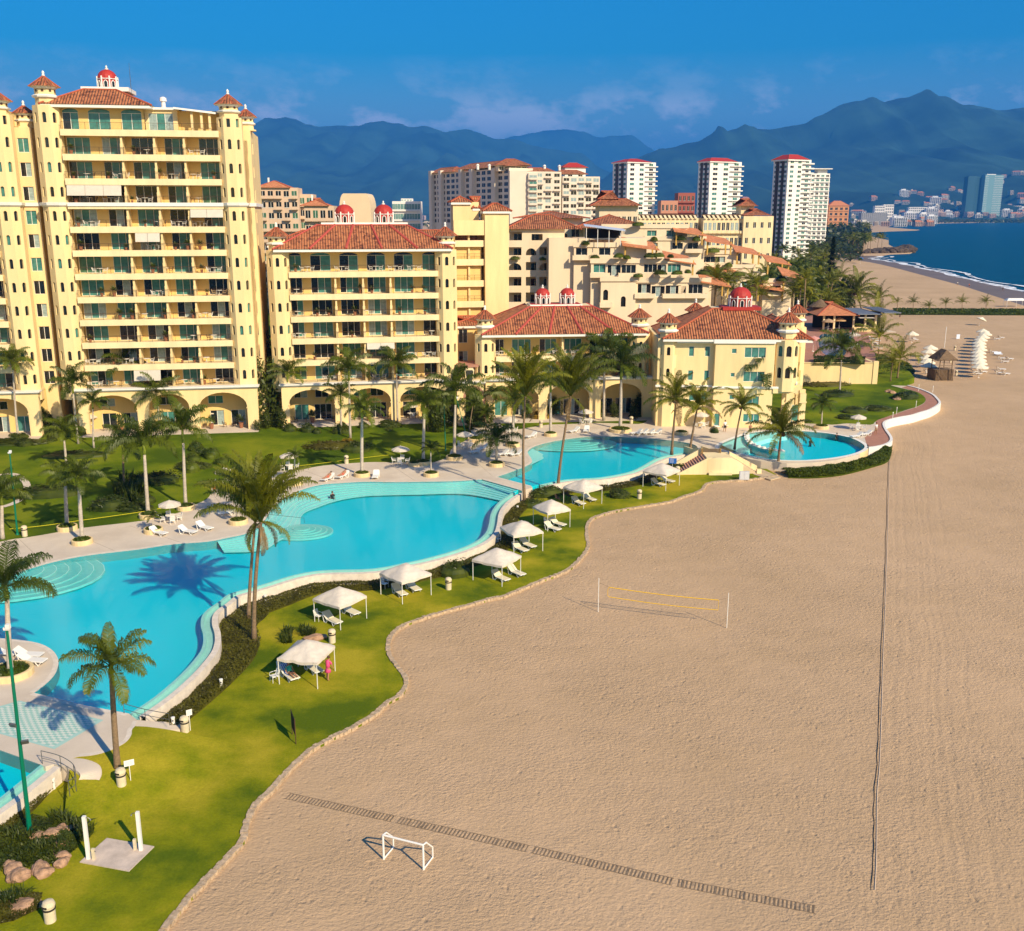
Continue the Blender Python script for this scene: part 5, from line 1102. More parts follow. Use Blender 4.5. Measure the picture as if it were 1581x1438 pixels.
# long tile roof with covered bar behind
P=at(900,333,240); P.z=0; t_=thing('tile_roof_house','wide brown tile roofed house behind the arcaded wing','house',P,0); z=at(900,352,240).z
facade(t_,lx(P,0,905),lx(P,0,1000),0,12,DK,z,4,4,matl=GM,ww=.5,wh=.4,glass=(GLD,)); hip(t_,lx(P,0,890),lx(P,0,1000),-1,16,z,3,name='roof',ov=.8,eave=False)
P=at(810,333,250); P.z=0; t_=thing('tile_roof_house','tile roofed house left of the wide brown roof, behind the loggias','house',P,0); z=at(810,337,250).z
facade(t_,0,lx(P,0,900),0,12,DK,z,4,4,matl=GM,ww=.5,wh=.4,glass=(GLD,)); hip(t_,-2,lx(P,0,905),-1,16,z,1.6,name='roof',ov=.8,eave=False)
P=at(925,333,300); P.z=0; t_=thing('villa','cream villa with a square tile cap roof just left of the first white tower','house',P,0); z=at(925,318,300).z
facade(t_,0,lx(P,0,985),0,14,DK,z,4,7,matl=GM,ww=.6,wh=.4,glass=(GLD,)); hip(t_,-2,lx(P,0,985),-1,15,z,2.0,name='roof',ov=.8,eave=False,ins=4); facade(t_,lx(P,0,928),lx(P,0,950),3,10,z,at(925,314,300).z+1,1,3,matl=GM,ww=.4,wh=.3,glass=(GLD,)); hip(t_,lx(P,0,927),lx(P,0,951),2,10,at(925,313,300).z+1,2.4,name='roof',ov=.8,eave=False)
# ---------------------------------------------------------------- restaurant, its pool and the yellow garden wall
zR=4.0
wy0=G(1255,593,DK).y
P=Vector((G(1255,593,DK).x,wy0,0)); t_=thing('garden_wall','long plain yellow retaining wall behind the right hand lawn','wall',P,0); L=G(1350,593,DK).x-P.x; hz_=at(1300,561,wy0).z
m=MB(); m.box(-3,0,DK-.3,L,.5,hz_); m.box(L-.3,.0,DK-.3,L+.35,9,hz_-.0); m.build('wall',YEL,t_); m=MB(); m.box(L-.5,-.15,DK,L+.45,.7,hz_+.35); m.box(-3,-.1,hz_,L-.5,.6,hz_+.12); m.build('coping',YEL,t_)
tp=[Vector((P.x-3,wy0+.6,0)),Vector((P.x+L,wy0+.6,0))]+[G(*p,hz_-.1) for p in [(1352,550),(1345,530),(1338,512),(1338,482),(1240,482)]]
m=MB(); m.prism(tp if False else ensure(tp),-.1,hz_-.05); tag(m.build('terrace_ground',TERR),'raised terracotta terrace around the restaurant pool','paving',kind='structure'); ZR=hz_-.05
rp=smooth([G(*p,ZR) for p in [(1268,545),(1262,530),(1266,517),(1285,516),(1308,514.5),(1320,517),(1318,526),(1312,533),(1309,540),(1305,549),(1285,552)]],4,True)
m=MB(); m.prism(ensure(rp),ZR+.01,ZR+.012); t2=thing('restaurant_pool','small deep blue pool on the terracotta restaurant terrace','pool',(0,0,0)); m.build('water_surface',mat('deep_pool_blue',(.01,.14,.24),.12,spec=.5),t2)
m=MB(); a=offset(rp,.25,True); b=offset(rp,-.1,True); strip(m,zz(b,ZR+.05),zz(a,ZR+.05),0,True); m.build('coping',TERR,t2)
P=Vector((G(1270,516,ZR).x,G(1300,512,ZR).y,ZR)); t_=thing('beach_restaurant','open sided beach restaurant with orange tile and flat grey roofs','restaurant',P,0)
ry=lambda px:lx(P,0,px,500); zr=at(1290,487,P.y).z-ZR; Dp=15
m=MB()
for px in (1272,1288,1318,1336,1352): m.box(ry(px)-.2,0,0,ry(px)+.2,.4,zr)
m.build('pillar',CRM,t_); m=MB(); m.box(ry(1272),9,0,ry(1380),9.3,zr); m.build('back_wall',DRK,t_)  # near-black wall colour stands in for the shade inside the restaurant
m=MB(); m.box(ry(1318),-.5,0,ry(1345),-.2,1.1); m.build('bar_counter',YEL,t_)
V=[(ry(1268),-1,zr),(ry(1322),-1,zr),(ry(1322),Dp,zr+.3),(ry(1280),Dp,zr+2.6)]
hip(t_,ry(1262),ry(1321),-.6,Dp,zr,2.6,name='tile_roof',ov=.4,matl=TILEO,eave=False,inx=6)
GR=mat('grey_roof',(.22,.24,.27),.6,.15,.4)
for a,b,z_,y0_,y1_ in ((1321,1358,zr+.25,-1.2,Dp),(1358,1384,zr+.7,-2.5,Dp-2)):
    m=MB(); m.box(ry(a),y0_,z_,ry(b),y1_,z_+.15)
    for k in range(8): u=ry(a)+(ry(b)-ry(a))*k/8; m.box(u,y0_,z_+.15,u+.05,y1_,z_+.2)
    m.build('grey_roof',GR,t_)
m=MB(); m.box(ry(1322),-2.2,zr-.5,ry(1345),-.8,zr-.4); m.build('awning',AWN,t_)
m=MB(); m.lathe([(2.8,zr+1.4),(1.5,zr+2.3),(.2,zr+3.2)],14,(ry(1280),8)); m.build('thatch_cone',THATCH,t_)
m=MB(); m.box(ry(1360),-2,0,ry(1380),6,.1); m.build('floor_slab',CONC,t_)

# covered roof bar and parapet plants of the terraced blocks
t_=thing('roof_bar','dark open roof bar with a slanting white blue canopy among the terraced blocks','roof bar',at(905,380,186.5)); b0=t_.location; XR=at(958,380,186.5).x-b0.x
m=MB(); m.box(0,3.0,-.2,XR,3.2,3.0); m.build('shade_back_wall',DRK,t_)  # near-black sheet paints in the shade at the back of the bar
m=MB(); m.add([(-.4,-.3,3.5),(XR+.8,-.5,2.6),(XR+.8,2.6,2.9),(-.4,2.6,3.8),(-.4,-.3,3.62),(XR+.8,-.5,2.72),(XR+.8,2.6,3.02),(-.4,2.6,3.92)],[(0,3,2,1),(4,5,6,7),(0,1,5,4),(1,2,6,5),(2,3,7,6),(3,0,4,7)]); m.build('slanting_canopy',mat('pale_blue_canopy',(.45,.5,.6),.6),t_)
for u in (0,XR*.33,XR*.66,XR):
    m=MB(); m.tube([(u,0,-.3),(u,0,3.3-.8*u/XR)],.07,5); m.build('post',WHT,t_)
m=MB(); m.box(XR*.1,1.2,0,XR*.8,1.8,1.1); m.build('bar_counter',BRN,t_)
# ================================================================ VEGETATION
def frond(m,az,e0,L,droop,seed,n=22,w=.5,mat=0,leaf_w=.03,twist=0.,wind=(0,0),hang=.35):
    r=random.Random(seed); pts=[]; p=Vector((0,0,0)); e=e0; a=az; seg=10
    for i in range(seg+1):
        pts.append(p.copy()); t=i/seg
        d=Vector((math.cos(a)*math.cos(e),math.sin(a)*math.cos(e),math.sin(e)))+Vector((wind[0],wind[1],0))*t
        d.normalize(); p=p+d*L/seg; e-=droop*(.35+1.3*t)/seg
    m.tube(pts[::2],[.045*L/3*(1-.8*k/5) for k in range(6)],3,mat,cap=False)
    side0=Vector((-math.sin(az),math.cos(az),0))
    for i in range(n):
        t=.12+.87*i/(n-1); q=t*seg; k=min(int(q),seg-1); c=pts[k].lerp(pts[k+1],q-k); T=(pts[k+1]-pts[k]).normalized()
        S=T.cross(Vector((0,0,1)));  S=side0 if S.length<.05 else S.normalized(); U=S.cross(T)
        ll=w*L*.5*(math.sin(PI*min(1,t*.85+.12))**.6)*r.uniform(.85,1.1)
        for s in (-1,1):
            d=(S*s*(.80)+T*.55+U*(.12+r.uniform(-.32,.32))).normalized(); c1=c+d*ll*.5; c2=c1+(d*(1-hang)+Vector((wind[0]*.6,wind[1]*.6,-hang*1.6))).normalized()*ll*.5
            lw=T*leaf_w*L*.26; m.add([c-lw*.6,c+lw*.6,c1+lw,c1-lw,c2],[(0,1,2,3),(3,2,4)],mat)
def crown(kind,seed,dense=1):
    r=random.Random(seed); m=MB()
    if kind=='royal':
        n=14
        for i in range(n):
            k=i/n; az=i*2.4+r.uniform(-.2,.2); e0=R(82-95*k+r.uniform(-8,8)); frond(m,az,e0,1.0*r.uniform(.88,1.1),R(95+r.uniform(-15,15)),seed*50+i,int(52*dense),.62,0,.043 if dense>.9 else .10,hang=.6)
    elif kind=='coco':
        n=22
        for i in range(n):
            k=i/n; az=i*2.4+r.uniform(-.25,.25); e0=R(86-100*k+r.uniform(-9,9)); frond(m,az,e0,1.0*r.uniform(.85,1.1),R(80+r.uniform(-15,20)),seed*50+i,int(56*dense),.40,2 if k>.93 else 0,.034 if dense>.9 else .08,wind=(-.12,.05),hang=.6)
        for i in range(9): 
            q=r.uniform(0,6.28); m.lathe([(.001,-.10),(.035,-.08),(.045,-.05),(.03,-.015),(.001,0)],6,(.08*math.cos(q),.08*math.sin(q)),1)
    elif kind=='tuft':
        n=30
        for i in range(n):
            k=i/n; az=i*2.4+r.uniform(-.3,.3); e0=R(88-52*k**1.3+r.uniform(-6,6)) if k<.84 else R(r.uniform(-55,-5)); frond(m,az,e0,(1.0 if k<.84 else .5)*r.uniform(.85,1.08),R(58+45*k+r.uniform(-15,15)),seed*50+i,60,.34,2 if k>.93 else 0,.030,wind=(-.05,.03),hang=.7)
    elif kind=='wind':
        n=18
        for i in range(n):
            k=i/n; az=i*2.4+r.uniform(-.25,.25); e0=R(80-85*k+r.uniform(-9,9)); frond(m,az,e0,1.0*r.uniform(.85,1.1),R(75+r.uniform(-15,20)),seed*50+i,int(34*dense),.40,0,.034 if dense>.9 else .10,wind=(-.55,.2),hang=.45)
    return m
CR={}
for i in range(4): CR['royal',i]=crown('royal',i+1).mesh('crown',[LFR,BARK,LFD])
for i in range(3): CR['coco',i]=crown('coco',i+11).mesh('crown',[LFC,BRN,LFD])
for i in range(2): CR['tuft',i]=crown('tuft',i+41).mesh('crown',[LFC,BRN,LFD])
for i in range(3): CR['wind',i]=crown('wind',i+21).mesh('crown',[LFC,BRN,LFD])
for i in range(4): CR['far',i]=crown('wind' if i%2 else 'royal',i+31,.45).mesh('crown',[LFC if i%2 else LFR,BRN,LFD])
vi=[0]
def palm(label,kind,base,top,Lf,rb,rt_,name='palm_tree',cat='palm tree',group=None,bend=.0,crownk=None,shaft=None,bark=None,loc=None):
    "base, top: world points; Lf frond length"
    vi[0]+=1; k=vi[0]; base=Vector(base); top=Vector(top); t_=thing(name,label,cat,base,0,group); d=top-base; m=MB()
    pts=[];rs=[]; n=9
    side=Vector((d.y,-d.x,0)); side=side.normalized() if side.length>.1 else Vector((1,0,0))
    for i in range(n+1):
        t=i/n; pts.append(Vector((d.x*t**1.4,d.y*t**1.4,d.z*t))+side*bend*math.sin(PI*t)); f=rb*(1.35 if i==0 else 1.12 if i==1 else 1)*(1-t)+rt_*t
        if kind=='royal': f*=1+.12*math.sin(PI*t)
        rs.append(f)
    m.tube(pts,rs,8); m.build('trunk',bark or (BARKW if kind=='royal' else BARK),t_,smooth=True)
    z=d
    if kind=='royal' and shaft!=0:
        s=MB(); h=shaft or Lf*.42; s.tube([d,d+Vector((0,0,h*.25)),d+Vector((0,0,h))],[rt_*1.15,rt_*1.3,rt_*.7],8); s.build('crownshaft',SHAFT,t_,smooth=True); z=d+Vector((0,0,h*.9))
    ck=crownk or kind; nv={'royal':4,'coco':3,'wind':3,'far':4,'tuft':2}[ck]
    ob('crown',CR[ck,k%nv],t_,z,(0,0,(k*1.7)%6.28 if ck!='wind' else ((k*1.7)%1.0)-.5),sc_=(Lf,Lf,Lf))
    return t_
def palm_px(label,kind,b,tp,rpx,zg,lean=0,**kw):
    "b, tp: base and trunk top pixels; rpx crown radius in pixels"
    B=G(b[0],b[1],zg); T=at(tp[0],tp[1],B.y); Lf=rpx*(B.y*cP+(HC-T.z)*sP)/FP*(1.3 if kind=='royal' and rpx<50 else 1.12)
    thin={'royal':(.20,.15),'coco':(.22,.13),'wind':(.17,.10)}[kind]
    ths=kw.pop('th',1); return palm(label,kind,B,T,Lf,thin[0]*ths,thin[1]*ths,**kw)
Dk,Lw_=DK,0.0
PALMS=[
('royal palm with full green fronds leaning over the lawn bin with a sign','royal',(182,1190),(172,1040),72,.6,dict(bark=BARK,th=.9,shaft=.5)),
('royal palm in the ring planter at the left loungers beside the lamp pole','royal',(17,1043),(11,925),78,DK,dict(shaft=1.0)),
('coconut palm with bent trunk foot at the pool wall, left of the two tallest','coco',(384,958),(394,806),96,0,dict(th=.72,bend=-.2,crownk='tuft')),
('tallest coconut palm standing on the lawn beside the big pool','coco',(392.6,993),(403,806),114,0,dict(th=.85,bend=.15,crownk='tuft')),
('straight coconut palm at the dam between the two larger pools','coco',(810,779),(811,612),78,0,dict(th=.8,bend=-.2,crownk='tuft')),
('curved coconut palm leaning right at the edge of the middle pool','coco',(861,758),(881,612),80,0,dict(th=.85,bend=.5,crownk='tuft')),
('yellow green shafted royal palm in a deck planter beside the empty deck chair','royal',(559,734),(559,646),30,DK,{}),
('royal palm with thick grey trunk behind the planter with a thin palm','royal',(653.6,715),(655,640),32,DK,{}),
('dense dark royal palm beside the umbrella at the garden corner','royal',(701.5,706),(703,625),44,DK,{}),
('young palm with feathery bluish fronds in a planter at the dam','royal',(766.6,716.5),(767,683),34,DK,dict(th=.9,shaft=.3)),
('tiny thin palm in a planter between two royal palms by the big pool','royal',(665.6,732.4),(665,697),15,DK,dict(th=.45,shaft=.3)),
('tiny palm with bare crown in the planter by the two towel loungers','royal',(455,745.7),(455,708),14,DK,dict(th=.45,shaft=.3)),
('tall slim royal palm in front of the six storey block','royal',(541,676.6),(539,588),36,DK,dict(th=.8)),
('short royal palm with drooping fronds left of the slim tall one','royal',(527,666),(526,622),24,DK,dict(th=.7)),
('slim grey palm with hanging fronds in front of the middle arcade pier','royal',(614,652.7),(612,577),30,DK,dict(th=.7)),
('palm beside the left pier of the six storey block','royal',(444.6,655),(444,590),28,DK,dict(th=.7)),
('royal palm with yellow shaft in the round deck planter nearest the left edge','royal',(127.5,836.5),(122,752),34,DK,{}),
('royal palm rising behind the leftmost round deck planter','royal',(104,815),(101,750),30,DK,{}),
('royal palm with white trunk and drooping crown by the patio table','royal',(229,795),(223,702),46,DK,{}),
('tall royal palm with white trunk right of the patio table umbrella','royal',(287,783),(283,684),44,DK,dict(th=.9)),
('dark thin palm in the middle of the garden shrubs','royal',(192,755),(190,702),34,DK,dict(th=.7,bark=BARK)),
('short palm in the garden left of the dark thin palm','royal',(103,719.6),(99,680),30,DK,dict(th=.8)),
('leaning palm at the left picture edge above the deck bin','royal',(4,832),(3,780),38,DK,{}),
('tall palm in front of the second arcade pier of the tall tower','royal',(198,660),(195,580),36,DK,dict(th=.8)),
('palm in front of the left end of the tall tower','royal',(121,685.5),(113,608),32,DK,dict(th=.7)),
('thin palm just right of the palm at the left end of the tall tower','royal',(145,692),(143.5,632),22,DK,dict(th=.6)),
('slim palm before the tower at the left picture edge','royal',(28,677.6),(20,572),28,DK,dict(th=.7)),
('palm with round crown in front of the middle arch of the tall tower','royal',(246,667),(244,627),34,DK,dict(th=.7)),
('royal palm in the planter behind the tallest coconut palm','royal',(368,806),(365,765),34,DK,{}),
('knee high young palm in the planter left of the deck loungers','royal',(237,820),(235,800),12,DK,dict(th=.3,shaft=.2)),
('dark crowned royal palm left of the twin royal palm','royal',(850,671),(850,606),26,DK,{}),
('royal palm with yellow shaft left of the straight coconut palm','royal',(791.6,687),(793,635),30,DK,{}),
('stout twin royal palm in the wide planter by the middle pool','royal',(957.7,663),(959,586),46,DK,dict(th=1.2)),
('tall royal palm in the lawn bed left of the twin palm','royal',(932,650),(933,565),40,DK,{}),
('dark ball headed palm beside the last arcade arch','royal',(922.6,643),(923,598),18,DK,dict(th=.6)),
('coconut palm with yellow crown heart by the blue sign','coco',(1037,702),(1044,617),48,DK,dict(th=.85)),
('leaning coconut palm beside the stair bridge','coco',(1065,699),(1077,628),44,DK,dict(th=.8,bend=.2)),
('sparse coconut palm leaning over the left end of the oval pool','coco',(1134,694),(1145.5,628),36,DK,dict(th=.7)),
('tall royal palm in front of the plain corner block','royal',(1172,654.6),(1176,594),46,DK,{}),
('wind tossed coconut palm in front of the oval pool','coco',(1201,721.5),(1206,668),56,0.2,dict(th=.9)),
('small palm in the planter behind the oval pool','royal',(1268,659),(1269.6,634),18,DK,dict(th=.5)),
('small palm by the loungers behind the stair bridge','royal',(1110,650),(1111,630),17,DK,dict(th=.5)),
('tall dark palm standing before the long yellow garden wall','royal',(1296,608),(1299,556),36,DK,dict(th=.8)),
('thin young coconut palm at the right end of the garden wall','wind',(1374.7,589),(1378,560),24,DK,dict(th=.7)),
('yellow crowned coconut palm right of the thin young one by the wall','wind',(1385.5,584),(1390,553),40,DK,{}),
('double crowned coconut palm beside the restaurant terrace loungers','wind',(1356,551),(1358,520),38,3,{}),
('bent coconut palm in front of the flat grey roof','wind',(1352,512),(1355,488),32,3,{}),
('coconut palm with yellow green crown behind the grey roof','wind',(1352,492),(1357,461),28,1,{}),
('big bushy coconut palm behind the restaurant','coco',(1330,482),(1322,452),40,0,{}),
('slender coconut palm alone on the sand right of the dark conifer','wind',(1291,452),(1298,428),21,0,dict(th=.8)),
('bushy coconut palm left of the big one behind the restaurant','coco',(1310,478),(1306,458),30,0,{}),
]
for lab,kd,b,tp,rp_,zg,kw in PALMS: palm_px(lab,kd,b,tp,rp_,zg,**dict(kw))
for i,(x,yt,ln) in enumerate([(1385,462,9),(1409.5,463,12),(1434,469,11),(1460,464,11),(1485,463,12),(1522,462,12)]):
    palm_px('%s young palm from the left in the row on the green strip across the sand'%ORD[i],'wind',(x,483),(x+.5,yt+4),ln,0,th=.7,group='young palms on the green strip')
rg=random.Random(77)
def grove(n,x0,x1,y0,y1,h,rp0,label,group,ck='far'):
    for i in range(n):
        cx=rg.uniform(x0,x1); cy=rg.uniform(y0,y1); hh=h*rg.uniform(.75,1.15); T=G(cx,cy,hh); B=Vector((T.x+rg.uniform(-1.5,1.5),T.y,0)); 
        palm(label,'coco',B,T,rg.uniform(.85,1.2)*rp0,.25,.16,group=group,crownk=ck)
grove(78,1180,1288,374,440,10.5,4.8,'coconut palm in the dense grove between the terraced blocks and the beach','palms of the dense grove')
grove(20,1075,1190,380,402,10.5,4.4,'coconut palm in front of the long cream hotel','palms before the cream hotel')
grove(22,1195,1262,420,455,9,3.8,'coconut palm in the gardens below the terraced blocks','palms in the terraced gardens')
grove(24,1298,1366,365,373,12,6.0,'wind bent palm on the sandy point before the breakwater','palms on the sandy point')
grove(40,1195,1345,336,352,14,9.0,'palm in the far grove beyond the sandy point','palms of the far grove')
grove(16,1240,1300,440,470,8,3.8,'coconut palm at the garden edge between the terraced blocks and the restaurant','palms near the restaurant gardens')
# leaf ball shrubs
def shrub_mesh(seed,n=420,col=LFB,flat=.6,ls=.16):
    r=random.Random(seed); m=MB()
    lobes=[(Vector((r.uniform(-.45,.45),r.uniform(-.45,.45),r.uniform(.2,.5)*flat)),r.uniform(.35,.6)) for _ in range(6)]
    for i in range(n):
        c,q=r.choice(lobes); d=Vector((r.gauss(0,1),r.gauss(0,1),r.gauss(.3,1))).normalized(); p=c+d*q*r.uniform(.75,1.05); p.z=max(.02,p.z*flat*1.3)
        a=Vector((r.gauss(0,1),r.gauss(0,1),r.gauss(0,.6))).normalized(); b=a.cross(d); b=b.normalized() if b.length>.01 else Vector((0,0,1)); s=ls*r.uniform(.6,1.3)
        m.face([p-a*s,p+b*s*.45,p+a*s,p-b*s*.45])
    if flat<1.2: m.lathe([(.80,.0),(.78,flat*.35),(.6,flat*.62),(.3,flat*.78),(.02,flat*.80)],14)
    return m.mesh('shrub',col)
SH={k:[shrub_mesh(i+j*10,n,c,fl_,ls) for i in range(3)] for j,(k,n,c,fl_,ls) in enumerate([('green',1500,LFB,.8,.075),('round',1300,LFH,.8,.075),('croton',900,LFY,.9,.09),('cover',1200,LFG,.35,.08),('tall',1100,LFB,1.5,.11)])}
def spiky(seed,n=60,L=1.0,col=LFB):
    r=random.Random(seed); m=MB()
    for i in range(n):
        az=r.uniform(0,6.28); e=r.uniform(.5,1.5); o=Vector((r.uniform(-.35,.35),r.uniform(-.35,.35),0)); l=L*r.uniform(.6,1); d=Vector((math.cos(az)*math.cos(e),math.sin(az)*math.cos(e),math.sin(e))); s=Vector((-math.sin(az),math.cos(az),0))*.035
        p1=o+d*l*.6; p2=p1+(d+Vector((0,0,-.7))).normalized()*l*.4; m.add([o-s,o+s,p1+s,p1-s,p2],[(0,1,2,3),(3,2,4)])
    return m.mesh('spiky_plant',col)
SPK=[spiky(i) for i in range(3)]
sc_n=[0]
def shrub(label,kind,px,py,z,s,sx=1,sz=1,group=None,cat='shrub',name='shrub'):
    sc_n[0]+=1; p=G(px,py,z); me=SPK[sc_n[0]%3] if kind=='spiky' else SH[kind][sc_n[0]%3]
    return tag(ob(name,me,None,p,sc_n[0]*1.3 if sx==1 else .15,sc_=(s*sx,s,s*sz)),label,cat,group)
for a in [
('wide low dark hedge bed at the left edge of the garden','green',20,685,DK,2.2,3,.35),('long clipped hedge in the garden left of the white path','green',68,765,DK,2.2,2.3,.7),
('low hedge bed with brown leaves before the tower arcade','green',115,705,DK,2.0,2.6,.4),('clipped oval hedge in the upper garden','green',300,722,DK,1.6,1.8,.6),
('dark rounded bush left of the shrub cluster','green',170,785,DK,1.9,1.3,.9),('rounded hedge right of the shrub cluster','green',248,745,DK,1.8,1.5,.8),('low hedge in front of the shrub cluster','green',210,787,DK,1.5,1.6,.6),
('oval flower bed hedge before the six storey block','cover',520,690,DK,2.6,1.8,.9),('round shrub beside the oval flower bed','green',550,697,DK,1.6,1.5,.9),('shrub at the foot of the slim grey palm','green',603,659,DK,1.4,1.6,.9),
('yellow leaved croton in the middle lawn bed','croton',535,686,DK,1.0,1.3,.8),('golden croton bush beside the curving path','croton',1000,640,DK,1.3,1.3,1.0),('reddish croton by the E arcade pier','croton',835,646,DK,1.3,1.6,.9),
('dark low bush left of the golden croton','green',985,643,DK,1.1,1.8,.6),('bush below the leaning palms behind the bridge','green',1060,648,DK,1.9,1.6,1.0),('bush below the windows of the corner block','green',1040,645,DK,1.6,1.4,1.4),
('bush between umbrella and corner block','tall',1052,640,DK,1.5,1,1.3),
('low dark round bush below the wall palm','green',1293,611,DK,2.4,1.6,.45),('dark oval bush in the right lawn','green',1357,633,DK,1.9,1.5,.5),('flowering round bush near the beach walk','green',1398,615,DK,2.0,1.5,.8),
('dark bush left of the umbrella on the right lawn','green',1320,637,DK,1.8,1.5,.6),('brown leaved bush under the umbrella on the right lawn','green',1308,646,DK,1.5,1.3,.5),
('low red leaved bed at the foot of the garden wall','cover',1275,595,DK,2.6,2.2,.7),
('flowering shrub near the bin on the lawn beside the sixth canopy','green',702,887,0,1.5,1.2,.9),('round leafy bush left of the bin by the seventh canopy','green',957,767,0,1.3,1.2,.9),('leafy shrub against the dam wall','green',843,765,0,1.6,1.5,.9),('shrub at the foot of the straight coconut palm','green',822,782,0,1.2,1.3,.8),
('low bush beneath the blue sign','green',1050,722,0,1.6,1.5,.5),('bush on the stair bridge parapet','round',1103,668,DK+.9,.8,1,1.1),
('tall bush between the two tall blocks, nearest the garden','tall',412,655,DK,2.6,1,2.0),('leafy tree like bush behind the tall bush between the blocks','tall',420,642,DK,3.0,1,2.0),
('bush at the foot of the leftmost garden palms','green',110,672,DK,1.8,1.5,.9),('bush beside the left pier of the tall tower','tall',72,665,DK,1.6,1,1.2),('bush in front of the last arcade arch','tall',985,640,DK,1.3,1,1.2)]:
    shrub(*a[:8])
for i in range(26):
    px,py=rg.uniform(655,760),rg.uniform(640,668)
    shrub('leafy areca clump in the dense planting before the terracotta arch','tall',px,py,DK,rg.uniform(.9,1.5),1,rg.uniform(1,1.9),'areca clumps before the terracotta arch')
for i,(px,py,s) in enumerate([(195,750,1.3),(210,765,1.3),(203,775,1.1),(188,762,1.2)]): tag(ob('fan_palm_shrub',SPK[i%3],None,G(px,py,DK),i,sc_=(s*1.6,s*1.6,s*2)),'dark spiky palm shrub in the garden cluster','shrub','spiky palm shrubs in the garden cluster')
for i,(px,py,s,lab) in enumerate([(455,985,1.0,'spiky plant with orange flowers behind the lowest canopy, left one'),(473,980,1.0,'spiky plant right beside the reddish rock'),(105,1275,1.1,'spiky plant at the top of the rock bed'),(75,1315,1.0,'spiky plant in the middle of the rock bed'),(20,1300,1.2,'spiky plant at the left of the rock bed'),(40,1330,.9,'spiky plant low in the rock bed'),(125,1290,.8,'spiky plant behind the left shower post'),(25,1395,1.0,'spiky plant at the bottom left corner by the flat rock')]):
    for j in range(3): tag(ob('spiky_plant',SPK[(i+j)%3],None,G(px+rg.uniform(-14,14),py+rg.uniform(-7,7),0),i+j,sc_=s*.95),lab,'plant','spiky plants of one clump')
# ground cover and hedge strips: uncountable leaves
def cover(name,label,A,B,z0,n,s,matl,h=.35,seed=3,arc=1.0):
    r=random.Random(seed); m=MB(); N=min(len(A),len(B))
    for i in range(n):
        t=r.random()*(N-1.001); k=int(t); a=A[k].lerp(A[k+1],t-k); b=B[k].lerp(B[k+1],t-k); q=r.random(); p=a.lerp(b,q); 
        p=Vector((p.x,p.y,z0+h*(math.sin(PI*min(1,max(0,q*.9+.05)))**.5)*arc*(1+.5*noise.noise(p*.7))*r.uniform(.75,1.05)))
        u=Vector((r.gauss(0,1),r.gauss(0,1),r.gauss(0,.5))).normalized(); v=u.cross(Vector((r.gauss(0,.5),r.gauss(0,.5),1))).normalized(); q=s*r.uniform(.6,1.3)
        m.face([p-u*q,p+v*q*.5,p+u*q,p-v*q*.5])
    M2=MB()
    C=[a.lerp(b,.5) for a,b in zip(A[:N],B[:N])]; strip(M2,zz(A[:N],z0-.02),zz(C,z0+h*.55*arc)); strip(M2,zz(C,z0+h*.55*arc),zz(B[:N],z0-.02))
    off=len(m.v); m.v+=M2.v; m.f+=[tuple(i+off for i in f) for f in M2.f]; m.m+=[0]*len(M2.f)
    return tag(m.build(name,matl),label,'ground cover',kind='stuff')
HA=resample(zz(o1,0),100); HB=resample(zz(offset(o1,1.6*s1),0),100)
# widen the strip where the photo shows it wider
HB=[a.lerp(b,1.0+.9*math.exp(-((i-72)/14)**2)) for i,(a,b) in enumerate(zip(HA,HB))]
cover('hedge_strip','dark brown green ground cover along the overflow wall of the big pool',HA,HB,0,26000,.085,LFG,.55)
HA=resample(zz(o2[2:-3],0),60); HB=resample(zz(offset(o2[2:-3],1.5*s2),0),60); cover('hedge_strip','ground cover along the overflow wall of the middle pool',HA,HB,0,7000,.09,LFG,.5,4)
HA=resample(zz(o4[1:],0),20); HB=resample(zz(offset(o4[1:],1.5*s4),0),20); cover('hedge_strip','ground cover with pink flowers below the small pool wall',resample(GL([(78,1188),(40,1228),(0,1262),(-40,1290)],0),20),resample(GL([(100,1200),(62,1243),(20,1285),(-20,1320)],0),20),0,5000,.08,LFG,.5,5)
A=resample(smooth(GL([(1205,728),(1240,727),(1290,722),(1330,713),(1355,700),(1366,690)],0),5),50); B=resample(smooth(GL([(1218,737),(1255,737.5),(1300,733),(1343,722),(1372,711),(1377,690)],0),5),50); cover('hedge','bright green low hedge curving around the oval pool on the sand',A,B,-.1,16000,.13,LFH,.9,6)
A=GL([(1378,478),(1440,478.5),(1520,479),(1700,480)],0); B=GL([(1382,486),(1440,486),(1520,486.5),(1720,487)],0); cover('green_strip','long low green strip of beach plants crossing the sand',resample(A,60),resample(B,60),-.1,12000,.35,LFH,1.0,7)
A=GL([(1335,545),(1370,556),(1400,566)],0); B=GL([(1345,592),(1385,590),(1412,580)],0); cover('ground_cover','green planting at the right end of the garden wall',resample(A,20),resample(B,20),.4,7000,.2,LFH,.8,8)
A=GL([(1256,556),(1300,556),(1335,558)],ZR); B=GL([(1256,562),(1300,562),(1335,563)],ZR); cover('hedge','dark hedge on top of the garden wall',resample(A,20),resample(B,20),ZR,3500,.16,LFB,1.1,9)
A=GL([(-40,1250),(30,1255),(90,1270),(125,1290)],0); B=GL([(-40,1350),(30,1345),(90,1335),(120,1310)],0); cover('ground_cover','dark ground cover between the rocks of the bed',resample(A,20),resample(B,20),0,6000,.09,LFB,.35,10)
A=GL([(-40,1380),(20,1378),(66,1382)],0); B=GL([(-40,1438),(20,1425),(60,1405)],0); cover('ground_cover','dark ground cover at the bottom left corner',resample(A,20),resample(B,20),0,5000,.07,LFG,.3,11)
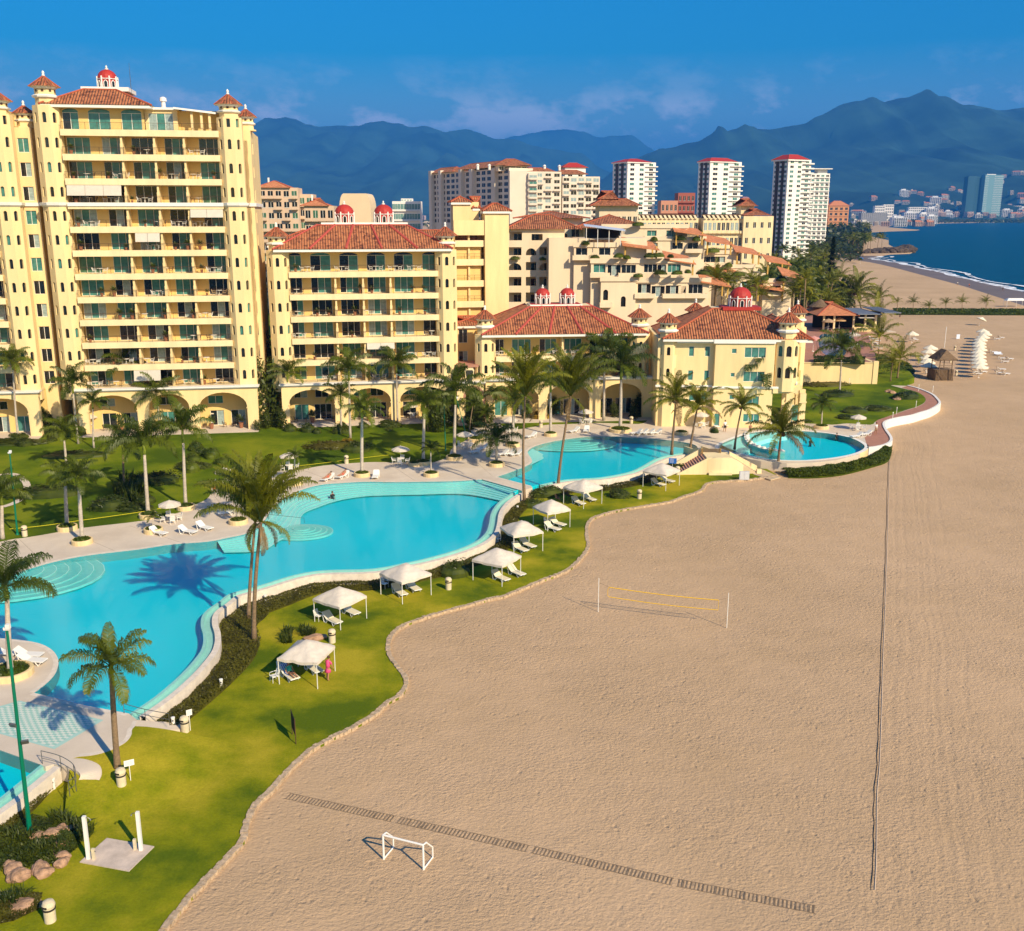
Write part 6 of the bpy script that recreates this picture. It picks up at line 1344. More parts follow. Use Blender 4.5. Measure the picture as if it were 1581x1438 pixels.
# grove undergrowth (one mass) and conifer
A=[at(1195,333,y) for y in (330,420,520,640)]; 
def mass(label,pts,n,s,h,matl,seed,name='undergrowth'):
    r=random.Random(seed); m=MB()
    for i in range(n):
        (x0,x1,Y0,Y1)=r.choice(pts); Y=r.uniform(Y0,Y1); px=r.uniform(x0,x1); p=at(px,333,Y); zz_=h*(.5+.5*noise.noise(Vector((p.x*.05,p.y*.05,seed))))*r.uniform(.2,1.3)
        u=Vector((r.gauss(0,1),r.gauss(0,1),r.gauss(0,.6))).normalized(); v=u.cross(Vector((r.gauss(0,.6),r.gauss(0,.6),1))).normalized(); q=s*r.uniform(.5,1.4)*Y/400
        c=Vector((p.x,p.y,max(0,zz_))); m.face([c-u*q,c+v*q*.6,c+u*q,c-v*q*.6])
    return tag(m.build(name,matl),label,'undergrowth',kind='stuff')
mass('leafy undergrowth filling the palm grove beside the beach',[(1185,1282,300,420),(1190,1280,420,640),(1130,1270,230,300),(1240,1290,240,300)],26000,.9,6.5,LFK,1)
mass('far trees filling the ground before the orange hotels',[(1190,1335,700,1500),(1200,1345,1300,1950)],15000,.9,15,LFK,2,'far_wood')
mass('dark line of trees in the far town',[(1310,1600,4500,6500),(600,1300,2500,5000)],7000,.7,16,LFK,3,'far_wood')
t_=thing('conifer_tree','tall dark narrow conifer at the edge of the sand','conifer',G(1280,462,0)); H=at(1281,365,t_.location.y).z
m=MB(); m.tube([(0,0,0),(0,0,H)],[.35,.05],6); m.build('trunk',BARK,t_); m=MB(); r=random.Random(8)
for i in range(3800):
    t=r.random()**.8; z=H*(.06+.94*t); az=r.uniform(0,6.28); rad=(1-t)**.75*3.6*(.65+.35*math.sin(z*3.1))*r.uniform(.5,1.05)+.15; p=Vector((rad*math.cos(az),rad*math.sin(az),z-rad*.15)); u=Vector((math.cos(az),math.sin(az),r.uniform(-.3,.4))); v=Vector((-math.sin(az),math.cos(az),r.uniform(-.4,.4))); q=r.uniform(.3,.6); m.face([p-u*q,p+v*q*.4,p+u*q,p-v*q*.4])
m.build('crown',LFP,t_)
# planters
pc=MB(); pc.lathe([(1.0,-.0),(1.0,.42),(.96,.46),(.84,.46),(.84,.38),(.02,.40)],20); PLM=pc.mesh('planter_ring',mat('planter_stucco',(.74,.55,.28),.85,.1,2)); gm_=MB(); r=random.Random(2)
for i in range(420):
    q=r.uniform(0,6.28); d=.8*math.sqrt(r.random()); p=Vector((d*math.cos(q),d*math.sin(q),.40+.22*(1-d*d)*r.uniform(.6,1.2))); u=Vector((r.gauss(0,1),r.gauss(0,1),.8)).normalized(); v=u.cross(Vector((0,0,1))).normalized(); m_=.09; gm_.face([p-u*m_,p+v*m_*.5,p+u*m_,p-v*m_*.5])
gm_.lathe([(.82,.40),(.5,.5),(.02,.54)],14); PLG=gm_.mesh('planting',LFH)
for i,(px,py,s,lab) in enumerate([(127,836,1,'under the yellow shafted royal palm nearest the left edge'),(104,815,1,'partly behind the front left ring planter'),(237,819,.95,'with the knee high palm'),(229,796,.95,'at the patio table palm'),(287,783,1,'right of the patio umbrella'),(368,805,1,'behind the tallest coconut palm'),(559,732,1,'beside the single empty deck chair'),(653.6,714,1,'behind the thin planter palm'),(701.5,706,1.1,'at the garden corner umbrella'),(665.6,732,.95,'with the thinnest palm by the big pool'),(766.6,716.5,1,'at the dam with the bluish palm'),(455,745,1,'next to the towel loungers'),(791.6,686,1,'with the yellow shafted palm near the dam'),(850,670,.95,'north of the middle pool steps'),(957.7,663,1.7,'widest, under the stout twin palm'),(1052,668,1,'at the left end of the stair bridge'),(1172,654.6,1.1,'in front of the corner block'),(1268,658.5,1.1,'behind the oval pool'),(17,1042,1.5,'on the lounger peninsula'),(640,716,.8,'low and wide behind the patio umbrella'),(735,678,1.2,'behind the umbrella at the garden corner')]):
    t_=thing('ring_planter','round cream planter '+lab,'planter',G(px,py+3 if i!=18 else py,DK-.0),0,'round cream planters on the deck'); t_.scale=(s,s,1); ob('planter_ring',PLM,t_); ob('planting',PLG,t_)
# rocks
def rock(seed,s=(1,1,.6)):
    bm=bmesh.new(); bmesh.ops.create_icosphere(bm,subdivisions=3,radius=1)
    for v in bm.verts: v.co*=1+.35*noise.noise(v.co*1.1+Vector((seed*7,0,0)))+.12*noise.noise(v.co*3+Vector((0,seed*5,0))); v.co=Vector((v.co.x*s[0],v.co.y*s[1],v.co.z*s[2]))
    me=bpy.data.meshes.new('rock'); bm.to_mesh(me); bm.free(); me.materials.append(ROCK if seed<20 else ROCKD); return me
RK=[rock(i) for i in range(4)]
for i,(px,py,s) in enumerate([(83,1290,.6),(95,1283,.55),(108,1283,.5),(90,1310,.45),(97,1322,.4),(62,1340,.55),(68,1348,.45),(22,1345,.55),(30,1352,.6),(15,1336,.4),(95,1332,.4),(105,1305,.35),(60,1292,.5),(110,1300,.3)]): tag(ob('rock',RK[i%4],None,G(px,py,.1),i*1.7,sc_=(s,s*.8,s)),'reddish rock of the planted bed by the showers','rock','rocks of the planted bed by the showers')
tag(ob('rock',RK[1],None,G(36,1398,.1),.3,sc_=(.85,.6,.45)),'large flat pinkish rock near the bottom left corner','rock'); tag(ob('rock',RK[2],None,G(487,985,.1),.3,sc_=(.9,.45,.5)),'flat orange rock behind the lowest canopy','rock')
for i,(px,py) in enumerate([(1378,607),(1372,605),(1390,613),(1384,617)]): tag(ob('rock',RK[i%4],None,G(px,py,DK),i,sc_=.7),'pale boulder on the right lawn by the beach walk','rock','pale boulders on the right lawn')
t_=thing('breakwater','dark rock breakwater running into the sea','breakwater',G(1375,388,0)); m=MB(); rk=[rock(20+i) for i in range(2)]
bmv=[(v.co.copy()) for v in rk[0].vertices]; bff=[tuple(p.vertices) for p in rk[0].polygons]; r=random.Random(3)
for i in range(150):
    t=r.random(); c=G(1335+75*t,390-2.5*abs(r.gauss(0,.8))+1.5*(1-t),0)-t_.location; s=r.uniform(2,4.2)*(.75+.6*t); a=r.uniform(0,6); z=r.uniform(-.5,2.8)*(.4+.8*t)
    m.add([Vector((c.x+(v.x*math.cos(a)-v.y*math.sin(a))*s,c.y+(v.x*math.sin(a)+v.y*math.cos(a))*s,z+v.z*s)) for v in bmv],bff)
tag(m.build('boulders',ROCKD,t_),kind='stuff')

for i,(px,py,Y,s_,w_) in enumerate([(795,401,191.5,.9,'arcaded wing corner'),(838,402,191.5,.9,'arcaded top loggia'),(903,378,187,1.2,'covered roof bar'),(918,399,186.5,.9,'second green window'),(955,398,185,1.3,'middle terrace'),(968,400,185,1.1,'middle terrace'),(1004,398,185,1.2,'middle terrace'),(1018,397,185,1.2,'middle terrace'),(1035,398,185,1.0,'middle terrace'),(1020,424,184,1.2,'lower terrace'),(1045,424,184,1.2,'lower terrace'),(1062,422,184,1.1,'lower terrace'),(1085,424,184,1.3,'lower terrace'),(985,428,184,1.0,'lower terrace'),(1010,372,214,1.4,'upper rear terrace'),(1050,371,214,1.4,'upper rear terrace'),(985,349,214,1.3,'rear roof edge'),(1075,372,214,1.5,'upper rear terrace'),(1072,362,224,1.6,'rear roof edge'),(1100,390,227,1.6,'rear roof edge'),(1125,412,227,1.5,'rear roof edge'),(1105,425,204,1.5,'white walled house'),(1140,426,204,1.4,'white walled house'),(1180,432,204,1.5,'white walled house'),(1205,434,204,1.5,'white walled house'),(1160,438,204,1.2,'white walled house')]):
    tag(ob('parapet_plant',SH['round' if i%3 else 'green'][i%3],None,at(px,py,Y),i,sc_=(s_*1.3,s_*.7,s_*.8)),'plants trailing over a parapet at the '+w_+' of the terraced blocks','plant','trailing plants on the terraced blocks')

for i,(px,py,q) in enumerate([(1243,466,4),(1256,474,4.5),(1268,480,4),(1282,482,4.5),(1296,484,4),(1308,484,3.5),(1236,456,4),(1250,458,4.5),(1262,464,4.5),(1276,468,4),(1290,474,4)]):
    tag(ob('leafy_tree',SH['tall'][i%3],None,G(px,py,0),i,sc_=(q,q,q*.9)),'round leafy tree in the belt between the corner block and the beach','tree','leafy trees of the belt behind the restaurant')
for i in range(46):
    px,py=[(rg.uniform(395,440),rg.uniform(648,668)),(rg.uniform(0,110),rg.uniform(668,690)),(rg.uniform(280,345),rg.uniform(690,730)),(rg.uniform(440,610),rg.uniform(656,672)),(rg.uniform(770,1010),rg.uniform(641,649)),(rg.uniform(160,260),rg.uniform(742,782))][i%6]
    q=rg.uniform(.7,1.5); w_=['between the two tall blocks','at the left end of the tall towers','in the lawn behind the tallest palm','before the six storey arcade','before the low twin domed arcade','in the garden shrub cluster'][i%6]
    tag(ob('garden_shrub',SH[['tall','green','round','green','tall','green'][i%6]][i%3],None,G(px,py,DK),i,sc_=(q,q,q*rg.uniform(.8,1.3))),'leafy garden shrub '+w_,'shrub','garden shrubs '+w_)
for i in range(14):
    px,py=rg.uniform(655,765),rg.uniform(640,672); B=G(px,py,DK); palm('slender clustered palm before the terracotta arch','coco',B,B+Vector((rg.uniform(-.6,.6),0,rg.uniform(2.2,4.8))),rg.uniform(1.8,2.6),.10,.06,group='clustered palms before the terracotta arch',crownk='royal')

for i in range(18):
    px,py,Y=rg.uniform(1085,1262),rg.uniform(424,462),rg.uniform(188,203); T=at(px,py,Y); palm('tall palm rising between the terraced blocks and the corner block roof','coco',Vector((T.x+rg.uniform(-1,1),Y,0)),T,rg.uniform(2.6,3.6),.2,.12,group='palms rising behind the corner block',crownk='far' if i%2 else 'wind')
# ================================================================ FURNITURE AND SMALL THINGS
LOUNGE=mat('lounger_sling',(.74,.66,.46),.8)
def lounger_parts(matsling,towel=None):
    root=ob('sun_lounger',None); t=.035
    m=MB(); 
    for s in (-.33,.33):
        m.tube([(s,-.95,.30),(s,.25,.30),(s,.85,.72)],t,5); m.tube([(s,-.85,.30),(s,-.62,.0),(s,-.4,.30)],t,5); m.tube([(s,.12,.30),(s,.35,.0),(s,.62,.0),(s,.80,.66)],t,5)
    m.box(-.33,-.97,.27,.33,-.92,.33); m.box(-.33,.6,0,.33,.64,.04); m.build('frame',WHP,root)
    m=MB(); m.box(-.31,-.93,.305,.31,.25,.335); m.build('seat',matsling,root)
    m=MB(); m.add([(-.31,.25,.31),(.31,.25,.31),(.31,.86,.74),(-.31,.86,.74),(-.31,.25,.34),(.31,.25,.34),(.31,.86,.77),(-.31,.86,.77)],[(0,3,2,1),(4,5,6,7),(0,1,5,4),(1,2,6,5),(2,3,7,6),(3,0,4,7)]); m.build('backrest',matsling,root)
    return root
LP={'cream':lounger_parts(LOUNGE),'white':lounger_parts(WHP)}
used=set()
def lounger(label,px,py,z,rz,kind='cream',group=None):
    if kind in used: o=copy_tree(LP[kind])
    else: o=LP[kind]; used.add(kind)
    o.location=G(px,py,z); o.rotation_euler=(0,0,rz); o.scale=(1.05,1.05,1.05); tag(o,label,'sun lounger',group); return o
def dirz(a,b,z=0): # heading so that local -y (foot) points from a to b
    d=G(*b,z)-G(*a,z); return math.atan2(d.y,d.x)+PI/2
dG=dirz((600,908),(629,924)); dG2=dirz((745,660),(770,652))
GZ=[((430,1057),(495,1062),(519,1036)),((484.6,960),(537.5,974.6),(567.5,955)),((586.7,918),(619.7,932.5),(667,919)),((729,896),(769.6,907),(805,890)),((772,843),(817,863),(839,851)),((824.6,810),(872,824.6),(878.5,814)),((869,777.6),(888,785),(930,778)),((991,751.6),(1024.6,758),(1050,750))]
LG=[[(447,1047),(484,1036)],[(513,962),(541,948)],[(617,918),(638,911)],[(773,896),(797,888)],[(803,851),(815,845)],[(853,819),(861,812)],[(893,779),(910,773)],[(1016,750),(1030,745)]]
GN=['nearest the camera','second from the camera','third from the camera, beside the hedge','fourth from the camera','fifth from the camera','sixth from the camera','seventh, below the curved coconut palm','farthest, next to the stair bridge']
gcan={}
def canopy_mesh(seed):
    r=random.Random(seed); n=10; m=MB(); vs=[]
    for j in range(n+1):
        for i in range(n+1):
            u,v=-1+2*i/n,-1+2*j/n; q=max(abs(u),abs(v)); z=(1-q)**.85*.95; e=1-abs(abs(u)-abs(v)); sag=-.14*math.sin(PI*min(1,q))*abs(abs(u)-abs(v))
            z+=sag+.09*noise.noise(Vector((u*2.2+seed,v*2.2,seed)))+.03*noise.noise(Vector((u*7,v*7+seed,seed)));
            # droop of eaves between posts
            if q>.99: z-=.06*(1-min(abs(u),abs(v)))**1
            vs.append((u*1.5,v*1.5,z))
    fs=[(j*(n+1)+i,j*(n+1)+i+1,(j+1)*(n+1)+i+1,(j+1)*(n+1)+i) for j in range(n) for i in range(n)]
    m.add(vs,fs)
    ring=[(-1+2*i/n,-1) for i in range(n)]+[(1,-1+2*i/n) for i in range(n)]+[(1-2*i/n,1) for i in range(n)]+[(-1,1-2*i/n) for i in range(n)]
    for k in range(len(ring)):
        a,b=ring[k],ring[(k+1)%len(ring)]
        def zz_(p): 
            i=round((p[0]+1)*n/2); j=round((p[1]+1)*n/2); return vs[j*(n+1)+i][2]
        m.face([(a[0]*1.5,a[1]*1.5,zz_(a)),(b[0]*1.5,b[1]*1.5,zz_(b)),(b[0]*1.51,b[1]*1.51,zz_(b)-.2),(a[0]*1.51,a[1]*1.51,zz_(a)-.2)])
    return m.mesh('canopy',FAB,False)
for i,((a,b,c),lg) in enumerate(zip(GZ,LG)):
    A,B,C=G(*a),G(*b),G(*c); ctr=(A+C)/2; d=(C-A).xy; ang=math.atan2(d.y,d.x)-PI/4; side=d.length/math.sqrt(2); side=min(3.3,max(2.9,side)); s=side/3.0
    t_=thing('gazebo','white pop up canopy on the lawn, '+GN[i],'canopy',ctr,ang,'white pop up canopies on the lawn'); t_.scale=(s,s,1)
    cm=canopy_mesh(i); o=ob('canopy',cm,t_,(0,0,1.98))
    for p in cm.polygons: p.use_smooth=True
    for u,v in ((-1,-1),(1,-1),(1,1),(-1,1)):
        m=MB(); m.box(u*1.45-.022,v*1.45-.022,0,u*1.45+.022,v*1.45+.022,2.0); m.build('pole',GRY if False else WHP,t_)
    for j,(px,py) in enumerate(lg):
        lounger('%s of the two cream loungers under the canopy %s'%(['left','right'][j],GN[i]),px,py,0,dG+[0,.12,-.1,.05][i%4],'cream','loungers under the canopies')
# chair and table kinds
def chair_mesh(col=WHP):
    m=MB()
    for s in (-.24,.24):
        for y in (-.24,.22): m.tube([(s,y,0),(s*.92,y*.9,.42)],.02,4)
        m.tube([(s,.22,.42),(s*.95,.34,.86)],.022,4); m.tube([(s,-.24,.42),(s,-.22,.64),(s,.26,.66)],.022,4)
    me_f=m.mesh('frame',col); m=MB(); m.box(-.25,-.25,.40,.25,.24,.44); me_s=m.mesh('seat',col); m=MB()
    for k in range(5): u=-.2+.1*k; m.add([(u-.035,.22,.44),(u+.035,.22,.44),(u+.035,.34,.86),(u-.035,.34,.86)],[(0,1,2,3)])
    m.tube([(-.24,.34,.87),(.24,.34,.87)],.03,4); me_b=m.mesh('backrest',col); return me_f,me_s,me_b
CW=chair_mesh(); CB=chair_mesh(mat('dark_wicker',(.06,.035,.025),.7)); CT=chair_mesh(mat('tan_wicker',(.45,.32,.18),.7))
def chair(label,loc,rz,k=CW,group=None,parts=True):
    if not parts:
        pass
    o=thing('patio_chair',label,'chair',loc,rz,group)
    for n,me in zip(('frame','seat','backrest'),k): ob(n,me,o)
    return o
tm=MB(); tm.lathe([(.5,.70),(.52,.72),(.52,.75),(.02,.76)],14); TT=tm.mesh('table_top',WHP); tm=MB(); tm.lathe([(.05,.02),(.05,.7)],8); 
for k in range(4): tm.tube([(0,0,.08),(.35*math.cos(k*PI/2+.7),.35*math.sin(k*PI/2+.7),.02)],.025,4)
TL=tm.mesh('table_leg',WHP)
def table(label,loc,group=None,s=1):
    o=thing('round_table',label,'table',loc,0,group); o.scale=(s,s,1); ob('table_top',TT,o); ob('table_leg',TL,o); return o
um=MB(); 
for k in range(8):
    q0,q1=2*PI*k/8,2*PI*(k+1)/8; P=[(1.35*math.cos(q0),1.35*math.sin(q0),2.15),(1.35*math.cos(q1),1.35*math.sin(q1),2.15),(.7*math.cos(q1),.7*math.sin(q1),2.45),(.7*math.cos(q0),.7*math.sin(q0),2.45)]
    um.face(P); um.face([P[3],P[2],(0,0,2.68)]); um.face([P[0],P[1],(P[1][0]*1.0,P[1][1]*1.0,2.0),(P[0][0],P[0][1],2.0)][::-1])
UC=um.mesh('umbrella_canopy',FAB); um=MB(); um.tube([(0,0,0),(0,0,2.72)],.025,6); um.lathe([(.22,0),(.22,.08),(.04,.12)],10)
for k in range(8): um.tube([(0,0,2.1),(.9*math.cos(k*PI/4),.9*math.sin(k*PI/4),2.3)],.01,3)
UP=um.mesh('umbrella_pole',WHP)
def umbrella(label,loc,s=1,rot=0,group=None,mat_=None):
    o=thing('parasol',label,'parasol',loc,rot,group); o.scale=(s,s,s); ob('umbrella_canopy',UC,o); ob('umbrella_pole',UP,o); return o
US=[(264,806,'by the two white trunk palms at the left'),(619,716,'at the lawn edge behind the big pool'),(718,692,'at the garden corner by the dense palms'),(447,727,'next to the tiny bare crowned palm'),(787,668,'behind the yellow shafted palm'),(904,655,'on the lawn edge north of the middle pool'),(1082,660,'behind the stair bridge'),(1324,664,'between the oval pool and the beach walk'),(140,663,'under the left arch of the tall tower'),(330,655,'under the right arch of the tall tower'),(467,645,'under the left arch of the six storey block'),(634,645,'under the right arch of the six storey block')]
US.append((348,752,'hidden behind the tallest coconut palm'))
for i,(px,py,w_) in enumerate(US):
    p=G(px,py,DK); umbrella('white parasol '+w_,p,.88); table('round white table below the parasol '+w_,p+Vector((0.0,.02,0)))
    for k in range(4 if i<8 or i>11 else 2):
        q=k*PI/2+.5+i; chair('white chair at the parasol table '+w_,p+Vector((.85*math.cos(q),.85*math.sin(q),0)),q-PI/2,CW,'white chairs at the parasol tables')
for i,(px,py) in enumerate([(423,1050),(560,0)][:1]): chair('white plastic chair beside the striped towel lounger',G(424,1052),-.9)
chair('white chair in the shade of the nearest canopy',G(436,1040),.8)
for (px,py,w_) in [(492,958,'second'),(594,908,'third'),(768,838,'fifth'),(845,812,'sixth'),(862,775,'seventh'),(879,771,'seventh'),(1002,745,'eighth'),(1010,741,'eighth'),(600,902,'third')]: chair('chair in the shade under the %s canopy from the camera'%w_,G(px,py),1.0,CB if w_ in('seventh','eighth') else CW,'shaded chairs under the canopies')
dN=dirz((889,655),(896,670),DK)
DL=[(506,742,-.5,'left of the two loungers with sunbathers by the big pool'),(529,738,-.5,'right of the two loungers with sunbathers by the big pool'),(580,738,.0,'single white lounger by the cream planter on the north deck'),(425,774,-1.3,'white lounger by the pool edge under the coconut fronds'),(290,824,1.2,'left of the pair in the palm shade at the left pool edge'),(316,818,1.0,'right of the pair in the palm shade at the left pool edge'),
(775,704,-1,'first of the cluster between dam and planter palm'),(786,703,-1,'second of the cluster between dam and planter palm'),(797,704,-1,'third of the cluster between dam and planter palm'),(886,668,-.9,'left of the pair at the north rim of the middle pool'),(905,667,-.2,'upright one of the pair at the north rim of the middle pool'),
(982,671,-1.2,'first of the four at the north rim'),(991,671,-1.2,'second of the four at the north rim'),(1001,671,-1.2,'third of the four at the north rim'),(1012,671,-1.2,'last of the four at the north rim'),
(1104,660,.2,'left of three behind the stair bridge'),(1117,659,.2,'middle of three behind the stair bridge'),(1130,658,.2,'right of three behind the stair bridge'),(1221,659,0,'left of the pair behind the oval pool'),(1238,659,0,'right of the pair behind the oval pool'),
(1322,676,-1.2,'front one at the beach walk table'),(1336,673,-1.2,'back one at the beach walk table'),(45,1016,1.5,'back one on the left peninsula'),(50,1025,1.45,'front one on the left peninsula'),(8,1013,1.5,'left one on the left peninsula')]
DL+=[(245,826,1.1,'lounger near the knee high palm planter'),(352,795,-1.2,'lounger just left of the planter behind the tallest palm'),(735,700,-1,'lounger between the garden corner planter and the dam planter'),(745,695,-1,'second lounger between the garden corner planter and the dam planter'),(820,676,-.8,'lounger right of the yellow shafted palm near the dam'),(1190,660,.1,'lounger before the corner block door'),(1206,659,.1,'second lounger before the corner block door')]
for px,py,rz,w_ in DL: lounger(w_ if 'lounger' in w_ else 'white deck lounger, '+w_,px,py,DK,rz,'white','white loungers on the pool deck')
# bins
bmh=MB(); bmh.lathe([(.26,0),(.27,.75),(.30,.80),(.30,.86),(.24,1.0),(.10,1.06),(.02,1.06)],18); BB=bmh.mesh('body',BINM,False); bmh=MB(); bmh.lathe([(.275,.60),(.30,.62),(.30,.68),(.275,.70)],18); 
bmh.obox((0.0,-.275,.83),(.13,.03,.045),0); BS=bmh.mesh('dark_slot_band',mat('bin_dark',(.03,.025,.02),.7))
for px,py,z,w_ in [(78,1422,0,'at the bottom left corner'),(188,1213,.45,'in front of the leaning green palm and the sign post'),(286,1130,0,'at the end of the curved path with a small sign'),(513,992,0,'behind the lowest canopy'),(692.5,910,0,'beside the flowering shrub between two canopies'),(987,770,0,'on the lawn left of the farthest canopy'),(38.5,828,DK,'on the deck edge at the left'),(535,716,DK,'on the deck behind the towel loungers'),(835,660,DK,'on the deck north of the round pool steps'),(974.6,654,DK,'on the deck right of the twin palm'),(1046,733,0,'below the stair bridge'),(1474,541,0,'on the sand by the parasol rows'),(1467,560,0,'on the sand beside the hut'),(1476,580,0,'on the sand right of the hut')]:
    o=thing('litter_bin','cream round litter bin '+w_,'bin',G(px,py,z),-.3,'cream litter bins'); o.scale=(1.0,1.0,1.05); ob('body',BB,o); ob('slot_band',BS,o)
# bollard lights
bo=MB(); bo.lathe([(.11,0),(.11,.55),(.13,.58),(.13,.66),(.02,.68)],10); BO=bo.mesh('post',WHP)
bo=MB(); bo.box(-.05,-.125,.42,.05,-.10,.50); BO2=bo.mesh('lamp_slot',DRK)
for px,py,z,w_ in [(83,1218,0,'by the small pool hedge'),(268,1122,0.1,'left of the bin at the curved path'),(342,1062,0,'on the lawn edge below the pool curve'),(410,930,0,'right of the tallest coconut palm'),(520,902,0,'behind the second canopy'),(799,790,0,'below the dam corner'),(768,841,0,'left of the fifth canopy'),(711,866,0,'above the flowering shrub'),(939,755,0,'right of the seventh canopy')]:
    o=thing('bollard_light','short white bollard light '+w_,'bollard light',G(px,py,z),.2,'white bollard lights'); ob('post',BO,o); ob('lamp_slot',BO2,o)
for i,(px,py) in enumerate([(1311,594),(1378,648),(1414,630),(1440,606),(1384,640),(1418,604)]):
    m=MB(); m.tube([(0,0,0),(0,0,1.0)],.04,6); m.lathe([(.08,1.0),(.08,1.15),(.01,1.2)],8); tag(m.build('path_light',WHP,None,G(px,py,DK)),'small white path light along the beach walk','path light','path lights of the beach walk')
# green lamp posts
def lamp(lab,b,tp,r=.075,fl=()):
    B=G(*b,DK if b[1]<900 else 0); T=at(tp[0],tp[1],B.y); t_=thing('lamp_post',lab,'lamp post',B); m=MB(); d=T-B; m.tube([(0,0,0),d*.12,d],[r*1.5,r*1.2,r*.7],8); m.lathe([(r*2.2,0),(r*2.2,.08),(r*1.3,.2)],8); m.build('pole',GREENP,t_)
    for f,s in fl:
        p=d*f; m=MB(); m.tube([p,p+Vector((s*.25,-.05,.02))],.02,4); m.obox(p+Vector((s*.38,-.12,.06)),(.17,.05,.13),.4*s,0,.5); m.build('floodlight',GRY,t_)
    m=MB(); m.obox(d+Vector((0,0,.05)),(.14,.1,.07)); m.obox(d+Vector((.1,-.05,.18)),(.10,.1,.12)); m.build('lamp_head',WHP,t_)
lamp('tall green lamp post at the lower left beside the small pool','a' and (47,1291),(10.5,972),.10,[(.47,.9),(.55,-.5)])
lamp('thin green lamp post on the garden lawn at the left','b' and (27,826),(15,700),.08)
lamp('thin green lamp post before the dense palms at the garden corner',(688,696),(685,615),.07)
lamp('thin green lamp post left of the dam palms',(720,672),(705,616),.06)
# signs
def sign(lab,px,py,z,w_,h_,zt,rz,matl,post=1):
    p=G(px,py,z); t_=thing('sign',lab,'sign',p,rz); m=MB(); m.tube([(0,0,0),(0,0,zt)],.025,5); m.build('post',WHP,t_); m=MB(); m.box(-w_/2,-.05,zt-h_*.2,w_/2,-.02,zt+h_*.8); b=m.build('board',matl,t_)
    m=MB(); r=random.Random(px)
    for k in range(3): m.box(-w_*.38,-.056,zt+h_*(.05+.22*k),w_*(.1+.28*r.random()),-.051,zt+h_*(.10+.22*k))
    m.build('lettering',mat('sign_ink',(.25,.3,.38),.7) if matl is not BLUE else WHT,b); return t_
BLUE=mat('sign_blue',(.02,.12,.42),.5)
sign('small white sign on a post behind the litter bin at the leaning palm',202,1207,.45,.55,.36,1.1,.5,WHP); sign('small white sign behind the bin at the curved path',294,1128,0,.36,.4,1.15,.6,WHP); sign('blue notice board at the corner of the middle pool',1038,727,0,1.0,.7,1.1,-.05,BLUE)
m=MB(); m.box(-.62,0,.05,.62,.22,1.15); t_=thing('service_cabinet','pale grey cabinet on the lawn tip below the stair bridge','cabinet',G(1149,742,0),.05); m.build('cabinet_body',mat('cab_grey',(.5,.5,.5),.6,.1,2),t_); m=MB(); m.box(-.55,-.02,.12,-.02,0,1.08); m.box(.02,-.02,.12,.55,0,1.08); m.build('door',mat('cab_grey2',(.55,.55,.55),.6,.1,2),t_)
# showers
pl=[G(*p,.05) for p in [(123,1331),(165,1294),(238,1307),(199,1345)]]; m=MB(); m.prism(ensure(pl),-.1,.06); tag(m.build('shower_pad',mat('pad_conc',(.60,.48,.38),.8,.2,1.5)),'square concrete pad of the beach showers','shower pad')
for (b,tp,w_) in [((137,1326),1262,'left'),((218,1313),1255,'right')]:
    B=G(*b,0.05); H=at(b[0],tp,B.y).z; t_=thing('beach_shower','%s tall white shower post on the concrete pad'%w_,'shower',B); m=MB(); m.box(-.085,-.085,0,.085,.085,H); m.build('post',WHP,t_); m=MB(); s=1 if w_=='left' else -1; m.tube([(0,0,H-.12),(s*.2,-.02,H-.05),(s*.32,-.02,H-.14)],.02,5); m.lathe([(.05,H-.2),(.02,H-.14)],8,(s*.32,-.02)); m.build('shower_head',GRY,t_)
for (b,w_) in [((145,1327),'left'),((209,1312),'right')]:
    t_=thing('foot_tap','%s short cream tap post beside the tall shower post'%w_,'tap',G(*b,.05)); m=MB(); m.box(-.07,-.07,0,.07,.07,.62); m.build('post',BINM,t_); m=MB(); m.tube([(0,0,.5),(-.15 if w_=='right' else .15,-.03,.47)],.018,5); m.build('tap',GRY,t_)
# handrails
def rail(lab,pts,z,posts,h=.95,r=.022,low=True):
    P=[G(*p,z) for p in pts]; t_=thing('handrail',lab,'handrail',P[0]); Q=[p-P[0] for p in smooth(P,4)]; m=MB(); m.tube([q+Vector((0,0,h)) for q in Q],r,6); 
    if low: m.tube([q+Vector((0,0,h*.5)) for q in Q],r*.8,5)
    m.build('rail',GRY,t_); m=MB()
    for k in posts: q=Q[min(k,len(Q)-1)]; m.tube([q,q+Vector((0,0,h))],r,5)
    m.build('rail_post',GRY,t_)
rail('curved metal handrail beside the white steps of the small pool',[(66,1182),(95,1190),(116,1204),(118,1222),(108,1230)],DK-.1,[0,4,8,12,16]); rail('straight metal handrail at the lower corner of the big pool',[(192,1104),(225,1113),(262,1120)],DK-.1,[0,4,8],.8)
rail('thin handrail on the round steps of the big pool',[(415,802),(470,808)],DK-.1,[0,4],.55,.018,False)
# rope across the pools is not present; garden yellow cord
m=MB(); Q=smooth([G(*p,DK+.35) for p in [(15,817),(66,812),(130,803),(215,791),(281,779)]],4); m.tube(Q,.025,4); tag(m.build('yellow_rope',mat('yellow_rope',(.75,.62,.02),.6)),'yellow rope strung along the garden lawn edge','rope')
m=MB(); Q=smooth([G(*p,DK+.3) for p in [(420,724),(500,715),(570,706),(600,703)]],4); m.tube(Q,.02,4); tag(m.build('yellow_rope',MATS['yellow_rope']),'second yellow rope on the lawn before the six storey block','rope')
m=MB(); Q=smooth([G(*p,DK+.06) for p in [(0,735),(14,733),(27,738),(36,750),(32,765),(18,776),(0,782)]],4); Q2=offset(Q,-.8); strip(m,Q,Q2); tag(m.build('garden_path',CONC),'short curved white garden path at the left edge','path',kind='structure')
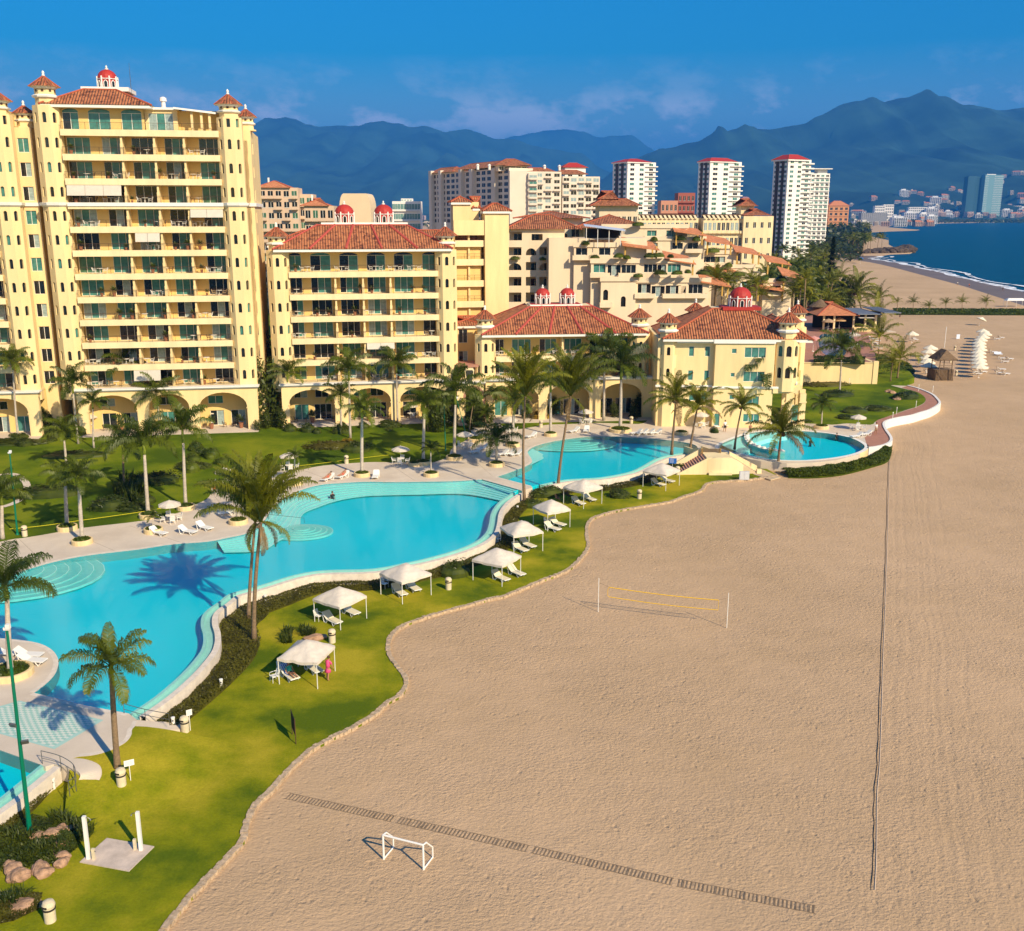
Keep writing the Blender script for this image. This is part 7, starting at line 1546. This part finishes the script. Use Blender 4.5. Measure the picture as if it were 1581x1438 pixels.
# stair bridge
SB=G(1112,730,0); t_=thing('stair_bridge','cream curved stair bridge with a rounded front wall between lawn and deck','stairs',SB,0)
def sx_(px,py=728): return G(px,py,0).x-SB.x
m=MB(); prof=[(sx_(1058),0),(sx_(1064),.45),(sx_(1072),1.05),(sx_(1081),1.6),(sx_(1091),2.0),(sx_(1100),2.18),(sx_(1118),2.2),(sx_(1128),2.0),(sx_(1140),1.4),(sx_(1152),.6),(sx_(1159),0)]
cv=lambda x:-1.0*math.cos(min(1,abs(x)/4.2)*PI/2)
for i in range(len(prof)-1):
    a,b=prof[i],prof[i+1]; n=4
    for k in range(n):
        x0_,x1_=a[0]+(b[0]-a[0])*k/n,a[0]+(b[0]-a[0])*(k+1)/n; z0_,z1_=a[1]+(b[1]-a[1])*k/n,a[1]+(b[1]-a[1])*(k+1)/n
        m.face([(x0_,cv(x0_),-.2),(x1_,cv(x1_),-.2),(x1_,cv(x1_),z1_),(x0_,cv(x0_),z0_)]); m.face([(x0_,cv(x0_),z0_),(x1_,cv(x1_),z1_),(x1_,cv(x1_)+.3,z1_),(x0_,cv(x0_)+.3,z0_)])
m.build('curved_wall',CRM,t_,smooth=False)
ST=mat('pink_step',(.62,.33,.22),.8)
m=MB(); n=11; xa1,xb1_=sx_(1087),sx_(1048)
for k in range(n):
    t=k/n; x=xa1+(xb1_-xa1)*t; z=2.0*(1-(k+1)/n)+.1; m.box(min(x,x+(xb1_-xa1)/n),-.75+.1*t+ -.2*t,-.1,max(x,x+(xb1_-xa1)/n),2.3,z)
m.build('left_steps',[ST],t_); m=MB(); m.add([(xa1,-.98,-.1),(xb1_-.2,-1.05,-.1),(xb1_-.2,-1.05,.22),(xa1,-.98,2.12),(xa1,-.78,-.1),(xb1_-.2,-.8,-.1),(xb1_-.2,-.8,.22),(xa1,-.78,2.12)],[(0,1,2,3),(7,6,5,4),(3,2,6,7),(1,5,6,2)]); m.build('front_stringer',CRM,t_)
m=MB(); V=[(xa1,1.1,2.0),(xb1_,1.1,.15)]; m.add([(xa1,2.3,-.1),(xb1_-.3,2.3,-.1),(xb1_-.3,2.3,.7),(xa1,2.3,2.75),(xa1,2.6,-.1),(xb1_-.3,2.6,-.1),(xb1_-.3,2.6,.7),(xa1,2.6,2.75)],[(0,1,2,3),(7,6,5,4),(3,2,6,7),(1,5,6,2)]); m.build('left_parapet',CRM,t_)
m=MB(); xa2,xb2_=sx_(1126),sx_(1166)
for k in range(n):
    t=k/n; x=xa2+(xb2_-xa2)*t; z=2.0*(1-(k+1)/n)+.1; m.box(x,-.5,-.1,x+(xb2_-xa2)/n,1.1,z)
m.build('right_steps',[mat('sand_step',(.66,.50,.30),.8)],t_)
m=MB(); m.add([(xa2,1.1,-.1),(xb2_+.3,1.1,-.1),(xb2_+.3,1.1,.6),(xa2,1.1,2.5),(xa2,1.35,-.1),(xb2_+.3,1.35,-.1),(xb2_+.3,1.35,.6),(xa2,1.35,2.5)],[(0,1,2,3),(7,6,5,4),(3,2,6,7),(1,5,6,2)]); m.box(xb2_-.1,-.6,-.1,xb2_+.5,-.1,.55); m.build('right_parapet',CRM,t_)
m=MB(); m.box(xa1,-.75,-.1,xa2,2.4,2.12); m.build('landing',CRM,t_); m=MB()
for k in range(6): m.box(sx_(1085)+.0,2.4+k*.45,DK-.9,sx_(1110)+.1,2.85+k*.45,2.1-(k+1)*.17)
m.build('upper_steps',ST,t_)
for s,px0,px1 in (('l',1084,1070),('r',1112,1098)):
    m=MB(); xq=sx_(px0); Q=[(xq,1.9,2.75),(xq-.15,3.6,2.3),(xq-.6,5.4,1.9),(xq-1.3,7.6,1.75)]
    for a,b in zip(Q,Q[1:]): m.add([(a[0],a[1],0),(b[0],b[1],0),(b[0],b[1],b[2]),(a[0],a[1],a[2]),(a[0]+.25,a[1],0),(b[0]+.25,b[1],0),(b[0]+.25,b[1],b[2]),(a[0]+.25,a[1],a[2])],[(0,1,2,3),(7,6,5,4),(3,2,6,7)])
    m.build('upper_parapet',CRM,t_)
m=MB(); m.box(sx_(1090),-1.35,0,sx_(1125),-.95,.28); m.build('low_ledge',CRM,t_)
pth=GL([(1160,722),(1175,724),(1205,737),(1190,741),(1165,733),(1155,727)],.03); m=MB(); m.prism(ensure(pth),-.1,.03); tag(m.build('stepping_path',mat('sand_path',(.55,.42,.27),.9,.2,1)),'short sandy path from the stair bridge to the beach','path',kind='structure')
# goal, net, board, walkway, line
def px3(b,tp): B=G(*b,SZ); T=at(tp[0],tp[1],B.y); return B,T
Lb=G(592.5,1327,SZ); Rb=G(654,1343,SZ); d=(Rb-Lb).normalized(); n_=Vector((-d.y,d.x,0)); Hh=1.42; t_=thing('goal','small white football goal frame on the sand','goal',Lb,0); W_=Rb-Lb; dp=1.05
m=MB(); m.tube([(0,0,0),(0,0,Hh)],.055,8); m.build('post',WHP,t_); m=MB(); m.tube([W_,W_+Vector((0,0,Hh))],.055,8); m.build('post',WHP,t_); m=MB(); m.tube([Vector((0,0,Hh)),W_+Vector((0,0,Hh))],.055,8); m.build('crossbar',WHP,t_)
for o in (Vector(),W_): m=MB(); m.tube([o+Vector((0,0,Hh)),o+n_*.35+Vector((0,0,Hh-.08)),o+n_*dp+Vector((0,0,.62)),o+n_*dp*1.0+Vector((0,0,.03)),o+Vector((0,0,.03))],.045,8); m.build('side_frame',WHP,t_)
A=G(923.5,945,SZ); B=G(1122,970,SZ); t_=thing('beach_volleyball_net','beach volleyball net with yellow tapes between two white posts','net',A); D=B-A; L=D.length; e=D.normalized(); HV=3.0
for o in (Vector(),D): m=MB(); m.tube([o,o+Vector((0,0,HV))],.028,6); m.build('post',WHP,t_)
YT=mat('net_tape',(.85,.50,.01),.6); m=MB(); u0,u1=e*.9,D-e*.75
def sag(t,h): return u0.lerp(u1,t)+Vector((0,0,h-.10*math.sin(PI*t)))
m.tube([sag(k/12,2.30) for k in range(13)],.035,5); m.tube([sag(k/12,1.45) for k in range(13)],.03,5); m.tube([sag(0,2.3),sag(0,2.3)+Vector((-.12,0,-.2)),sag(0,1.45)+Vector((-.12,0,.1)),sag(0,1.45)],.02,4); m.tube([sag(1,2.3),sag(1,1.45)],.015,4); m.build('net_tape',YT,t_)
m=MB()
for k in range(60): m.tube([sag(k/60,2.3),sag(k/60,1.45)],.003,3,cap=False)
for k in range(6): h=1.5+.13*k; m.tube([sag(j/6,h) for j in range(7)],.003,3,cap=False)
m.build('net_mesh',mat('net_cord',(.45,.33,.2),.9),t_); m=MB(); m.tube([sag(0,2.3),Vector((0,0,2.6))],.008,4); m.tube([sag(1,2.3),D+Vector((0,0,2.6))],.008,4); m.build('net_rope',BRN,t_)
p=G(457,1149,0); t_=thing('net_board','dark net panel on two thin posts, seen edge on, on the lawn','net board',p,1.95); m=MB(); m.tube([(0,0,0),(0,0,1.75)],.03,5); m.build('post',BRN,t_); m=MB(); m.tube([(1.3,0,0),(1.3,0,1.75)],.03,5); m.build('post',BRN,t_); m=MB(); m.box(.02,-.02,.55,1.28,.02,1.65); m.build('panel',mat('net_black',(.02,.02,.015),.9),t_)
# slatted walkway in four sections
ws=[(443,1229),(611,1265),(819,1311),(1042,1362),(1262,1405)]
for i in range(4):
    a=G(ws[i][0]+(3 if i else 0),ws[i][1]+ (1 if i else 0),SZ); b=G(ws[i+1][0]-3,ws[i+1][1],SZ); dd=b-a; L=dd.length; rz=math.atan2(dd.y,dd.x); t_=thing('slatted_walkway','%s section from the left of the sand worn slatted walkway'%ORD[i],'walkway',a,rz,'walkway sections on the sand'); m=MB(); n=int(L/.20); r=random.Random(i)
    for k in range(n):
        x=L*(k+.5)/n; m.obox((x,r.uniform(-.015,.015),.014-.02*r.random()),(.035+.02*(r.random()<.35),.29,.012),r.uniform(-.03,.03))
    m.build('slats',SLAT,t_); m=MB(); m.box(0,-.31,-.02,L,-.27,.012); m.box(0,.27,-.02,L,.31,.012); m.build('side_rail',SLAT,t_)
Q=smooth([G(*p,SZ+.03) for p in [(1372,700),(1370,760),(1367,850),(1363.5,940),(1360,1020),(1357,1110),(1354,1180),(1350,1225),(1349,1280),(1348,1330),(1345.5,1374)]],5)
m=MB(); m.tube([q+Vector((noise.noise(q*.7)*.08,0,noise.noise(q*1.3)*.03-.01)) for q in Q],.018,5); tag(m.build('mooring_rope',mat('dark_rope',(.07,.05,.035),.9)),'long dark rope lying straight across the sand','rope')
m=MB(); A_=[q+Vector((.09,0,-.02)) for q in Q]; m.tube([q+Vector((.07,0,0)) for q in A_],.03,4); tag(m.build('sand_ridge_line',mat('pale_rope',(.55,.42,.3),.9)),'pale line lying beside the long dark rope on the sand','rope')
print('UP',sum(1 for x in dbg if x>0),dbg[:8]) if 0 else None
# beach parasols
row=[(1518,506),(1521.7,510),(1518,514.4),(1514.4,518.7),(1512,523.5),(1512,528),(1513,533),(1511,538),(1511,543.4),(1511,549),(1512,554),(1513,560)]
bm_=MB()
for k in range(8):
    q0,q1=2*PI*k/8,2*PI*(k+1)/8; bm_.face([(1.75*math.cos(q0),1.75*math.sin(q0),2.15),(1.75*math.cos(q1),1.75*math.sin(q1),2.15),(0,0,3.0)])
    bm_.face([(1.75*math.cos(q0),1.75*math.sin(q0),2.15),(1.75*math.cos(q1),1.75*math.sin(q1),2.15),(1.75*math.cos(q1),1.75*math.sin(q1),2.0),(1.75*math.cos(q0),1.75*math.sin(q0),2.0)][::-1])
BC=bm_.mesh('umbrella_canopy',FABC)
def beachpar(label,px,py,group,s=1):
    p=G(px,py,2.6*s); p.z=SZ; o=thing('beach_parasol',label,'parasol',p,0,group); o.scale=(s,s,s); ob('umbrella_canopy',BC,o); ob('umbrella_pole',UP,o); return o
for i,(x,y) in enumerate(row): beachpar('cream beach parasol, %s from the far end of the long row'%ORD[i],x,y+3,'long row of cream beach parasols')
for i,(x,y) in enumerate([(1437,531),(1434.7,537),(1431,546),(1432,552.5),(1434.7,558.5)]): beachpar('cream beach parasol, %s from the far end of the short row behind the hut'%ORD[i],x,y+3,'short row of cream beach parasols')
beachpar('single low white parasol at the left of the beach',1409,513,None); o=beachpar('tilted white parasol alone near the green strip',1512.6,490,None,.9); o.rotation_euler=(0,.35,0)
sl_=[(1420,566),(1440,571),(1432,577),(1519,569),(1505,576),(1517,576),(1508,579),(1538,525),(1545,523),(1533,545),(1545,555),(1558,556),(1550,560),(1542,578),(1552,579),(1545,572),(1408,524),(1412,526)]
for i,(x,y) in enumerate(sl_):
    w_='on the sand below the long parasol row' if 1500<x<1530 else 'on the open sand right of the long parasol row' if x>1530 else 'on the sand left of the hut'; lounger('white beach lounger '+w_,x,y,SZ,1.5+(i%3)*.2,'white','white beach loungers '+w_)
tw=mat('towel_blue_stripe',(.62,.68,.78),.9); m=MB(); m.box(-.5,0,.1,.5,.05,1.3); tag(m.build('towel',tw,None,G(1479,524,SZ),.2),'pale blue upright windbreak towel near the parasol rows','towel'); m=MB(); m.box(-.9,-.4,.3,.9,.4,.42); m.box(-.9,.3,.3,.9,.42,.8); tag(m.build('towel',tw,None,G(1541,549,SZ),.1),'pale blue towel spread on loungers right of the parasols','towel')
# hut
t_=thing('lifeguard_hut','weathered wooden beach hut with a thatched gable roof','hut',G(1457,588,SZ),.1); zt=2.1
m=MB(); m.box(-1.9,.2,0,2.0,.3,2.1); m.box(-1.9,.2,0,-1.8,3.2,2.1); m.box(1.9,.2,0,2.0,3.2,2.1); m.box(-1.9,3.1,0,2,3.2,2.1)
for k in range(20): m.box(-1.9+k*.2,.15,0,-1.82+k*.2,.2,2.15)
m.build('reed_wall',THATCH,t_); m=MB(); m.box(-1.9,.2,2.1,2.0,3.2,2.2); m.build('platform',WOODG,t_)
for u,v in ((-1.3,-.5),(1.2,-.5),(-1.3,2.6),(1.2,2.6)): m=MB(); m.tube([(u*1.1,v,0),(u,v+.2,4.6)],.09,6); m.build('post',WOODG,t_)
m=MB(); m.tube([(-1.2,-.5,2.3),(.6,-.55,0)],.07,5); m.tube([(1.2,-.5,2.6),(1.6,-.55,0)],.06,5); m.tube([(-1.3,-.4,3.1),(1.2,-.4,3.1)],.05,5); m.tube([(-1.3,-.4,2.7),(1.2,-.4,2.7)],.04,5); m.build('brace',WOODG,t_)
m=MB(); V=[(-2.0,-1.0,4.3),(2.0,-1.0,4.3),(2.0,3.2,4.3),(-2.0,3.2,4.3)]; T_=[(0,.1,6.2),(0,2.2,6.2)]
m.face([V[0],V[1],T_[0]]); m.face([V[1],V[2],T_[1],T_[0]]); m.face([V[2],V[3],T_[1]]); m.face([V[3],V[0],T_[0],T_[1]]); m.face([(v[0],v[1],v[2]-.15) for v in V][::-1]); 
for i in range(4): a,b=V[i],V[(i+1)%4]; m.face([a,b,(b[0],b[1],4.15),(a[0],a[1],4.15)][::-1])
r=random.Random(1)
for k in range(240):
    t=r.random(); i=r.randrange(4); a,b=Vector(V[i]),Vector(V[(i+1)%4]); p=a.lerp(b,t); q=Vector((0,1.1,6.2)); p=p.lerp(q,r.random()**2*.8)+Vector((0,0,.04)); dq=(p-q).normalized(); s=Vector((dq.y,-dq.x,0))*.06; m.face([p-s,p+s,p+s+dq*.45,p-s+dq*.45])
m.build('thatched_roof',THATCH,t_)
t_=thing('beach_canopy','white flat topped canopy by the surf at the right edge','canopy',G(1566,474,SZ),0); m=MB(); m.add([(-3.6,-1.5,2.3),(3.6,-1.5,2.3),(3.6,1.5,2.3),(-3.6,1.5,2.3),(-2.6,-.4,3.1),(2.6,-.4,3.1),(2.6,.4,3.1),(-2.6,.4,3.1)],[(0,1,5,4),(1,2,6,5),(2,3,7,6),(3,0,4,7),(4,5,6,7),(3,2,1,0)]); m.build('canopy',WHP,t_)
for u,v in ((-3.4,-1.3),(3.4,-1.3),(3.4,1.3),(-3.4,1.3),(0,-1.3)): m=MB(); m.tube([(u,v,0),(u,v,2.35)],.05,5); m.build('pole',WHP,t_)
m=MB(); m.tube([(0,0,0),(0,0,5.2)],.07,6); tag(m.build('flag_pole',WHP,None,G(1458,537,SZ)),'thin white pole behind the hut','pole')
o=umbrella('blue parasol alone on the far beach',G(1328,407,SZ),1.6); o.children[0].data=UC.copy(); o.children[0].data.materials[0]=BLUE
# thatch and pink parasols of the restaurant
for (px,py,mm,w_) in [(1295,503,mat('thatch_light',(.5,.32,.16),.9,.3,6),'thatched parasol before the restaurant'),(1255,535,mat('pink_canvas',(.60,.28,.24),.9),'pink parasol behind the corner block'),(1316,528,FAB,'white parasol over the restaurant pool edge'),(1278,505,mat('thatch_light2',(.42,.27,.15),.9),'smaller thatched parasol by the restaurant pillars')]:
    o=umbrella(w_,G(px,py+8,ZR),1.2); 
    for c in o.children:
        if 'canopy' in c.name: c.data=UC.copy(); c.data.materials[0]=mm
for i,(px,py) in enumerate([(1348,525),(1352,528),(1349,532),(1353,535),(1350,540),(1358,538),(1275,508),(1283,510),(1291,509),(1312,540),(1318,536)]): lounger('white lounger on the raised restaurant terrace',px,py,ZR,1.2+i*.4,'white','white loungers on the restaurant terrace')
# ---------------------------------------------------------------- people
def body(name,label,loc,rz,verts,edges,rad,cloth,clothmat,hairmat=None,head=None,sc_=1):
    me=bpy.data.meshes.new('person'); me.from_pydata(verts,edges,[]); o=bpy.data.objects.new('tmp',me); COL.objects.link(o)
    md=o.modifiers.new('s','SKIN'); 
    for v,r in zip(me.skin_vertices[0].data,rad): v.radius=(r,r)
    me.skin_vertices[0].data[0].use_root=True
    s=o.modifiers.new('u','SUBSURF'); s.levels=2; s.render_levels=2
    dg=bpy.context.evaluated_depsgraph_get(); ev=o.evaluated_get(dg); nm=bpy.data.meshes.new_from_object(ev); bpy.data.objects.remove(o)
    nm.materials.clear(); nm.materials.append(SKIN); nm.name='person'
    p=ob(name,nm,None,loc,rz,sc_=sc_); tag(p,label,'person')
    for nm_,vs,mm in cloth:
        m=MB(); 
        for pts,rs in vs: m.tube(pts,rs,10)
        m.build(nm_,mm,p,smooth=True)
    if head:
        h=Vector(head); m=MB(); m.lathe([(.001,h.z-.04),(.105,h.z-.03),(.115,h.z+.04),(.08,h.z+.11),(.001,h.z+.135)],10,(h.x,h.y+.015)); m.build('hair',hairmat or BRN,p,smooth=True)
    return p
def person_std(label,loc,rz,shirt,pants,skirt=False,bag=None,lean=0,hair=None,sc_=1):
    V=[(0,0,.95),(0,0,1.15),(0,-lean*.5,1.40),(0,-lean,1.52),(0,-lean,1.60),(0,-lean,1.70),(.10,0,.90),(.12,-.05,.50),(.12,.02,.08),(.12,-.12,.04),(-.10,0,.90),(-.11,.10,.50),(-.12,.16,.08),(-.12,.02,.04),(.19,-lean*.5,1.42),(.25,-.02-lean,1.15),(.24,-.14-lean,.92),(.24,-.17-lean,.84),(-.19,-lean*.5,1.42),(-.26,.0-lean,1.15),(-.25,-.10-lean,.92),(-.25,-.13-lean,.84)]
    E=[(0,1),(1,2),(2,3),(3,4),(4,5),(0,6),(6,7),(7,8),(8,9),(0,10),(10,11),(11,12),(12,13),(2,14),(14,15),(15,16),(16,17),(2,18),(18,19),(19,20),(20,21)]
    Rr=[.13,.12,.13,.05,.08,.095,.085,.06,.04,.035,.085,.06,.04,.035,.055,.042,.03,.035,.055,.042,.03,.035]
    c=[('shirt',[([(0,0,.98),(0,-lean*.2,1.2),(0,-lean*.5,1.42),(0,-lean*.8,1.5)],[.165,.155,.17,.07]),([(.15,-lean*.5,1.44),(.25,-.01-lean*.8,1.22)],[.08,.065]),([(-.15,-lean*.5,1.44),(-.255,-.0-lean*.8,1.22)],[.08,.065])],shirt)]
    c.append(('skirt',[([(0,0,1.02),(0,0,.8),(0,.02,.62)],[.16,.20,.24])],pants) if skirt else ('shorts',[([(.0,0,1.0),(0,0,.9)],[.165,.17]),([(.09,0,.92),(.12,-.04,.56)],[.11,.09]),([(-.09,0,.92),(-.11,.08,.56)],[.11,.09])],pants))
    return body('person',label,loc,rz,V,E,Rr,c,None,hair,(0,-lean,1.68),sc_)
def person_lie(label,loc,rz,suit,tilt=.62,hat=None,sc_=1,z=.42,sit=False,shirt=None):
    # reclining: feet to -y, back resting towards +y
    a=tilt; hx_=lambda s,h:(s,0.05+math.cos(a)*h,z+math.sin(a)*h)
    V=[(0,0.05,z),hx_(0,.25),hx_(0,.50),hx_(0,.62),hx_(0,.70),hx_(0,.80),(.10,-.05,z),(.13,-.42,z+.10),(.13,-.82,z-.0),(.13,-.90,z+.09),(-.10,-.05,z),(-.12,-.42,z+.06),(-.12,-.84,z),(-.12,-.92,z+.09),hx_(.19,.50),(.27,.18,z+.16),(.25,-.05,z+.08),(.24,-.14,z+.06),hx_(-.19,.50),(-.27,.18,z+.16),(-.25,-.05,z+.08),(-.24,-.14,z+.06)]
    E=[(0,1),(1,2),(2,3),(3,4),(4,5),(0,6),(6,7),(7,8),(8,9),(0,10),(10,11),(11,12),(12,13),(2,14),(14,15),(15,16),(16,17),(2,18),(18,19),(19,20),(20,21)]
    Rr=[.13,.12,.13,.05,.08,.095,.085,.06,.04,.035,.085,.06,.04,.035,.055,.042,.03,.035,.055,.042,.03,.035]
    c=[('swimsuit',[([(0,.0,z-.0),hx_(0,.12)],[.155,.15]),([(.09,-.04,z),(.11,-.18,z+.04)],[.10,.09]),([(-.09,-.04,z),(-.11,-.18,z+.03)],[.10,.09])],suit)]
    if shirt: c.append(('shirt',[([hx_(0,.05),hx_(0,.3),hx_(0,.52)],[.16,.15,.16]),([hx_(.16,.5),(.26,.25,z+.2)],[.08,.06]),([hx_(-.16,.5),(-.26,.25,z+.2)],[.08,.06])],shirt))
    p=body('person',label,loc,rz,V,E,Rr,c,None,None,hx_(0,.79),sc_)
    if hat: h=hx_(0,.86); m=MB(); m.lathe([(.19,h[2]-.02),(.19,h[2]),(.11,h[2]+.02),(.10,h[2]+.10),(.02,h[2]+.12)],12,(h[0],h[1])); m.build('hat',hat,p)
    return p
PINK=mat('pink_cloth',(.75,.08,.22),.8); TEAL=mat('teal_cloth',(.05,.45,.32),.8); WCL=mat('white_cloth',(.78,.76,.72),.8); BKC=mat('black_cloth',(.02,.02,.025),.8); REDC=mat('coral_cloth',(.65,.12,.06),.8); BLC=mat('blue_cloth',(.03,.12,.45),.8)
person_std('person in pink top and wrap standing at the right pole of the nearest canopy',G(507,1050,0),2.6,PINK,PINK,True,lean=.14)
loc=G(449,1048,0); person_lie('person in a teal shirt and white hat sitting on the striped towel lounger',loc,dG,BKC,1.15,WCL,1,.43,shirt=TEAL)
m=MB(); 
for k in range(9):
    u=-.3+k*.0667; mm=k%2; m.add([(u,-.3,.36),(u+.0667,-.3,.36),(u+.0667,.25,.36),(u,.25,.36)],[(0,1,2,3)],mm); m.add([(u,.25,.36),(u+.0667,.25,.36),(u+.0667,.9,.82),(u,.9,.82)],[(0,1,2,3)],mm)
t2=m.build('towel',[WCL,BLC],None,G(447,1047,0),dG); tag(t2,'blue and white striped towel on the lounger under the nearest canopy','towel')
person_lie('sunbather in red on the left towel lounger by the big pool',G(506,742,DK),-.5,REDC); person_lie('sunbather in coral shorts on the right towel lounger by the big pool',G(529,738,DK),-.5,REDC)
person_std('person in a white top walking on the terracotta beach walk',G(1352,671,DK),.6,WCL,mat('tan_cloth',(.4,.25,.15),.8)); person_std('person in black and white standing by the loungers behind the stair bridge',G(1119,667,DK),.3,WCL,BKC)
person_std('person standing in the oval pool at the left end of the curved ledge',G(1158,672,DK-.45),.3,SKIN,BKC)
for px,py,lab in [(514,782,'swimmer with dark hair alone in the big pool'),(1250,696,'swimmer in the middle of the oval pool'),(1291,687,'swimmer floating near the right end of the oval pool')]: 
    o=person_std(lab,G(px,py,DK-1.45),.5,BKC,BKC)
person_lie('person in a coral top sitting at the table behind the coconut palm',G(331,763,DK),.3,BKC,1.3,shirt=REDC); chair('white chair with the sitting coral dressed person',G(331,763,DK),.3)
for px,py,lab,s in [(1478,441,'person in white walking along the surf, left of the pair',WCL),(1496,444,'person in pink walking along the surf, right of the pair',REDC),(1548,449,'dark dressed person standing on the wet sand',BKC),(1389,492,'dark dressed person beside the grey restaurant roof',BKC),(1275,418,'person in white on the sand beside the conifer',WCL)]: person_std(lab,G(px,py,SZ),.3,s,BKC)
# ---------------------------------------------------------------- balcony life
TBR=table
pot=MB(); pot.lathe([(.16,0),(.24,.42),(.27,.46),(.22,.46)],10); POT=pot.mesh('pot',mat('clay_pot',(.30,.12,.06),.8)); lv=MB(); r=random.Random(9)
for i in range(110):
    d=Vector((r.gauss(0,1),r.gauss(0,1),abs(r.gauss(0.6,.8)))).normalized(); p=Vector((0,0,.55))+d*r.uniform(.25,.62); u=d; v=d.cross(Vector((0,0,1))).normalized()*.05; lv.face([p-u*.16,p+v,p+u*.16,p-v])
LVS=lv.mesh('foliage',LFB)
def plant(label,loc,s=1,group=None):
    o=thing('potted_plant',label,'potted plant',loc,0,group); o.scale=(s,s,s*1.15); ob('pot',POT,o); ob('foliage',LVS,o)
def wpt(root,x,y,z): c,s=math.cos(root.rotation_euler.z),math.sin(root.rotation_euler.z); return Vector((root.location.x+x*c-y*s,root.location.y+x*s+y*c,z))
def furnish(root,fl,x0,x1,bname,seed,dens=.75,floors=None):
    r=random.Random(seed)
    for i,z in enumerate(fl):
        if floors and i not in floors: continue
        x=x0+1.0
        while x<x1-1.0:
            k=r.random(); w_='on the %s balcony level of the %s'%(ORD[i]+'',bname)
            if k<dens*.55:
                kind=r.choice([CW,CW,CB,CT]); kn={id(CW):'white',id(CB):'dark',id(CT):'tan'}[id(kind)]
                table('round table '+w_,wpt(root,x,1.15,z+.02),'balcony tables '+w_,.9)
                for s in (-1,1): chair('%s chair '%kn+w_,wpt(root,x+s*.75,1.1,z+.02),root.rotation_euler.z-s*PI/2,kind,'%s chairs '%kn+w_)
                x+=2.9
            elif k<dens: plant('leafy potted plant '+w_,wpt(root,x,.8,z+.02),r.uniform(.7,1.2),'potted plants '+w_); x+=1.7
            else: x+=2.2
furnish(RA,flA[:-1],xa[1],xa[2],'uncut tall tower',1,.62); furnish(RC,flC,c2(447,450),c2(677,450),'six storey block',2,.75); furnish(RE,flE,q2(766,540),q2(975,540),'low twin domed block',3,.6)
for (R_,Y_,x0,x1,bn) in ((RA,-1.2,xa[1]+1,xa[2],'uncut tall tower'),(RC,-1.3,c2(447,620),c2(690,620),'six storey block')):
    r=random.Random(7); x=x0+1.5
    while x<x1-1:
        for s in (-1,1): chair('dark chair on the ground floor terrace under the arcade of the '+bn,wpt(R_,x+s*.7,.8,DK+.05),R_.rotation_euler.z-s*PI/2,CB,'terrace chairs under the arcade of the '+bn)
        plant('potted plant on the ground floor terrace under the arcade of the '+bn,wpt(R_,x+1.8,-.2,DK+.05),1.5,'terrace plants under the arcade of the '+bn); x+=4.3
# ---------------------------------------------------------------- air
if HAZE:
    hz=bpy.data.materials.new('haze_air'); hz.use_nodes=True; t=hz.node_tree; t.nodes.clear(); o=nd(t,'ShaderNodeOutputMaterial'); v=nd(t,'ShaderNodeVolumePrincipled'); v.inputs['Color'].default_value=HCOL; v.inputs['Density'].default_value=HAZE; v.inputs['Anisotropy'].default_value=0.0; t.links.new(v.outputs[0],o.inputs['Volume'])
    m=MB(); m.box(-31000,-3200,-4,61000,60500,2600); tag(m.build('haze',hz),'thin blue air over the bay','haze',kind='stuff')
